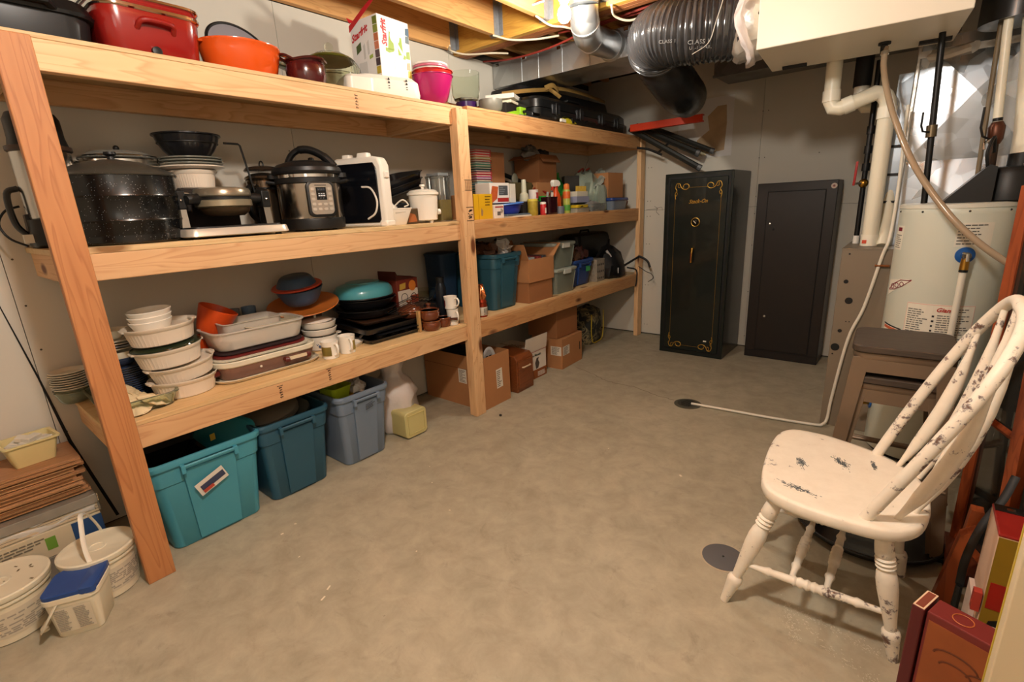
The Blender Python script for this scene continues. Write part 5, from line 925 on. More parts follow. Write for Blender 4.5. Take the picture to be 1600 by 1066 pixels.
# platter with blue bowls above
O('platter', M().L([(.10, 0), (.125, .004), (.175, .026), (.180, .028), (.178, .032), (.120, .009), (0, .008)], 44, sy=1.0), mat('#c8702a', .35, var=.06, coat=.3), 'orange brown round platter tilted under the blue bowl', 'platter', (-.42, .985, ZL+.212), 0, rot=(.13, .16, 0))
O('platter_rest', M().RR([(.16, .16, .02, 0), (.16, .16, .02, .19)]), mat('#4a3d33', .6), 'dull brown box holding up the orange platter by the wall', 'box', (-.50, .90, ZL)) if 0 else None
bx_ = carton('dull brown carton holding up the orange platter by the back wall', (-.50, .98, ZL), .16, .20, .195, 0, mat('#5a4838', .8))
BLB = mat('#3b5470', .4, var=.05); bowl('bowl', 'slate blue plastic bowl on the orange platter', 'bowl', (-.42, .98, ZL+.245), .118, .085, BLB, .62, rot=(.12, .08, 0))
O('plastic_cover', M().L([(.122, 0), (.127, .004), (.122, .010), (.10, .008), (0, .008)], 40), mat('#c8503a', .4), 'coral red plastic lid with a tab on the slate blue bowl', 'lid', (-.43, .97, ZL+.334), 0, rot=(.14, .08, 0)); bowl('bowl', 'second slate blue bowl upside down above the coral lid', 'bowl', (-.44, .968, ZL+.388), .10, .045, BLB, .72, rot=(PI+.14, .08, 0))
# mugs
def mug(label, loc, R, h, body, rz, grp, band=None, bc=None):
    t = T('mug', label, 'mug', loc, rz, grp); A(t, 'cup', M().L([(R*.86, 0), (R*.92, .003), (R*.90, .012), (R*.92, h*.6), (R*1.04, h), (R*.97, h), (R*.84, h*.55), (R*.82, .008), (0, .006)], 36), body)
    A(t, 'handle', M().Tb(bez([(R*.9, 0, h*.84), (R*1.35, 0, h*.86), (R*1.62, 0, h*.62), (R*1.4, 0, h*.30), (R*.88, 0, h*.20)], 6), [(.0045, .006)]*25, 10), body)
    if band: m = M(); m.skin([[(R*(.925+.0*z)*math.cos(a), R*.925*math.sin(a), z) for a in [band[0]+(band[1]-band[0])*k/12 for k in range(13)]]+[(R*.96*math.cos(a), R*.96*math.sin(a), z) for a in [band[1]-(band[1]-band[0])*k/12 for k in range(13)]] for z in (.018, h*.72)]); A(t, 'printed_scene', m, mat(bc, .4, var=.4, scale=30))
    return t
mug('white mug with a landscape print, left of the pair at the shelf edge', (-.130, .935, ZL), .042, .088, PORW, .05, 'landscape mugs', (-2.4, -.45), '#7a6a30'); mug('white mug with a landscape print, right of the pair at the shelf edge', (-.138, 1.035, ZL), .042, .092, PORW, -.2, 'landscape mugs', (.45, 2.4), '#8a7a3a')
SPN_ = T('spoon_rest', 'small white tray with a spout handle behind the two mugs', 'tray', (-.22, 1.10, ZL), .5); A(SPN_, 'tray', M().RR([(.08, .16, .03, 0), (.10, .18, .04, .02), (.092, .172, .038, .02), (.075, .155, .03, .004)]), PORW); A(SPN_, 'handle', M().Tb([(0, .09, .016), (0, .17, .034)], [(.003, .010)]*2, 8), PORW)
# black pans, baking sheets, teal roaster
TEL = mat('#4a97a2', .3, var=.06, coat=.3)
BPN = mat('#17171a', .3, var=.15, coat=.3)
for i, (R, h, z, lb) in enumerate(((.175, .045, .115, 'lower black oval pan in the stack under the teal roaster'), (.168, .05, .165, 'upper black oval pan directly under the teal roaster'))): bowl('oval_pan', lb, 'pan', (-.40, 1.345+.01*i, ZL+z), R, h, BPN, .78, sx=.95, sy=1.0, rim=.008, rot=(0, .02, 0))
tr = T('oval_roaster', 'teal enamel oval roaster lid upside on the black pans', 'roaster', (-.40, 1.345, ZL+.225), 0); A(tr, 'lid', M().L([(.162, 0), (.170, .004), (.172, .012), (.168, .040), (.150, .062), (.10, .078), (0, .082)], 44, sx=.92, sy=1.0), TEL); A(tr, 'rim', M().L([(.174, -.004), (.177, 0), (.174, .005), (.165, .004), (.165, -.003)], 44, sx=.92, sy=1.0), mat('#0f1113', .3)); A(tr, 'panel_ridge', M().L([(.10, .0775), (.098, .083), (.085, .086), (0, .086)], 36, sx=.9, sy=1), TEL)
def tray(label, loc, wx, wy, h, material, rot=None, rz=0, name='baking_tray', grp=None): return O(name, M().RR([(wx*.9, wy*.92, .02, 0), (wx*.92, wy*.94, .02, .002), (wx*.97, wy*.98, .025, h), (wx, wy, .03, h+.001), (wx, wy, .03, h+.003), (wx*.96, wy*.97, .025, h+.002), (wx*.9, wy*.92, .02, .004)]), material, label, 'tray', loc, rz, grp, rot=rot)
tray('dark baking tray, lowest of the trays in the middle of the low shelf', (-.33, 1.40, ZL+.012), .40, .46, .022, BPN, rot=(0, .06, 0)); tray('black shallow roasting tray lying on the lower trays', (-.33, 1.37, ZL+.062), .38, .44, .03, BPN, rot=(.0, .05, .03)); tray('worn brown baking tray on top of the tray stack', (-.34, 1.38, ZL+.098), .30, .36, .014, mat('#4a3426', .4, .3, var=.3), rot=(0, .04, -.05))
mt_ = T('muffin_tin', 'dark muffin tin under the baking trays with cups showing at the front', 'tin', (-.27, 1.42, ZL+.002), 0)
A(mt_, 'deck', M().RR([(.27, .36, .02, .038), (.28, .37, .02, .041), (.27, .36, .02, .043)]), BPN)
for i in range(2):
    for k in range(4): A(mt_, 'cup', M().L([(.027, 0), (.030, .003), (.038, .038), (.036, .039)], 20, (.068-.13*i, -.132+.088*k, 0)), mat('#3b332b', .35, .4))
O('wooden_board', M().B(-.010, -.008, 0, .010, .008, .125), mat('#b8945e', .6), 'short pale wooden stick standing at the end of the trays', 'stick', (-.135, 1.515, ZL))
gr = T('cooling_rack', 'dark wire rack leaning on the trays behind the brown crocks', 'rack', (-.24, 1.50, ZL+.13), 0)
for k in range(9): A(gr, 'wire', M().Tb([(-.13+.03*k, -.13, .0), (-.13+.03*k, .12, .05)], .0018, 6), BLACK)
for s in (-1, 1): A(gr, 'side_wire', M().Tb([(-.14, s*.125, .025+s*.025), (.12, s*.125, .025+s*.025)], .0026, 6), BLACK)
# printed bag, brown crockery, mugs at the middle post
pbx = carton('red brown and white printed paper box behind the brown crocks', (-.40, 1.60, ZL+.13), .15, .18, .16, .12, mat('#6e2a1c', .55), False)
m = M(); m.B(.0755, -.085, .004, .0763, .085, .095); A(pbx, 'white_band', m, mat('#cdc3b4', .6), sm=0); A(pbx, 'orange_oval', M().L([(.03, 0), (.03, .0012)], 24, sx=1.1).X(Matrix.Translation((.0758, .04, .115))@Matrix.Rotation(PI/2, 4, 'Y')), mat('#c8742a', .5)); A(pbx, 'yellow_mark', M().PR([(-.07, .10), (-.02, .105), (-.015, .14), (-.065, .135)], 'x', .0755, .0765), mat('#b8923a', .5), sm=0)
m = M(); m.Tb(arc((.077, .045, .045), .022, 0, 2*PI, 16, 'x'), .0022, 5); m.Tb(arc((.077, -.035, .05), .026, 0, PI, 10, 'x'), .002, 5); m.B(.0764, -.062, .03, .0772, -.058, .05); m.B(.0764, -.012, .03, .0772, -.008, .05); A(pbx, 'printed_chairs', m, INK); A(pbx, 'red_corner', M().B(.0764, .02, .006, .0772, .085, .055), mat('#8c3a22', .5), sm=0)
A(pbx, 'peak', M().PR([(-.09, .16), (.09, .16), (.03, .175), (-.075, .19), (-.09, .215)], 'x', -.075, .075), mat('#4a1c14', .6), sm=0)
bs_ = carton('low brown carton under the printed paper box', (-.41, 1.62, ZL), .18, .22, .128, 0, mat('#4c3526', .8))
BRN = mat('#6b351c', .22, var=.12, coat=.6); BRD = mat('#4a2413', .25, var=.1, coat=.5)
def crock(label, loc, R, h, rz=0, lid=False, hnd=False, grp='brown glazed crocks'):
    t = T('crock', label, 'crock', loc, rz, grp); A(t, 'bowl', M().L([(R*.78, 0), (R*.85, .003), (R*.98, h*.35), (R, h*.6), (R*.93, h*.8), (R*.95, h*.86), (R*1.0, h), (R*.93, h), (R*.86, h*.8), (R*.7, .010), (0, .008)], 40), BRN); A(t, 'rim_band', M().L([(R*1.0, h*.93), (R*1.03, h*.965), (R*1.01, h*1.0), (R*.95, h*1.005), (R*.95, h*.93)], 40), mat('#8a4a24', .25, coat=.5))
    if lid: A(t, 'lid', M().L([(R*.98, h), (R*.9, h+.012), (R*.5, h+.03), (R*.15, h+.034), (R*.14, h+.042), (R*.24, h+.05), (R*.2, h+.058), (0, h+.06)], 36), BRN)
    if hnd: A(t, 'handle', M().Tb([(R*.9, 0, h*.7), (R*1.3, 0, h*.76), (R*1.95, 0, h*.74)], [(.009, .013), (.008, .012), (.011, .014)], 10), BRD)
    return t
crock('brown glazed crock, lower of two stacked at the shelf edge', (-.115, 1.590, ZL), .058, .060); crock('brown glazed crock, upper of two stacked at the shelf edge', (-.118, 1.585, ZL+.061), .058, .062)
crock('brown glazed bean pot with lid behind the stacked crocks', (-.215, 1.665, ZL), .068, .082, 0, True); crock('brown glazed crock with stub handle between the stack and the white mugs', (-.115, 1.690, ZL), .046, .058, .6, False, True); crock('brown glazed shallow dish with lid left of the bean pot, under the rack', (-.24, 1.54, ZL+.075), .07, .045, 0, True)
mug('plain white mug with curled handle beside the middle post', (-.098, 1.752, ZL), .036, .100, PORW, -.15, 'white mugs by the post'); mug('white mug with red berry print stacked on the plain white mug', (-.100, 1.745, ZL+.102), .040, .076, PORW, .1, 'white mugs by the post', (1.9, 4.4), '#7a1c20')
O('glass_bowl', M().L([(.03, 0), (.04, .004), (.07, .05), (.082, .085), (.079, .085), (.066, .05), (.036, .008), (0, .007)], 36), GLASS, 'clear glass bowl behind the brown crocks near the middle post', 'bowl', (-.36, 1.765, ZL+.115)); carton('black box under the clear glass bowl', (-.37, 1.77, ZL), .18, .11, .112, 0, mat('#15161a', .5)); tg = T('tall_flask', 'tall dark metal flask standing by the middle post behind the mugs', 'flask', (-.20, 1.765, ZL)); A(tg, 'body', M().L([(.030, 0), (.033, .01), (.033, .22), (.024, .25)], 26), mat('#22272e', .3, .5)); A(tg, 'cap', M().L([(.025, .25), (.025, .285), (0, .288)], 22), BLACK)

# ================================================================ LEFT BAY, MIDDLE SHELF
cm = T('coffee_maker', 'tall steel and black coffee urn with a loose cord, half hidden by the near post', 'coffee maker', (-.43, .105, ZM))
A(cm, 'base', M().RR([(.19, .175, .05, 0), (.20, .185, .05, .01), (.19, .18, .05, .10)]), BLACK); A(cm, 'steel_body', M().L([(.083, .10), (.085, .11), (.085, .33), (.083, .335)], 40), STEEL); A(cm, 'collar', M().L([(.087, .332), (.092, .336), (.092, .350), (.085, .352)], 40), mat('#3a2a20', .4)); A(cm, 'lid', M().RR([(.16, .16, .05, .35), (.15, .15, .05, .38), (.13, .15, .05, .44), (.11, .13, .04, .46)]), BLACK)
A(cm, 'handle', M().Tb(bez([(-.01, -.085, .21), (-.01, -.118, .19), (-.01, -.118, .09), (-.01, -.09, .04)], 6), [(.010, .016)]*19, 10), mat('#17140f', .4)); A(cm, 'front_spine', M().B(-.03, -.092, .02, .02, -.080, .12), BLACK, bev=.004); A(cm, 'power_cord', M().Tb(bez([(-.05, -.09, .15), (-.06, -.13, .135), (-.07, -.155, .09), (-.06, -.14, .04), (-.03, -.10, .008)], 7), .004, 8), BLACK); A(cm, 'plug_socket', M().B(.03, -.115, .02, .06, -.09, .05), mat('#cfc9b8', .4))
SPK = speckle('#0b0b0b', '#c8c8c4', 150, .13, .24, .1)
sp_ = T('stock_pot', 'huge black speckled enamel canning pot with domed lid', 'pot', (-.262, .268, ZM))
pR = .183
A(sp_, 'pot', M().L([(pR-.020, 0), (pR-.008, .006), (pR-.002, .075), (pR+.001, .082), (pR-.001, .088), (pR, .160), (pR+.003, .166), (pR+.001, .172), (pR+.001, .238), (pR-.004, .238), (pR-.006, .01), (0, .008)], 64), SPK); A(sp_, 'lid', M().L([(pR+.006, .236), (pR+.009, .240), (pR+.004, .246), (pR*.86, .262), (pR*.5, .288), (pR*.2, .298), (0, .300)], 64), speckle('#3d3b35', '#a09c90', 90, .10, .3, .2)); A(sp_, 'lid_knob', M().L([(.012, .299), (.01, .31), (.02, .318), (.018, .326), (0, .328)], 20), BLACK)
for s in (-1, 1): A(sp_, 'side_handle', M().Tb([(-.04, s*(pR-.002), .18), (-.04, s*(pR+.03), .175), (.04, s*(pR+.03), .175), (.04, s*(pR-.002), .18)], .005, 8), STEEL)
ss = T('steel_pot', 'shiny steel pot with glass lid behind the black speckled pot', 'pot', (-.478, .345, ZM)); A(ss, 'pot', M().L([(.120, 0), (.127, .005), (.130, .315), (.138, .32), (.125, .32)], 44), STEEL); A(ss, 'lid', M().L([(.130, .322), (.134, .326), (.128, .332), (.09, .350), (.03, .358), (0, .359)], 44), mat('#bfc0b8', .08, .2, trans=.6)); A(ss, 'lid_ring', M().Tb([(.129*math.cos(k*PI/24), .129*math.sin(k*PI/24), .328) for k in range(48)], .005, 8, True), CHROME); A(ss, 'lid_knob', M().SP((0, 0, .366), .011), BLACK)
for s in (-1, 1): A(ss, 'side_handle', M().Tb(bez([(.03, s*.123, .30), (.06, s*.165, .305), (-.02, s*.165, .305), (-.04, s*.12, .30)], 5), .006, 8), CHROME)
# fluted dish + plates + bundt pan
fd = fluted('fluted white casserole under the plates and the black fluted pan, middle shelf', (-.42, .585, ZM+.205), .092, .075, 0, grp=None); fd.scale = (1, .85, 1)
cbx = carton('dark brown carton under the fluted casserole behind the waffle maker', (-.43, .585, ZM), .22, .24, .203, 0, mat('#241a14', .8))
for i in range(4): O('glass_plate', M().L([(.06, 0), (.10, .004), (.123-.004*(i % 2), .012), (.123-.004*(i % 2), .016), (.095, .007), (0, .006)], 40), mat('#a8a89c', .12, .1, trans=.45) if i else PORC, f'greyish glass plate, {ORD[3-i]} of four between the fluted casserole and black pan', 'plate', (-.42, .588, ZM+.281+.0115*i), 0, 'glass plates under the black pan')
bp = T('fluted_pan', 'black fluted cake pan at the top of the pile on the middle shelf', 'pan', (-.42, .588, ZM+.332)); A(bp, 'pan', M().L([(.066, 0), (.072, .003), (.095, .030), (.112, .062), (.119, .085), (.126, .088), (.126, .092), (.116, .092), (.108, .06), (.09, .03), (.0, .008)], 96, fl=12, fa=.022), mat('#232224', .28, .35, coat=.3)); A(bp, 'rim', M().L([(.120, .086), (.128, .088), (.128, .093), (.118, .093)], 48), mat('#232224', .28, .35))
A(bp, 'wire_band', M().Tb([(.112*math.cos(k*PI/24), .112*math.sin(k*PI/24), .058) for k in range(48)], .0028, 6, True), BLACK)
O('wire_stand', M().Tb([(-.34, .70, ZM+.392), (-.34, .760, ZM+.392), (-.34, .768, ZM+.386), (-.33, .795, ZM+.18), (-.33, .80, ZM+.002)], .0045, 8), BLACK, 'bent black wire stand beside the fluted pan', 'wire stand')
# waffle maker
wm = T('waffle_maker', 'flip over waffle maker with steel base and round champagne coloured iron', 'waffle maker', (-.20, .600, ZM), 0)
A(wm, 'base', M().RR([(.26, .385, .03, .008), (.28, .405, .035, .012), (.27, .395, .035, .036), (.262, .387, .03, .040)]), mat('#cfcabe', .3, .45)); A(wm, 'base_deck', M().RR([(.24, .36, .03, .039), (.235, .355, .03, .046)]), BLACK)
for sx in (-1, 1):
    for sy in (-1, 1): A(wm, 'foot', M().L([(.014, 0), (.012, .01)], 14, (sx*.10, sy*.16, 0)), BLACK)
for s in (-1, 1):
    A(wm, 'arm', M().PR([(-.025, .040), (.03, .040), (.022, .120), (-.022, .125)], 'y', s*.165-.014, s*.165+.014), STEEL, 'steel lower arm'); A(wm, 'arm_head', M().PR([(-.03, .120), (.028, .115), (.03, .185), (-.01, .198), (-.035, .18)], 'y', s*.165-.018, s*.165+.018), BLACK, bev=.004)
A(wm, 'iron_lower', M().L([(.096, .118), (.106, .124), (.106, .146), (.10, .150)], 48), mat('#a89d84', .3, .6)); A(wm, 'iron_gap', M().L([(.101, .149), (.101, .164)], 48), BLACK); A(wm, 'iron_upper', M().L([(.104, .162), (.107, .166), (.106, .184), (.10, .193), (.06, .199), (0, .201)], 48), mat('#8f8674', .28, .6)); A(wm, 'under_pan', M().L([(.07, .085), (.09, .10), (.096, .118)], 40), mat('#4a3a28', .4, .5))
A(wm, 'pivot', M().Tb([(0, -.15, .155), (0, -.10, .155)], [.022, .020], 14), BLACK); A(wm, 'pivot', M().Tb([(0, .10, .155), (0, .15, .155)], [.020, .022], 14), BLACK); A(wm, 'iron_handle', M().Tb([(.02, -.095, .155), (.04, -.15, .15)], [(.022, .018), (.018, .016)], 10), BLACK)
for s in (-1, 1): A(wm, 'arm_screw', M().SP((.03, s*.165, .15), .006, seg=8, rings=5), CHROME)
# percolator
pk = T('percolator_pot', 'dark pot with domed lid and ring handle behind the waffle maker', 'pot', (-.44, .895, ZM)); A(pk, 'body', M().L([(.070, 0), (.075, .004), (.078, .24), (.082, .245), (.076, .25)], 36), mat('#6a5a4a', .2, .9)); A(pk, 'band', M().L([(.0785, .20), (.080, .202), (.080, .208), (.0785, .21)], 36), BLACK); A(pk, 'lid', M().L([(.082, .25), (.085, .253), (.08, .262), (.05, .276), (0, .282)], 36), mat('#7d6d5d', .2, .9)); A(pk, 'second_lid', M().L([(.078, .285), (.082, .29), (.07, .304), (.03, .312), (0, .313)], 36), mat('#5d5046', .22, .8)); A(pk, 'lid_ring', M().Tb(arc((0, 0, .313), .020, 0, PI, 10, 'y'), .0035, 8), BLACK); A(pk, 'handle', M().Tb(bez([(.05, -.075, .22), (.09, -.12, .20), (.10, -.13, .10), (.07, -.085, .05)], 6), [(.009, .013)]*19, 8), BLACK)
# pressure cooker
ic = T('pressure_cooker', 'steel and black electric pressure cooker with round edged control panel', 'cooker', (-.225, 1.005, ZM), -.62)
A(ic, 'base', M().L([(.132, .006), (.142, .010), (.145, .05), (.143, .058)], 56), BLACK); A(ic, 'steel_body', M().L([(.1415, .056), (.1425, .06), (.1425, .214), (.141, .216)], 72), mat('#b3aa9f', .2, 1., var=.05, scale=3)); A(ic, 'upper_ring', M().L([(.143, .212), (.148, .216), (.148, .236), (.143, .24)], 56), BLACK); A(ic, 'steel_rim', M().L([(.137, .238), (.137, .258)], 56), CHROME)
A(ic, 'lid', M().L([(.142, .254), (.152, .258), (.156, .268), (.152, .284), (.13, .300), (.08, .316), (.03, .322), (0, .323)], 56), mat('#1a1a1b', .38, var=.08)); A(ic, 'lid_handle', M().Tb(bez([(.0, -.085, .300), (.0, -.058, .345), (.0, -.02, .368), (.0, .03, .366), (.0, .085, .336), (.0, .125, .290)], 7), [(.014, .026)]*14+[(.018, .030)]*14+[(.020, .034)]*8, 12), mat('#151515', .4))
A(ic, 'steam_valve', M().L([(.016, .31), (.014, .336), (.009, .34)], 18, (-.06, .02, 0)), BLACK)
for s in (-1, 1): A(ic, 'side_handle', M().Tb([(.02, s*.145, .222), (.03, s*.172, .226), (-.03, s*.172, .226), (-.02, s*.145, .222)], [(.008, .012)]*4, 8), BLACK); A(ic, 'lid_lug', M().RR([(.05, .05, .015, .242, .0, s*.150), (.05, .05, .015, .262, .0, s*.150)]), BLACK)
for k in range(3): A(ic, 'foot', M().L([(.012, 0), (.012, .008)], 12, (.10*math.cos(k*2.1), .10*math.sin(k*2.1), 0)), RUBBER)
PB = Matrix.Rotation(.42, 4, 'Z')@Matrix.Translation((.1415, 0, .066))@Matrix.Scale(1.2, 4); 
def onp(m): return m.X(PB@Matrix(((0, 0, 1, 0), (1, 0, 0, 0), (0, 1, 0, 0), (0, 0, 0, 1))))
A(ic, 'panel_bezel', onp(M().RR([(.102, .132, .02, -.015, 0, .062), (.102, .132, .02, .006, 0, .062), (.094, .124, .018, .008, 0, .062)])), BLACK); fp = A(ic, 'control_panel', onp(M().RR([(.088, .116, .016, .004, 0, .064), (.086, .114, .016, .0098, 0, .064)])), mat('#b6aca0', .3, .7)); A(fp, 'display', onp(M().B(-.019, .060, .0095, .019, .106, .0105)), mat('#0c0d10', .15))
m = M()
for k in range(4): m.B(-.013+.0072*k, .094, .0105, -.008+.0072*k, .102, .0109)
A(fp, 'display_digits', onp(m), mat('#3a3f48', .4)); m = M()
for k in range(3): m.B(-.012+.009*k, .082, .0105, -.006+.009*k, .084, .0109); m.B(-.012+.009*k, .073, .0105, -.005+.009*k, .078, .0109)
m.B(-.006, .066, .0105, -.002, .067, .0109); m.B(.004, .066, .0105, .008, .067, .0109); A(fp, 'display_print', onp(m), mat('#c9ccd0', .4))
for y in range(5):
    for x in (-.032, .032): A(fp, 'button', onp(M().RR([(.015, .011, .004, .0095, x, .026+.0185*y), (.014, .010, .004, .0112, x, .026+.0185*y)], 3)), mat('#c8bfb2', .35, .4))
for x in (-.011, .011): 
    for y in (.026, .044): A(fp, 'button', onp(M().RR([(.015, .010, .004, .0095, x, y), (.014, .009, .004, .0112, x, y)], 3)), mat('#c8bfb2', .35, .4))
A(fp, 'brand_print', onp(M().B(-.022, .112, .0096, .022, .115, .0102)), INK)
# white grill on its side, dish, crock pot, pans, clear tub
wg = T('contact_grill', 'white electric grill with black face standing on edge next to the pressure cooker', 'grill', (-.205, 1.285, ZM), .35)
A(wg, 'shell', M().PR([(-.14, .0), (.12, .0), (.142, .02), (.142, .30), (.125, .338), (.09, .345), (-.14, .345)], 'y', -.020, .055), WHITE, bev=.012); A(wg, 'black_face', M().PR([(-.12, .02), (.100, .02), (.112, .035), (.112, .285), (.095, .315), (-.12, .315)], 'y', -.026, -.0195), mat('#0d0e13', .2, coat=.3), bev=.004); A(wg, 'hinge', M().RR([(.07, .05, .01, .343, .02, .02), (.06, .04, .01, .366, .02, .02)]), WHITE); A(wg, 'hinge', M().RR([(.05, .045, .01, .343, -.08, .02), (.045, .04, .01, .362, -.08, .02)]), WHITE)
A(wg, 'power_cord', M().Tb(bez([(.02, -.03, .20), (.075, -.034, .19), (.105, -.036, .13), (.09, -.036, .07), (.04, -.034, .04)], 7), .005, 8), mat('#dcd7cc', .4)); A(wg, 'latch', M().B(.140, -.005, .24, .150, .035, .27), WHITE, bev=.003); A(wg, 'corner_cap', M().B(.10, -.022, -.002, .146, .057, .03), WHITE, bev=.008)
wd = T('square_dish', 'white rectangular dish of flared shape beside the white grill', 'dish', (-.155, 1.435, ZM), -.15); A(wd, 'dish', M().RR([(.10, .085, .015, 0), (.108, .093, .016, .004), (.14, .150, .018, .082), (.146, .156, .018, .084), (.146, .156, .018, .088), (.134, .144, .016, .086), (.098, .083, .012, .008)]), PORW); A(wd, 'label_print', M().PR([(-.03, .06), (.035, .066), (.03, .074), (-.03, .068)], 'x', .0655, .0672), mat('#b9b2a4', .5))
O('dish_lid', M().L([(.07, 0), (.072, .004), (.055, .012), (.05, .022), (.042, .030), (0, .031)], 32), PORW, 'white ridged lid lying on the white rectangular dish', 'lid', (-.20, 1.405, ZM+.092), 0, rot=(.05, .1, 0)); O('cord_loop', M().Tb(bez([(-.16, 1.44, ZM+.097), (-.12, 1.47, ZM+.13), (-.11, 1.50, ZM+.105), (-.12, 1.48, ZM+.094)], 6), .004, 8), mat('#e0dacb', .4), 'white cord loop on the white rectangular dish', 'cord'); O('steel_sheet', M().B(-.002, -.04, 0, .002, .04, .24), mat('#9a9a98', .3, .6), 'grey metal plate standing behind the white dish', 'plate', (-.34, 1.41, ZM), -.2)
tb_ = T('small_tin', 'small brown tin box between the white dish and the small white crock pot', 'tin', (-.165, 1.545, ZM), -.1); A(tb_, 'box', M().B(-.03, -.042, 0, .03, .042, .085), mat('#5c4a34', .4, .4, var=.2), bev=.004, sm=0); A(tb_, 'orange_print', M().PR([(-.03, .01), (.03, .012), (.02, .05), (-.015, .06)], 'x', .0298, .0312), mat('#9c5a2e', .5), sm=0)
kp = T('slow_cooker', 'small white crock pot with knob lid and side dial by the middle post', 'cooker', (-.165, 1.658, ZM), -.4); A(kp, 'body', M().L([(.066, .014), (.074, .018), (.082, .15), (.083, .155)], 44), WHITE); A(kp, 'rim', M().L([(.083, .152), (.090, .156), (.090, .168), (.078, .170)], 44), WHITE); A(kp, 'lid', M().L([(.082, .169), (.084, .173), (.07, .182), (.03, .187), (0, .188)], 40), mat('#e8e4d8', .2, trans=.15)); A(kp, 'lid_knob', M().L([(.008, .187), (.008, .198), (.016, .204), (.014, .213), (0, .215)], 20), WHITE); A(kp, 'dial', M().L([(.016, 0), (.015, .014), (.006, .016)], 18).X(Matrix.Translation((.045, .066, .06))@Matrix.Rotation(-PI/2*.95, 4, 'X')), WHITE); A(kp, 'crest_print', M().Tb([(.0785*math.cos(a*.3), .0785*math.sin(a*.3), .11+.012*math.sin(a*1.0)) for a in [k*2*PI/14 for k in range(14)]], [(.0015, .0015)]*14, 5, True), mat('#c9b48c', .5))
for k in range(3): A(kp, 'foot', M().L([(.009, 0), (.012, .016)], 12, (.05*math.cos(k*2.1+.5), .05*math.sin(k*2.1+.5), 0)), WHITE)
RP_ = mat('#1b1b1d', .25, var=.15, coat=.5)
for i, (z, lb, c_) in enumerate(((.145, 'steel rimmed roasting pan, lowest of the tilted dark pans near the post', mat('#4d4a46', .3, .6)), (.185, 'dark roasting pan in the middle of the tilted pans near the post', RP_), (.225, 'black roasting pan, top of the tilted pans near the post', RP_))):
    O('roasting_pan', M().RR([(.24, .30, .05, 0), (.25, .31, .055, .004), (.275, .345, .06, .045), (.29, .36, .065, .047), (.29, .36, .065, .051), (.27, .34, .06, .05), (.24, .30, .05, .006)]), c_, lb, 'pan', (-.42, 1.64, ZM+z-.01), 0, 'tilted roasting pans', rot=(.26, .0, .05))
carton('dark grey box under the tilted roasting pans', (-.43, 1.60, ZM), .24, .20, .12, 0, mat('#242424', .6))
cy = T('clear_canister', 'tall clear plastic canister of yellow pasta behind the middle post', 'canister', (-.33, 1.935, ZM), 0); A(cy, 'canister', M().RR([(.13, .10, .015, 0), (.135, .105, .02, .26), (.14, .11, .02, .262), (.14, .11, .02, .275)]), mat('#dfe3e0', .05, var=0, trans=.95)); A(cy, 'pasta', M().RR([(.12, .09, .012, .004), (.122, .092, .012, .13)]), mat('#a88a22', .6, var=.25, scale=60), 'yellow pasta filling'); A(cy, 'lid_seal', M().RR([(.12, .09, .012, .272), (.12, .09, .012, .29)]), mat('#b9bdbd', .2, trans=.5))
# ================================================================ TOP SHELF
Z = ZT
bt = T('roaster_pan', 'wide black roaster with grey lower body at the near end of the top shelf', 'roaster', (-.30, .110, Z), .0)
A(bt, 'body', M().RR([(.30, .30, .06, 0), (.33, .33, .07, .01), (.36, .35, .08, .085), (.36, .35, .08, .09)]), mat('#262627', .35, .2)); A(bt, 'lid', M().RR([(.385, .37, .085, .09), (.39, .375, .085, .10), (.36, .345, .08, .135), (.25, .24, .07, .15)]), mat('#141414', .35)); A(bt, 'handle', M().Tb([(.10, .19, .105), (.13, .235, .11), (-.0, .235, .11), (.03, .19, .105)], [(.010, .016)]*4, 8), BLACK); A(bt, 'handle', M().Tb([(.185, -.07, .10), (.225, -.05, .105), (.225, .05, .105), (.185, .07, .10)], [(.010, .014)]*4, 8), BLACK)
RDE = mat('#8f1a16', .22, var=.06, coat=.6)
rr_ = T('electric_roaster', 'glossy red rectangular roaster with chrome rim and red handle on the top shelf', 'roaster', (-.245, .445, Z), .02)
A(rr_, 'body', M().RR([(.27, .28, .05, .006), (.28, .29, .055, .012), (.30, .315, .06, .13), (.30, .315, .06, .145)]), RDE); A(rr_, 'rim', M().RR([(.305, .32, .06, .143), (.315, .33, .065, .147), (.315, .33, .065, .156), (.30, .315, .06, .16)]), CHROME); A(rr_, 'lid', M().RR([(.30, .315, .06, .158), (.305, .32, .06, .165), (.295, .31, .06, .180), (.26, .27, .06, .192)]), RDE); A(rr_, 'lid_rim', M().RR([(.302, .318, .06, .172), (.316, .332, .065, .177), (.316, .332, .065, .184), (.30, .315, .06, .187)]), CHROME)
A(rr_, 'handle', M().Tb(bez([(.143, -.055, .088), (.172, -.045, .108), (.178, 0, .112), (.172, .045, .108), (.143, .055, .088)], 5), .009, 10), RDE); A(rr_, 'knob', M().L([(.016, 0), (.015, .012), (.007, .014)], 18).X(Matrix.Translation((.142, -.01, .022))@Matrix.Rotation(PI/2, 4, 'Y')), BLACK)
ORE = mat('#d9551a', .2, var=.06, coat=.6)
oc = T('dutch_oven', 'bright orange enamel oval casserole pot with loop handles', 'pot', (-.19, .770, Z), -.05)
A(oc, 'pot', M().L([(.100, 0), (.113, .004), (.133, .03), (.146, .085), (.150, .108), (.153, .112), (.153, .118), (.146, .120), (.140, .085), (.11, .010), (0, .008)], 52, sx=.88, sy=1.02), ORE)
for s in (-1, 1): A(oc, 'loop_handle', M().Tb(bez([(-.035, s*.148, .108), (-.026, s*.188, .106), (.026, s*.188, .106), (.035, s*.148, .108)], 5), [(.005, .009)]*16, 8), ORE)
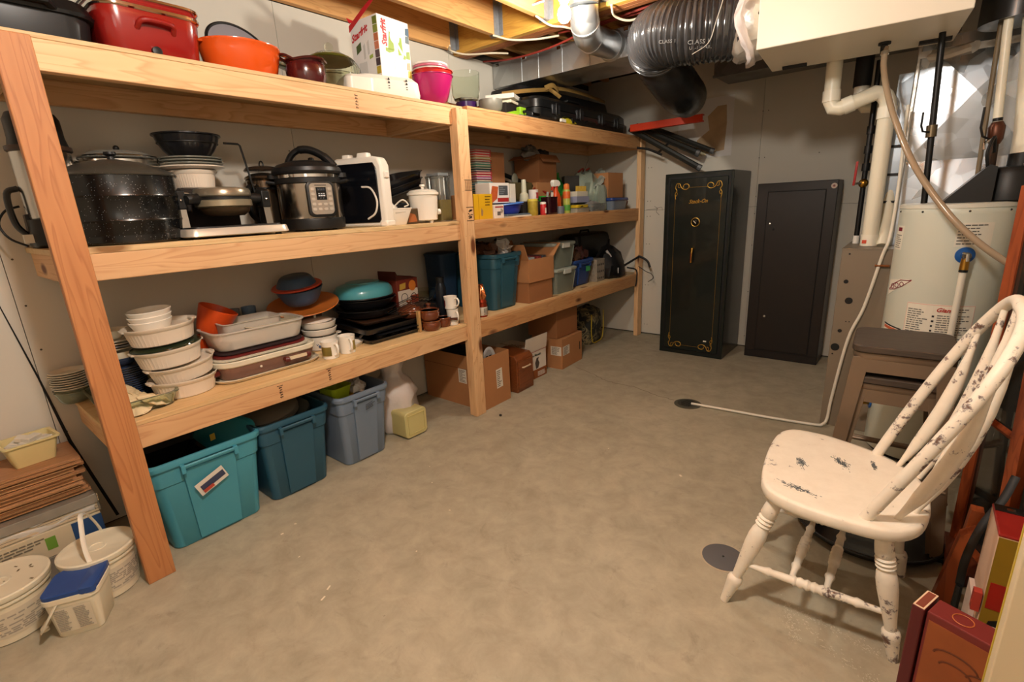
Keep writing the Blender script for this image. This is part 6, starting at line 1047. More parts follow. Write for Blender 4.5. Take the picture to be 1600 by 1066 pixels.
ol = T('pot_lid', 'grey enamel lid with black rim leaning behind the orange pot', 'lid', (-.40, .875, Z+.165), 0, rot=(0, 1.15, .12)); A(ol, 'plate', M().L([(.0, .012), (.08, .010), (.125, .002), (.128, -.002), (0, .004)], 44, sy=1.1), mat('#8f8c92', .3)); A(ol, 'rim', M().Tb([(.130*math.cos(k*PI/24), .143*math.sin(k*PI/24), .0) for k in range(48)], .007, 8, True), BLACK); ol.rotation_euler = (0, 1.15, .12)
O('pot_lid', M().L([(.0, .03), (.05, .026), (.09, .010), (.095, .002), (.09, 0), (0, .02)], 36), mat('#6f8a74', .25, coat=.4), 'pale green lid tilted behind the maroon pot', 'lid', (-.27, 1.005, Z+.085), 0, rot=(-.25, .35, 0))
MRE = mat('#4a1414', .2, var=.15, coat=.6)
mp_ = T('saucepan', 'dark maroon enamel pot with spout handle beside the orange pot', 'pot', (-.135, 1.020, Z), 0); A(mp_, 'pot', M().L([(.068, 0), (.076, .004), (.083, .03), (.084, .068), (.080, .082), (.084, .088), (.084, .093), (.078, .093), (.076, .068), (0, .008)], 40), MRE); A(mp_, 'rim_handle', M().Tb(bez([(.04, -.072, .088), (.085, -.03, .094), (.09, .02, .094), (.06, .06, .090)], 5), [(.006, .012)]*16, 8), MRE); A(mp_, 'loop_handle', M().Tb(bez([(-.02, -.078, .086), (-.01, -.112, .10), (.03, -.108, .10), (.04, -.072, .086)], 5), [(.005, .008)]*16, 8), MRE)
RG = mat('#f0f3e6', .05, var=0, trans=1., ior=1.1)
gdm = T('glass_casserole', 'ribbed green tinted glass casserole with domed lid and glass knob', 'casserole', (-.29, 1.250, Z), 0); gdm.scale = (1.16, 1.16, 1.12); A(gdm, 'dish', M().L([(.07, 0), (.08, .004), (.112, .05), (.118, .075), (.123, .078), (.123, .086), (.115, .086), (.106, .05), (.07, .010), (0, .008)], 96, fl=32, fa=.008), RG); A(gdm, 'lid', M().L([(.122, .087), (.122, .098), (.118, .120), (.10, .150), (.06, .176), (.02, .182), (0, .182), (0, .178), (.058, .171), (.095, .147), (.112, .118), (.115, .088)], 120, fl=40, fa=.010), RG); A(gdm, 'green_band', M().L([(.100, .149), (.094, .157), (.085, .163), (.085, .161), (.097, .1475)], 60), mat('#6a6e2c', .2, trans=.4), 'olive band'); A(gdm, 'lid_knob', M().SP((0, 0, .205), .019), RG); A(gdm, 'knob_stem', M().L([(.010, .18), (.008, .19)], 16), RG)
# kitchen gadget carton
SW = mat('#e9e6e2', .45, var=.02); GRN = mat('#8aa62c', .5, var=.1); RDS = mat('#c2202a', .45, var=.03)
sb = T('kitchen_gadget_box', 'white product carton with red flap and green pictures, top shelf', 'box', (-.255, 1.545, Z+.098), .06); sb.scale = (1.06, 1.06, 1.06)
A(sb, 'carton', M().B(-.105, -.098, 0, .095, .098, .275), SW, bev=.002, sm=0); A(sb, 'red_base', M().B(-.1055, -.0985, -.0005, .0955, .0985, .012), RDS, sm=0); 
A(sb, 'red_flap', M().skin([[(-.105, -.098, .275), (.095, -.098, .275), (.095, -.150, .335), (-.105, -.150, .335)], [(-.105, -.0995, .274), (.095, -.0995, .274), (.095, -.1515, .334), (-.105, -.1515, .334)]]) if 0 else M().PR([(-.108, .235), (.098, .335), (.098, .350), (.0, .312), (-.108, .262)], 'y', -.1005, -.0985), RDS, sm=0)
A(sb, 'red_flap', M().skin([[(-.105, -.098, .274), (-.105, .05, .274), (-.12, .04, .285), (-.12, -.1, .30)], [(-.104, -.098, .276), (-.104, .05, .276), (-.119, .04, .287), (-.119, -.1, .302)]]), RDS, sm=0)
text(sb, 'Starfrit', .042, (.0958, -.050, .145), (0, 0, 1), (0, -1, 0), RDS, shear=.2, bold=.0012, sx=.95); 
text(sb, 'Starfrit', .044, (-.098, -.0988, .185), (1, 0, .28), (0, 0, 1), RDS, shear=.2, bold=.0012, sx=1.0)
for nm, pts, mm in (('green_print', [(-.045, .135), (-.005, .135), (-.012, .20), (-.03, .215)], GRN), ('green_print', [(.02, .12), (.05, .125), (.045, .20), (.015, .20)], GRN), ('green_print', [(-.06, .125), (-.04, .12), (-.01, .13), (-.01, .14), (-.06, .14)], GRN)): A(sb, nm, M().PR(pts, 'x', .0952, .0960), mm, sm=0)
A(sb, 'peeler_picture', M().L([(.030, 0), (.030, .0008)], 24).X(Matrix.Translation((.0958, .002, .195))@Matrix.Rotation(PI/2, 4, 'Y')), mat('#f4f2ee', .4)); A(sb, 'peeler_picture', M().Tb([(.0966, .004, .18), (.0966, .055, .115)], [(.006, .0006)]*2, 6), mat('#f1efea', .4)); A(sb, 'peeler_tip', M().PR([(.048, .108), (.062, .108), (.066, .122), (.052, .128)], 'x', .0962, .0972), GRN, sm=0); A(sb, 'machine_picture', M().PR([(-.012, .03), (.052, .03), (.052, .085), (.02, .10), (.012, .17), (.002, .17), (-.002, .10), (-.012, .085)], 'x', .0952, .0963), mat('#dcdad8', .4), sm=0)
for k, (y, z, c_) in enumerate(((.082, .20, '#5a6a6c'), (.085, .235, '#3c5a72'), (.080, .13, '#8aa040'), (.078, .08, '#d8a080'), (.082, .045, '#c8b040'))): A(sb, 'edge_picture', M().PR([(y-.012, z-.016), (y+.013, z-.018), (y+.013, z+.018), (y-.008, z+.014)], 'x', .0952, .0961), mat(c_, .5, var=.2, scale=60), sm=0)
for k, (z, c_) in enumerate(((.25, '#6f7a2c'), (.215, '#8a9440'), (.18, '#c2724a'), (.145, '#c87a5a'), (.11, '#5a4a50'), (.075, '#4a3a40'), (.04, '#b8a23a'))): A(sb, 'vegetable_picture', M().Bc(.078, -.0988, z-.016, .030, .0012, .032), mat(c_, .5, var=.35, scale=50), sm=0)
for pts, c_ in (([(-.07, .13), (-.035, .145), (-.035, .18), (-.07, .165)], '#4a5a2c'), ([(-.02, .10), (-.005, .105), (-.005, .17), (-.02, .16)], '#c9c8c4'), ([(.01, .115), (.025, .12), (.025, .18), (.01, .17)], '#c9c8c4'), ([(-.06, .03), (.0, .03), (.0, .09), (-.06, .09)], '#d2d0cc'), ([(.02, .095), (.045, .10), (.045, .115), (.02, .11)], '#9aae4a'), ([(-.095, .02), (-.08, .02), (-.08, .06), (-.095, .06)], '#8aa040')): A(sb, 'side_picture', M().PR(pts, 'y', -.0994, -.0984), mat(c_, .5, var=.1), sm=0)
wa = T('white_appliance', 'low white plastic slicer lying under the product carton, with small black arrows', 'appliance', (-.185, 1.46, Z), -.25); A(wa, 'body', M().RR([(.24, .34, .04, 0), (.25, .35, .05, .02), (.24, .34, .05, .075), (.20, .30, .05, .096)]), WHITE); A(wa, 'side_block', M().RR([(.18, .14, .03, 0, .04, -.15), (.18, .14, .03, .07, .04, -.15), (.15, .12, .03, .084, .04, -.15)]), WHITE)
m = M()
for y in (-.01, .085):
    for z in (.073, .058): m.PR([(y-.005, z), (y+.005, z), (y, z+.010)], 'x', .118, .1262)
    for z in (.045, .034): m.B(.118, y-.004, z, .1262, y+.003, z+.003)
A(wa, 'black_arrows', m, INK, stuff=True, sm=0)
MAG = mat('#a8185e', .3, var=.04, coat=.3)
bowl('mixing_bowl', 'large magenta plastic bowl on the top shelf beside the product carton', 'bowl', (-.14, 1.780, Z), .112, .150, MAG, .38, rim=.004, bulge=.5)
bowl('mixing_bowl', 'red plastic bowl with pouring lip nested in the magenta bowl', 'bowl', (-.14, 1.785, Z+.085), .106, .088, mat('#c4241c', .35), .7, rim=.006); 
O('pouring_lip', M().PR([(-.02, -.012), (.03, .0), (-.02, .012)], 'z', 0, .02), mat('#c4241c', .35), 'red pointed lip at the side of the red bowl', 'lip', (-.10, 1.866, Z+.150), .9) if 0 else None
for i, (c_, nm) in enumerate((('#c9c4ba', 'grey white'), ('#cf6f86', 'pink'), ('#ece4e0', 'white'))): O('plastic_cover', M().L([(.092, 0), (.096, .003), (.096, .009), (.088, .012), (0, .011)], 40), mat(c_, .3), f'{nm} round plastic lid, {["lowest", "middle", "uppermost"][i]} of three on the red bowl', 'lid', (-.145, 1.775, Z+.176+.0125*i), 0, 'round lids on the bowls')
tg_ = T('trifle_bowl', 'tall straight clear glass bowl on a foot, behind the magenta bowl', 'bowl', (-.25, 2.160, Z+.085)); A(tg_, 'glass', M().L([(.05, 0), (.075, .012), (.085, .04), (.090, .165), (.0875, .165), (.082, .042), (.07, .018), (0, .012)], 48), GLASS); 
O('plastic_cup', M().L([(.055, 0), (.06, .003), (.066, .082), (.06, .083), (.05, .006), (0, .005)], 32), mat('#3f1f5c', .25, trans=.4), 'purple glass dish under the tall clear glass bowl', 'dish', (-.25, 2.160, Z)); O('plastic_cup', M().L([(.03, 0), (.036, .004), (.042, .06), (.038, .06), (.03, .005), (0, .004)], 28), mat('#b8601a', .2, trans=.5), 'small amber cup right of the purple dish', 'cup', (-.19, 2.245, Z))
bowl('mixing_bowl', 'yellow plastic bowl seen through the tall clear glass', 'bowl', (-.42, 2.08, Z+.09), .085, .10, mat('#d0a04a', .35), .6); carton('cardboard box behind the clear glass on the top shelf', (-.43, 2.08, Z), .2, .2, .088, 0, CARD2)
O('mixing_bowl', M().L([(.04, 0), (.052, .006), (.070, .035), (.075, .065), (.074, .086), (.069, .086), (.07, .06), (.05, .012), (0, .010)], 36), mat('#7d7c72', .4, .2, var=.1), 'dull grey round bowl near the middle post on the top shelf', 'bowl', (-.115, 2.235, Z))
for i, (z, rz, lb) in enumerate(((.115, .3, 'cream folded plastic tray'), (.135, .42, 'white flat box on the cream tray'))):
    O('flat_box', M().B(-.10, -.13, 0, .10, .13, .018+.012*i).X(Matrix()), WHITE if i else CREAM, f'{lb} beyond the grey bowl, top shelf', 'box', (-.30, 2.60, Z+z+.01*i), rz, 'flat white boxes', .003, 0)
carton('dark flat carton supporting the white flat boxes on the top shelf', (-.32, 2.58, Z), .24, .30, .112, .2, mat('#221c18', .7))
BC = mat('#111213', .33, var=.2, coat=.25)
gc = T('hard_case', 'long black hard plastic case with latches lying along the top shelf', 'case', (-.28, 3.33, Z+.012), .03)
A(gc, 'lower_shell', M().RR([(.40, 1.36, .06, 0), (.43, 1.40, .07, .02), (.44, 1.41, .07, .075)], 5), BC); A(gc, 'upper_shell', M().RR([(.44, 1.41, .07, .079), (.43, 1.40, .07, .13), (.38, 1.34, .07, .155)], 5), BC)
for y in (-.48, -.14, .22, .50): A(gc, 'latch', M().B(.212, y-.05, .045, .228, y+.05, .108), mat('#26272a', .3), bev=.004); A(gc, 'latch_bar', M().B(.226, y-.012, .035, .234, y+.012, .118), BC, bev=.003)
for y in (-.32, .04, .36): A(gc, 'rib', M().Tb([(.215, y-.09, .03), (.222, y-.06, .045), (.222, y+.06, .045), (.215, y+.09, .03)], .006, 6), BC)
c2 = T('hard_case', 'second black plastic case stacked behind and above the latched one', 'case', (-.40, 3.35, Z+.172), -.02); A(c2, 'shell', M().RR([(.30, 1.24, .06, 0), (.34, 1.28, .07, .03), (.32, 1.24, .07, .098)], 5), mat('#0d0e10', .4)); A(c2, 'handle', M().Tb([(.16, -.1, .04), (.19, -.08, .05), (.19, .08, .05), (.16, .1, .04)], .009, 8), BLACK)
TAN = mat('#8a6a34', .8, var=.15)
ws = T('webbing_strap', 'tan webbing strap with a loose knot lying over the black cases', 'strap', (0, 0, 0)); A(ws, 'strap', M().Tb(bez([(-.28, 2.55, Z+.19), (-.20, 2.70, Z+.215), (-.19, 2.95, Z+.255), (-.18, 3.15, Z+.285), (-.17, 3.45, Z+.285), (-.20, 3.85, Z+.28)], 7), [(.013, .003)]*36, 8), TAN)
A(ws, 'knot', M().Tb(bez([(-.185, 2.93, Z+.262), (-.16, 3.0, Z+.285), (-.17, 3.08, Z+.262), (-.20, 3.12, Z+.30)], 5), [(.017, .004)]*16, 8), TAN); A(ws, 'tail', M().Tb(bez([(-.18, 2.97, Z+.26), (-.12, 2.95, Z+.225), (-.10, 3.0, Z+.195)], 5), [(.013, .003)]*11, 8), TAN)
lg = T('hand_clamp', 'black and silver bar tool with lime green end on the top shelf edge', 'tool', (-.052, 2.48, Z+.002), .05); A(lg, 'bar', M().B(-.012, -.02, .02, .008, .34, .045), mat('#3a3b3d', .3, .6), bev=.003); A(lg, 'steel_rule', M().B(.008, .10, .024, .0095, .30, .042), CHROME); A(lg, 'green_jaw', M().B(-.018, -.05, 0, .014, .02, .058), mat('#7fae22', .4), bev=.004); A(lg, 'green_tip', M().PR([(-.22, .0), (-.05, .0), (-.05, .03), (-.10, .028)], 'x', -.015, .010), mat('#7fae22', .4)); A(lg, 'pin', M().L([(.009, 0), (.009, .035)], 14).X(Matrix.Translation((-.0, -.015, .03))@Matrix.Rotation(PI/2, 4, 'Y')), BLACK); A(lg, 'grey_bar', M().B(-.02, -.06, -.001, .016, .16, .012), mat('#8a8f94', .35, .6))
yt = T('yellow_tool', 'crumpled yellow packet with white tag lying at the front of the top shelf', 'packet', (-.055, 3.03, Z+.002), .1); A(yt, 'packet', M().SP((0, 0, .022), .03, (.9, 4.2, .7), 14, 8).rough(.005, 6), mat('#c2b01e', .5)); A(yt, 'white_tag', M().B(.005, -.14, .010, .02, -.07, .03), WHITE); A(yt, 'black_band', M().B(-.02, .02, .014, .028, .05, .047), BLACK)
og = T('orange_channel', 'bright orange plastic channel sticking out past the end of the top shelf', 'channel', (.05, 4.05, 1.92), -.72); A(og, 'web', M().B(-.34, -.20, 0, .26, -.19, .055), mat('#d93a12', .4), bev=.002, sm=0); A(og, 'flange', M().B(-.34, -.19, .045, .26, -.15, .055), mat('#d93a12', .4), sm=0); A(og, 'flange', M().B(-.34, -.19, 0, .26, -.15, .01), mat('#d93a12', .4), sm=0)
og.location = (.365, 4.08, 1.884); og.rotation_euler = (.0, -.01, .05)
BR = mat('#232420', .4, .2, var=.15)
for i, (p, q, lb, r) in enumerate((((-.02, 3.97, 1.92), (.56, 4.06, 1.56), 'longest grey black rail slanting down from the top shelf to the safe', .024), ((.0, 4.05, 1.945), (.52, 4.12, 1.68), 'middle black rail of the bundle slanting down off the top shelf end', .027), ((.06, 4.10, 1.955), (.62, 4.17, 1.69), 'uppermost olive black rail of the bundle with a frayed tip', .020))):
    t = T('roof_rail', lb, 'rail', (0, 0, 0), 0, 'black rails at the shelf end'); A(t, 'rail', M().Tb([p, q], [(r, r*.7)]*2, 8), BR, bev=0, sm=20); d_ = (Vector(q)-Vector(p)).normalized(); A(t, 'end_cap', M().Tb([Vector(q), Vector(q)+d_*.03], [(r*1.1, r*.8)]*2, 8), mat('#4a4c4e', .4))
O('black_rod', M().Tb(bez([(.012, 4.06, 1.765), (.12, 4.07, 1.74), (.24, 4.07, 1.685)], 5), [(.010, .008)]*11, 10), BLACK, 'short black padded bar sticking out beside the far post top', 'bar'); O('black_rod', M().Tb([(.20, 4.07, 1.700), (.30, 4.08, 1.78)], .010, 8), BLACK, 'short diagonal black brace between the padded bar and the long rail', 'bar')
# ================================================================ RIGHT BAY, MIDDLE SHELF
Z = ZM
cols = ['#b8352c', '#a8323a', '#b83a34', '#a89a5a', '#8a3a38', '#4a7a70', '#5a8a6a', '#2a4a3c', '#1f2f4a', '#b03a44', '#a83040', '#7a3a7a', '#8a5a34', '#4a8a94', '#3a7a8c', '#2f7a80', '#2a6a70', '#3a5a54']
nmz = ['red', 'crimson', 'scarlet', 'khaki', 'brick red', 'sea green', 'soft green', 'dark green', 'navy', 'rose red', 'cherry red', 'purple', 'brown', 'aqua', 'blue green', 'teal', 'deep teal', 'slate green']
nb = 18; hb = .0158
bsx = carton('plain cardboard box under and behind the stacked picture books', (-.40, 2.30, Z), .30, .30, .16, 0, CARD)
for i in range(nb):
    z = Z+.161+hb*(nb-1-i)
    t = T('picture_book', f'thin {nmz[i]} edged picture book, {ORD[i]} of the tall stack by the middle post', 'book', (-.36+.002*math.sin(i*3.), 2.30+.002*math.cos(i*2.), z), 0, 'stacked picture books')
    A(t, 'cover', M().B(-.10, -.075, 0, .10, .075, .0042), mat(cols[i], .5), sm=0); A(t, 'cover', M().B(-.10, -.075, hb-.0046, .10, .075, hb-.0004), mat(cols[i], .5), sm=0); A(t, 'pages', M().B(-.098, -.073, .0042, .097, .068, hb-.0046), mat('#b9b0a0', .7, var=.1), sm=0); A(t, 'spine', M().B(-.10, .070, .0042, .10, .075, hb-.0046), mat('#b0323c' if i < 13 else cols[i], .5), sm=0)
carton('tall plain cardboard box right of the stacked picture books', (-.42, 2.485, Z), .24, .16, .44, 0, CARD2)
yb = T('yellow_carton', 'bright yellow carton with small black script print at the front of the shelf', 'box', (-.105, 2.045, Z), .06); A(yb, 'carton', M().B(-.06, -.098, 0, .055, .085, .152), mat('#d0a216', .5, var=.05), bev=.002, sm=0); A(yb, 'fold_line', M().B(.0548, -.055, .002, .0556, -.052, .151), mat('#a87c10', .5), sm=0); lines(yb, (.0553, .01, .080), (0, .062, 0), (0, 0, .066), 4, mat('#5c4a14', .6), 7, lo=.7, fill=.3); A(yb, 'diamond_print', M().PR([(-.035, .025), (-.02, .02), (-.012, .05), (-.03, .068)], 'x', .0552, .0560), mat('#9a7a52', .5, var=.3, scale=40), sm=0)
lbx = T('label_carton', 'small white carton with red stripe and bar code at the shelf front', 'box', (-.095, 2.187, Z), .05); A(lbx, 'carton', M().B(-.05, -.052, 0, .045, .050, .085), mat('#ddd2c6', .5), bev=.002, sm=0); A(lbx, 'red_stripe', M().B(.045, -.040, .066, .0456, .042, .074), mat('#9a2a34', .5), sm=0); m = M()
for k in range(9): m.B(.045, -.020+.004*k, .018, .0456, -.018+.004*k+.001*(k % 2), .042)
A(lbx, 'bar_code', m, INK, sm=0); lines(lbx, (.0451, .015, .03), (0, .028, 0), (0, 0, .03), 4, mat('#5c5048', .6), 3)
ob = T('product_carton', 'white carton with orange flames, grey panel and red band lying on the blue bowl', 'box', (-.20, 2.335, Z+.095), .0); A(ob, 'carton', M().B(-.07, -.125, 0, .06, .075, .130), mat('#ddd5cc', .5), bev=.002, sm=0); A(ob, 'orange_picture', M().PR([(-.11, .0), (-.055, .03), (-.04, .105), (-.10, .11), (-.118, .05)], 'x', .0602, .0610), mat('#b5552a', .5, var=.35, scale=40), sm=0); A(ob, 'grey_panel', M().B(.0602, -.035, .05, .0610, .058, .112), mat('#4c4f52', .5), sm=0); A(ob, 'red_band', M().B(.0602, -.05, .008, .0610, .066, .034), mat('#a82a22', .5), sm=0); lines(ob, (.0612, -.028, .055), (0, .06, 0), (0, 0, .05), 4, mat('#8a8c8e', .6), 3, fill=.3)
O('label_carton', M().B(-.05, -.03, 0, .05, .03, .125), mat('#cfc8b8', .5), 'narrow white label box right of the flame print carton', 'box', (-.19, 2.450, Z+.095), 0, None, .002, 0); 
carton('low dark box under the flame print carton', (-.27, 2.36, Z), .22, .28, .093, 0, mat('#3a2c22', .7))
bowl('shallow_bowl', 'blue plastic bowl with light blue rim at the shelf front', 'bowl', (-.115, 2.375, Z+.022), .085, .058, mat('#2a3aa0', .35), .72, sy=1.25, rim=.012, sx=.75); O('shallow_dish', M().L([(.085, 0), (.105, .003), (.100, .010), (.088, .006)], 40, sx=.72, sy=1.25), mat('#4a7ac8', .35), 'light blue dish lying on the blue bowl', 'dish', (-.115, 2.375, Z+.083), 0, rot=(.06, 0, 0))
for i, (c_, lb) in enumerate((('#d6d0c2', 'white booklet at the very front under the blue bowl'), ('#5a6a7a', 'slate blue booklet on the white one under the blue bowl'))): O('booklet', M().B(-.06, -.14, 0, .06, .14, .010), mat(c_, .6), lb, 'booklet', (-.105+.0*i, 2.395-.01*i, Z+.0105*i), .05*(i+1), None, .001, 0)
m = T('long_tools', 'dark long handled pruning shears lying over the boxes on the middle shelf', 'tool', (0, 0, 0))
A(m, 'blade', M().Tb([(-.40, 2.58, Z+.325), (-.36, 2.95, Z+.22), (-.32, 3.12, Z+.145)], [(.014, .02), (.018, .024), (.012, .016)], 8), BLACK); A(m, 'blade', M().Tb([(-.42, 2.56, Z+.28), (-.38, 2.95, Z+.19), (-.33, 3.10, Z+.125)], [(.012, .016)]*3, 8), BLACK); A(m, 'red_handle', M().Tb([(-.33, 2.95, Z+.20), (-.30, 3.12, Z+.15), (-.28, 3.22, Z+.12)], [(.014, .018)]*3, 8), mat('#8c2a1c', .45)); A(m, 'grey_knob', M().SP((-.35, 2.74, Z+.265), .035, (.5, 1, 1.3)), mat('#8a8a78', .4))
carton('olive brown box under the long dark shears', (-.42, 2.74, Z), .24, .30, .24, 0, mat('#4c4222', .7))
cbm = carton('brown cardboard box full of grey clutter, stacked on another, under the top shelf', (-.44, 3.13, Z+.245), .25, .24, .21, 0, CARD2, True, [('+x', -.95, .07), ('-y', -.4, .08)]); carton('orange brown cardboard box under the cluttered one', (-.43, 3.10, Z), .26, .30, .243, 0, CARD)
for i, (x, y, z, sc, c_, lb) in enumerate(((-.42, 3.04, .46, (1.0, 1.1, .55), '#9a9a98', 'silver wrapped bundle on the cluttered box, left one'), (-.42, 3.17, .455, (1.0, .9, .6), '#3a3a3c', 'dark crumpled bundle on the cluttered box, right one'), (-.46, 3.08, .505, (.9, 1.2, .4), '#6a6a6c', 'grey crumpled bundle at the very top of the cluttered box'))): O('wrapped_bundle', M().SP((0, 0, 0), .075, sc, 14, 9).rough(.012, i+3), mat(c_, .35, .3, var=.3, bump=.5), lb, 'bundle', (x, y, Z+z), .3*i)
# bottles, cans, jars at the front
def bottle(name, label, cat, loc, prof, mt, extra=(), rz=0, seg=24):
    t = T(name, label, cat, loc, rz); A(t, 'body', M().L(prof, seg), mt)
    for nm, mm, m2 in extra: A(t, nm, mm, m2)
    return t
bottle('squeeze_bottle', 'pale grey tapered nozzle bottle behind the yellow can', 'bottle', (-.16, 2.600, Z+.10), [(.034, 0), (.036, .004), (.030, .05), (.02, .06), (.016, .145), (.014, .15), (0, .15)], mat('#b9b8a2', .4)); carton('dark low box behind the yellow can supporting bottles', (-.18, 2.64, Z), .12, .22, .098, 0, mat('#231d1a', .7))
bottle('paint_can', 'small white can with red print and black band behind the yellow can', 'can', (-.155, 2.705, Z+.10), [(.034, 0), (.036, .002), (.036, .078), (.033, .08), (0, .08)], mat('#cfc6c0', .4), [('red_print', M().PR([(-.014, .02), (.014, .02), (.010, .045), (.016, .06), (-.016, .06), (-.010, .045)], 'x', .0352, .0366), mat('#9a2a30', .5)), ('black_band', M().L([(.0363, .002), (.0363, .016), (.036, .016), (.036, .002)], 24), BLACK)])
bottle('tin_can', 'yellow tin with brown vegetable print at the shelf front', 'can', (-.075, 2.585, Z), [(.036, 0), (.037, .002), (.037, .098), (.035, .10), (.035, .097), (0, .097)], mat('#a08a30', .4, var=.5, scale=40), [('yellow_cap', M().L([(.030, .099), (.038, .098), (.038, .112), (.034, .114), (0, .114)], 28), mat('#c8b84a', .4))])
bottle('tin_can', 'slim red can with white top at the shelf front', 'can', (-.058, 2.688, Z), [(.021, 0), (.022, .002), (.022, .074), (.020, .078), (0, .078)], mat('#b82a2c', .35), [('white_cap', M().L([(.022, .075), (.022, .088), (.012, .092), (0, .092)], 22), WHITE), ('white_print', M().B(.0205, -.008, .012, .0226, .008, .05), mat('#d8c8c0', .4))])
O('plastic_tub', M().L([(.04, 0), (.043, .003), (.045, .13), (.04, .135), (0, .135)], 26), mat('#1f8a2e', .35), 'green plastic tub half hidden behind the slim red can', 'tub', (-.15, 2.835, Z)); 
dj = T('dark_jar', 'large dark wine coloured glass jar holding tools at the shelf front', 'jar', (-.095, 2.850, Z)); dj.location = (-.078, 2.795, Z); A(dj, 'jar', M().RR([(.085, .115, .02, 0), (.088, .118, .022, .004), (.088, .118, .022, .115), (.09, .122, .022, .118), (.09, .122, .022, .125), (.08, .11, .02, .125), (.08, .11, .02, .01)]), mat('#2c0d14', .1, coat=.6))
for i, (dx, dy, h, c_) in enumerate(((-.01, -.03, .16, '#8a8a84'), (.01, .0, .155, '#b9b4a6'), (-.015, .03, .17, '#4a4a46'))): A(dj, 'tool_handle', M().Tb([(dx, dy, .02), (dx+.01, dy+.015, h)], .010, 8), mat(c_, .4))
O('grey_cup', M().L([(.030, 0), (.033, .002), (.034, .055), (.030, .055), (.028, .006), (0, .005)], 26), mat('#6c7078', .35, .3), 'short grey metal cup in front of the orange spray bottle', 'cup', (-.050, 2.895, Z))
sy = T('spray_bottle', 'orange trigger spray bottle with white head', 'bottle', (-.14, 2.975, Z), .0); A(sy, 'body', M().RR([(.06, .085, .02, 0), (.062, .088, .022, .006), (.06, .085, .022, .11), (.05, .06, .02, .15), (.028, .03, .012, .175), (.028, .03, .012, .20)]), mat('#c4481c', .35)); A(sy, 'trigger_head', M().PR([(-.055, .235), (-.045, .20), (.025, .20), (.05, .215), (.045, .235), (.02, .248), (-.04, .25)], 'x', -.014, .014), WHITE, bev=.004); A(sy, 'trigger', M().Tb([(0, -.03, .21), (0, -.05, .185), (0, -.045, .165)], [(.004, .009)]*3, 8), mat('#b02a1c', .4)); A(sy, 'collar', M().L([(.016, .19), (.016, .205)], 18), mat('#b02a1c', .4))
bottle('aerosol_can', 'slim orange and green aerosol can with orange cap', 'can', (-.10, 3.065, Z), [(.028, 0), (.029, .003), (.029, .165), (.022, .178), (0, .178)], mat('#9aa04a', .3, var=.5, scale=20), [('orange_cap', M().L([(.022, .176), (.024, .18), (.022, .215), (.010, .222), (0, .222)], 22), mat('#d8783a', .35)), ('orange_band', M().L([(.0293, .11), (.0296, .112), (.0296, .16), (.0293, .162)], 26), mat('#c8602a', .35)), ('green_band', M().L([(.0293, .02), (.0296, .022), (.0296, .06), (.0293, .062)], 26), mat('#4a8a34', .35))])
for i, (x, y, h, R, c_, lb) in enumerate(((-.40, 3.38, .33, .055, '#1f6a24', 'tall dark green bottle at the back by the cardboard boxes'), (-.26, 3.30, .22, .05, '#2a8a2c', 'bright green jug behind the orange aerosol can'), (-.34, 3.50, .30, .09, '#1c1a18', 'black square canister at the back behind the green jug'))): bottle('green_bottle' if i < 2 else 'black_canister', lb, 'bottle' if i < 2 else 'canister', (x, y, Z), [(R*.95, 0), (R, .005), (R, h*.7), (R*.5, h*.85), (R*.35, h*.9), (R*.35, h), (0, h)] if i < 2 else [(R, 0), (R, h), (0, h)], mat(c_, .35), (), 0, 24 if i < 2 else 4)
O('amber_bottle', M().L([(.04, 0), (.042, .004), (.042, .12), (.018, .15), (.018, .17), (0, .17)], 24), mat('#5a3a16', .2, coat=.4), 'brown bottle between the aerosol can and the clear box', 'bottle', (-.20, 3.20, Z))
ctb = T('clear_box', 'low clear plastic box with yellow lid at the shelf front', 'box', (-.10, 3.215, Z), 0); A(ctb, 'tub', M().RR([(.12, .20, .02, 0), (.13, .215, .02, .032), (.135, .22, .02, .034)]), mat('#c9c4b4', .2, trans=.55)); A(ctb, 'contents', M().Bc(.02, -.03, .004, .06, .09, .02), mat('#d6d0b8', .6)); A(ctb, 'yellow_lid', M().RR([(.10, .17, .02, .036, -.01, .03), (.105, .175, .02, .044, -.01, .03), (.11, .18, .02, .058, -.012, .03)]), mat('#c9a822', .4)); A(ctb, 'dark_marks', M().PR([(-.02, .040), (.03, .045), (.01, .052)], 'x', .038, .0445), BLACK, sm=0)
ct2 = T('clear_box', 'clear plastic organiser box right of the yellow lidded one', 'box', (-.12, 3.47, Z), 0); A(ct2, 'tub', M().RR([(.15, .23, .02, 0), (.16, .24, .02, .06), (.165, .245, .02, .062)]), mat('#b9bdb8', .15, trans=.7)); A(ct2, 'contents', M().SP((0, 0, .05), .06, (.9, 1.5, .5), 12, 8).rough(.012, 7), mat('#a09a96', .4, .4, var=.3))
cr2 = T('crayon_box', 'white tray of yellow pencils standing on a lilac box', 'box', (-.185, 3.37, Z+.075), 0); A(cr2, 'lilac_box', M().B(-.05, -.10, 0, .05, .10, .05), mat('#8a8ca4', .4), bev=.003, sm=0); A(cr2, 'white_tray', M().B(-.045, -.085, .05, .045, .085, .09), mat('#c9c2b0', .5), bev=.002, sm=0)
for k in range(9): A(cr2, 'pencil', M().Tb([(.03, -.072+.018*k, .08), (.03, -.072+.018*k, .132)], .0065, 8), mat('#b8942a', .5))
carton('dark box under the tray of yellow pencils', (-.22, 3.36, Z), .14, .24, .073, 0, mat('#2c2a26', .7))
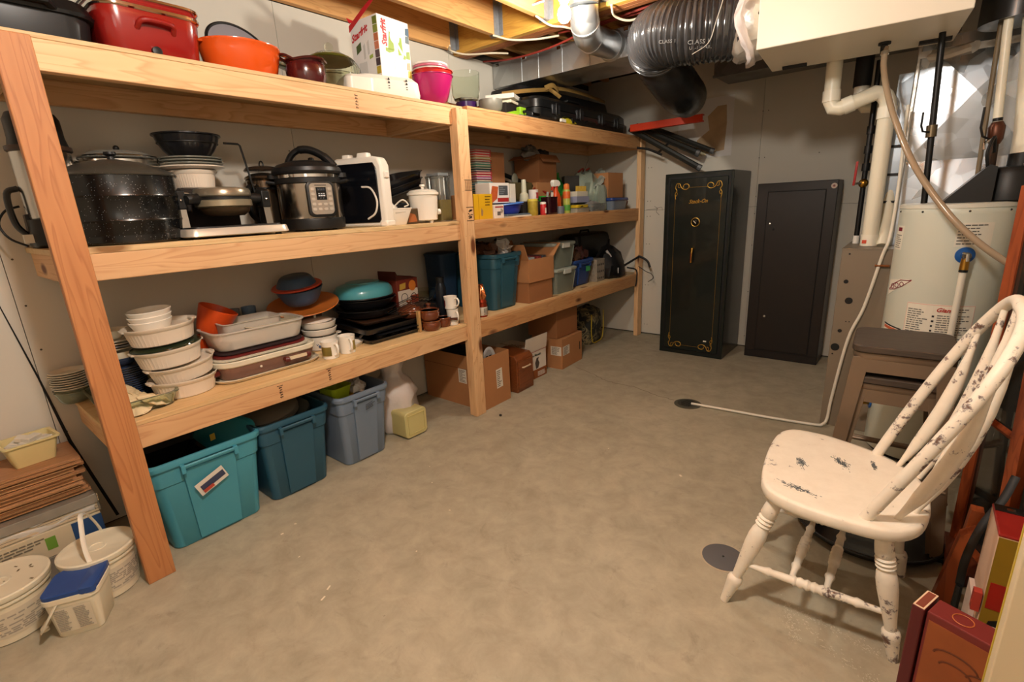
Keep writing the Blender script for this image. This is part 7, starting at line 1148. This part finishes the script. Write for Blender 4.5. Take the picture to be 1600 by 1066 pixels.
pb_ = T('gift_bag', 'crumpled silver green plastic bag bulging on the middle shelf', 'bag', (-.30, 3.66, Z), 0); A(pb_, 'bag', M().L([(.10, 0), (.15, .03), (.165, .15), (.14, .25), (.09, .31), (.04, .34)], 22, sx=.85, sy=1.15, fl=7, fa=.07).rough(.018, 12), mat('#96a192', .28, .25, var=.3, coat=.3, bump=.8, bscale=14)); A(pb_, 'silver_fold', M().Tb(bez([(.10, -.05, .19), (.13, .05, .24), (.09, .15, .31), (.04, .20, .34)], 5), [(.02, .035)]*16, 8).rough(.008, 4), mat('#b9c0b4', .25, .3, bump=.6)); A(pb_, 'red_ribbon', M().Tb(bez([(.0, -.10, .33), (.02, -.05, .36), (.0, .0, .34), (.02, .06, .365)], 5), .008, 8), mat('#7a2a20', .4)); A(pb_, 'bow_wire', M().Tb(bez([(0, .0, .34), (.02, .03, .42), (0, .08, .44)], 5), .002, 6), mat('#6a5a50', .4))
O('silver_bag', M().L([(.05, 0), (.06, .02), (.062, .13), (.05, .20), (.035, .215)], 18, sx=.6, sy=1.1, fl=5, fa=.12).rough(.008, 3), mat('#a9b3a4', .22, .35, var=.3, bump=.6), 'upright silvery foil pouch beside the clear organiser', 'pouch', (-.13, 3.665, Z+.0))
carton('plain brown cardboard box on the blue lidded tub near the far post', (-.21, 3.90, Z+.105), .20, .26, .215, -.05, CARD)
blt = T('storage_box', 'clear tub with a dark blue lid under the cardboard box near the far post', 'box', (-.16, 3.86, Z), 0); A(blt, 'tub', M().RR([(.22, .26, .03, 0), (.24, .29, .03, .075), (.245, .295, .03, .077)]), mat('#8a98a8', .2, trans=.4)); A(blt, 'blue_lid', M().RR([(.25, .30, .03, .077), (.26, .31, .03, .085), (.25, .30, .03, .103)]), mat('#1f3a78', .35))
O('fabric_roll', M().SP((0, 0, .055), .06, (1.2, 1.2, .95), 16, 9).rough(.006, 2), mat('#8a5848', .7, var=.2), 'dusky pink bundle at the far end of the middle shelf', 'bundle', (-.16, 4.085, Z)); O('grey_box', M().B(-.08, -.09, 0, .08, .09, .16), mat('#5c5660', .6), 'dull mauve box in the far corner of the middle shelf', 'box', (-.38, 4.10, Z), 0, None, .003, 0)
# ================================================================ RIGHT BAY, LOW SHELF
Z = ZL
TT = mat('#27505f', .42, var=.06); BT = mat('#223f78', .45, var=.06); GT = mat('#7d8478', .35, trans=.25)
tt = tote('storage_tote', 'large teal plastic tote with clutter on top, low shelf right of the middle post', TT, (-.30, 2.295, Z), .43, .30, .385)
for i, (x, y, z, sc, c_, lb, met) in enumerate(((-.24, 2.23, .40, (1, 1.2, .55), '#5c3a26', 'tangled brown and tan trimmings on the teal tote', 0), (-.20, 2.36, .405, (1.0, .75, .75), '#cfc8c0', 'white crumpled paper on the teal tote', 0), (-.36, 2.28, .40, (1, 1.3, .6), '#3a2c22', 'dark brown tangle at the back of the teal tote', 0))): O('trimmings' if i != 1 else 'paper_wad', M().SP((0, 0, 0), .085, sc, 16, 10).rough(.022, 20+i), mat(c_, .5, var=.5, scale=30, bump=.8), lb, 'bundle', (x, y, Z+z))
fb_ = T('foil_bottle', 'bottle in copper foil with white label at the shelf edge by the middle post', 'bottle', (-.085, 2.008, Z)); A(fb_, 'body', M().L([(.032, 0), (.034, .003), (.034, .075), (.030, .088), (.033, .10), (.020, .125), (.0, .125)], 26), mat('#9c3a22', .2, .6)); A(fb_, 'foil_wrap', M().L([(.024, .115), (.032, .14), (.024, .18), (.010, .205), (.016, .212), (0, .214)], 22, fl=6, fa=.14).rough(.003, 3), mat('#c87a4a', .18, .9)); lb_ = A(fb_, 'label', M().L([(.0343, .012), (.0347, .013), (.0347, .065), (.0343, .066)], 26), mat('#c9c2b2', .5)); m = M()
for k in range(5): m.PR([(-.02+.004*(k % 2), .018+.009*k), (.018-.003*(k % 3), .018+.009*k), (.018, .021+.009*k), (-.02, .021+.009*k)], 'x', .0330, .0357)
A(lb_, 'print_lines', m, mat('#6a6258', .6))
carton('plain cardboard box, lower one of the two right of the teal tote', (-.23, 2.635, Z), .34, .30, .150, 0, CARD2)
cup = carton('open cardboard box with raised flaps on the lower cardboard box', (-.225, 2.635, Z+.152), .355, .31, .165, 0, CARD, True, [('-y', 1.15, .12), ('+y', .75, .13), ('-x', 1.2, .12)])
for i, (y, c_, lb) in enumerate(((2.58, '#9a9894', 'grey white papers inside the open flap box'), (2.66, '#7a2a28', 'red item inside the open flap box'), (2.72, '#3a3c44', 'dark item inside the open flap box'))): O('packet', M().B(-.08, -.03, 0, .08, .03, .05), mat(c_, .6), lb, 'packet', (-.17, y, Z+.275), .1*i, 'items in the flap box', .004, 0)
def clear_tote(lb, x, y, z, h):
    t = T('storage_box', lb, 'box', (x, y, z), 0); A(t, 'tub', M().RR([(.30, .26, .03, 0), (.33, .30, .03, h-.012), (.335, .305, .03, h-.010)]), GT); A(t, 'lid', M().RR([(.34, .31, .03, h-.012), (.35, .32, .03, h-.004), (.35, .32, .03, h+.010), (.33, .30, .03, h+.014)]), mat('#9aa095', .4)); A(t, 'clip', M().B(.165, -.05, h-.03, .182, .05, h+.008), mat('#b9bab0', .4), bev=.003)
    for s in (-1, 1): A(t, 'corner_rib', M().Tb([(.148, s*.11, .01), (.163, s*.13, h-.02)], .006, 6), GT)
clear_tote('grey translucent storage box, lower one beside the cardboard boxes', -.235, 3.00, Z, .185); clear_tote('grey translucent storage box, upper one beside the cardboard boxes', -.245, 3.00, Z+.202, .185)
bt2 = tote('storage_tote', 'small dark blue plastic tote with green sticker on the low shelf', BT, (-.30, 3.36, Z), .34, .33, .225); panel(bt2, 'sticker', (.183, .02, .12), (0, .07, 0), (.001, 0, .045), mat('#3a9a5a', .5))
for i, (x, y, z, c_, lb) in enumerate(((-.22, 3.29, .25, '#5a4030', 'brown tangled decorations in the dark blue tote, left heap'), (-.24, 3.42, .25, '#4a2a24', 'dark reddish decorations in the dark blue tote, right heap'), (-.37, 3.34, .27, '#2c2824', 'black tangled decorations at the back of the dark blue tote'))): O('decorations', M().SP((0, 0, 0), .085, (1, 1, .8), 16, 10).rough(.024, 40+i), mat(c_, .6, var=.5, scale=30), lb, 'decorations', (x, y, Z+z))
ptc = T('patterned_carton', 'narrow speckled white carton between the blue tote and the black bag', 'box', (-.235, 3.635, Z), 0); A(ptc, 'carton', M().B(-.12, -.07, 0, .12, .07, .20), mat('#8a8072', .6, var=.4, scale=45), bev=.002, sm=0)
for k in range(12): A(ptc, 'dark_print', M().SP((.1205, -.05+.032*(k % 4), .03+.06*(k//4)), .010, (.06, 1, 1), 8, 6), mat('#3a3230', .6))
bg = T('black_backpack', 'slumped black nylon bag with straps hanging past the far post', 'bag', (-.17, 3.885, Z), 0); A(bg, 'bag', M().L([(.12, 0), (.16, .03), (.17, .12), (.13, .22), (.06, .28), (.02, .30)], 22, sx=.8, sy=1.1, fl=5, fa=.06).rough(.014, 9), mat('#0e0e10', .5, var=.2, bump=.6, bscale=16)); A(bg, 'silver_tag', M().B(.125, -.06, .05, .133, -.045, .10), mat('#b9b9b9', .3)); A(bg, 'white_toggle', M().Tb([(.04, -.12, .26), (.07, -.09, .20)], .012, 8), mat('#b0a8a4', .4))
A(bg, 'strap', M().Tb(bez([(.11, .10, .10), (.18, .22, .16), (.20, .25, .17), (.27, .26, .13), (.30, .26, .07)], 6), [(.011, .003)]*25, 8), RUBBER); A(bg, 'strap', M().Tb(bez([(.13, .12, .08), (.185, .2, .05), (.19, .21, -.03), (.185, .2, -.11)], 6), [(.007, .003)]*19, 8), RUBBER); A(bg, 'cord', M().Tb(bez([(.19, .24, .08), (.26, .26, .03), (.31, .265, .01), (.33, .27, -.03), (.28, .27, -.07)], 6), .0035, 8), BLACK)
sc_ = T('suitcase', 'large black suitcase standing behind the black bag at the far end', 'suitcase', (-.40, 3.83, Z), 0); A(sc_, 'shell', M().RR([(.22, .60, .05, 0), (.24, .62, .06, .03), (.24, .62, .06, .36), (.22, .60, .06, .40), (.16, .54, .05, .415)], 5), mat('#0c0c0e', .45, var=.15)); A(sc_, 'side_trim', M().Tb([(.125, .26, .05), (.125, .26, .34)], .006, 8), mat('#3a3a3e', .35)); A(sc_, 'handle', M().Tb([(0, -.08, .41), (0, -.07, .44), (0, .07, .44), (0, .08, .41)], .008, 8), BLACK)
O('dark_tote', M().RR([(.16, .14, .03, 0), (.18, .16, .03, .38), (.19, .17, .03, .40), (.16, .14, .03, .41)]), mat('#16304a', .5), 'dark blue tall bin standing behind the white mugs, beyond the middle post', 'bin', (-.47, 2.03, Z), 0)
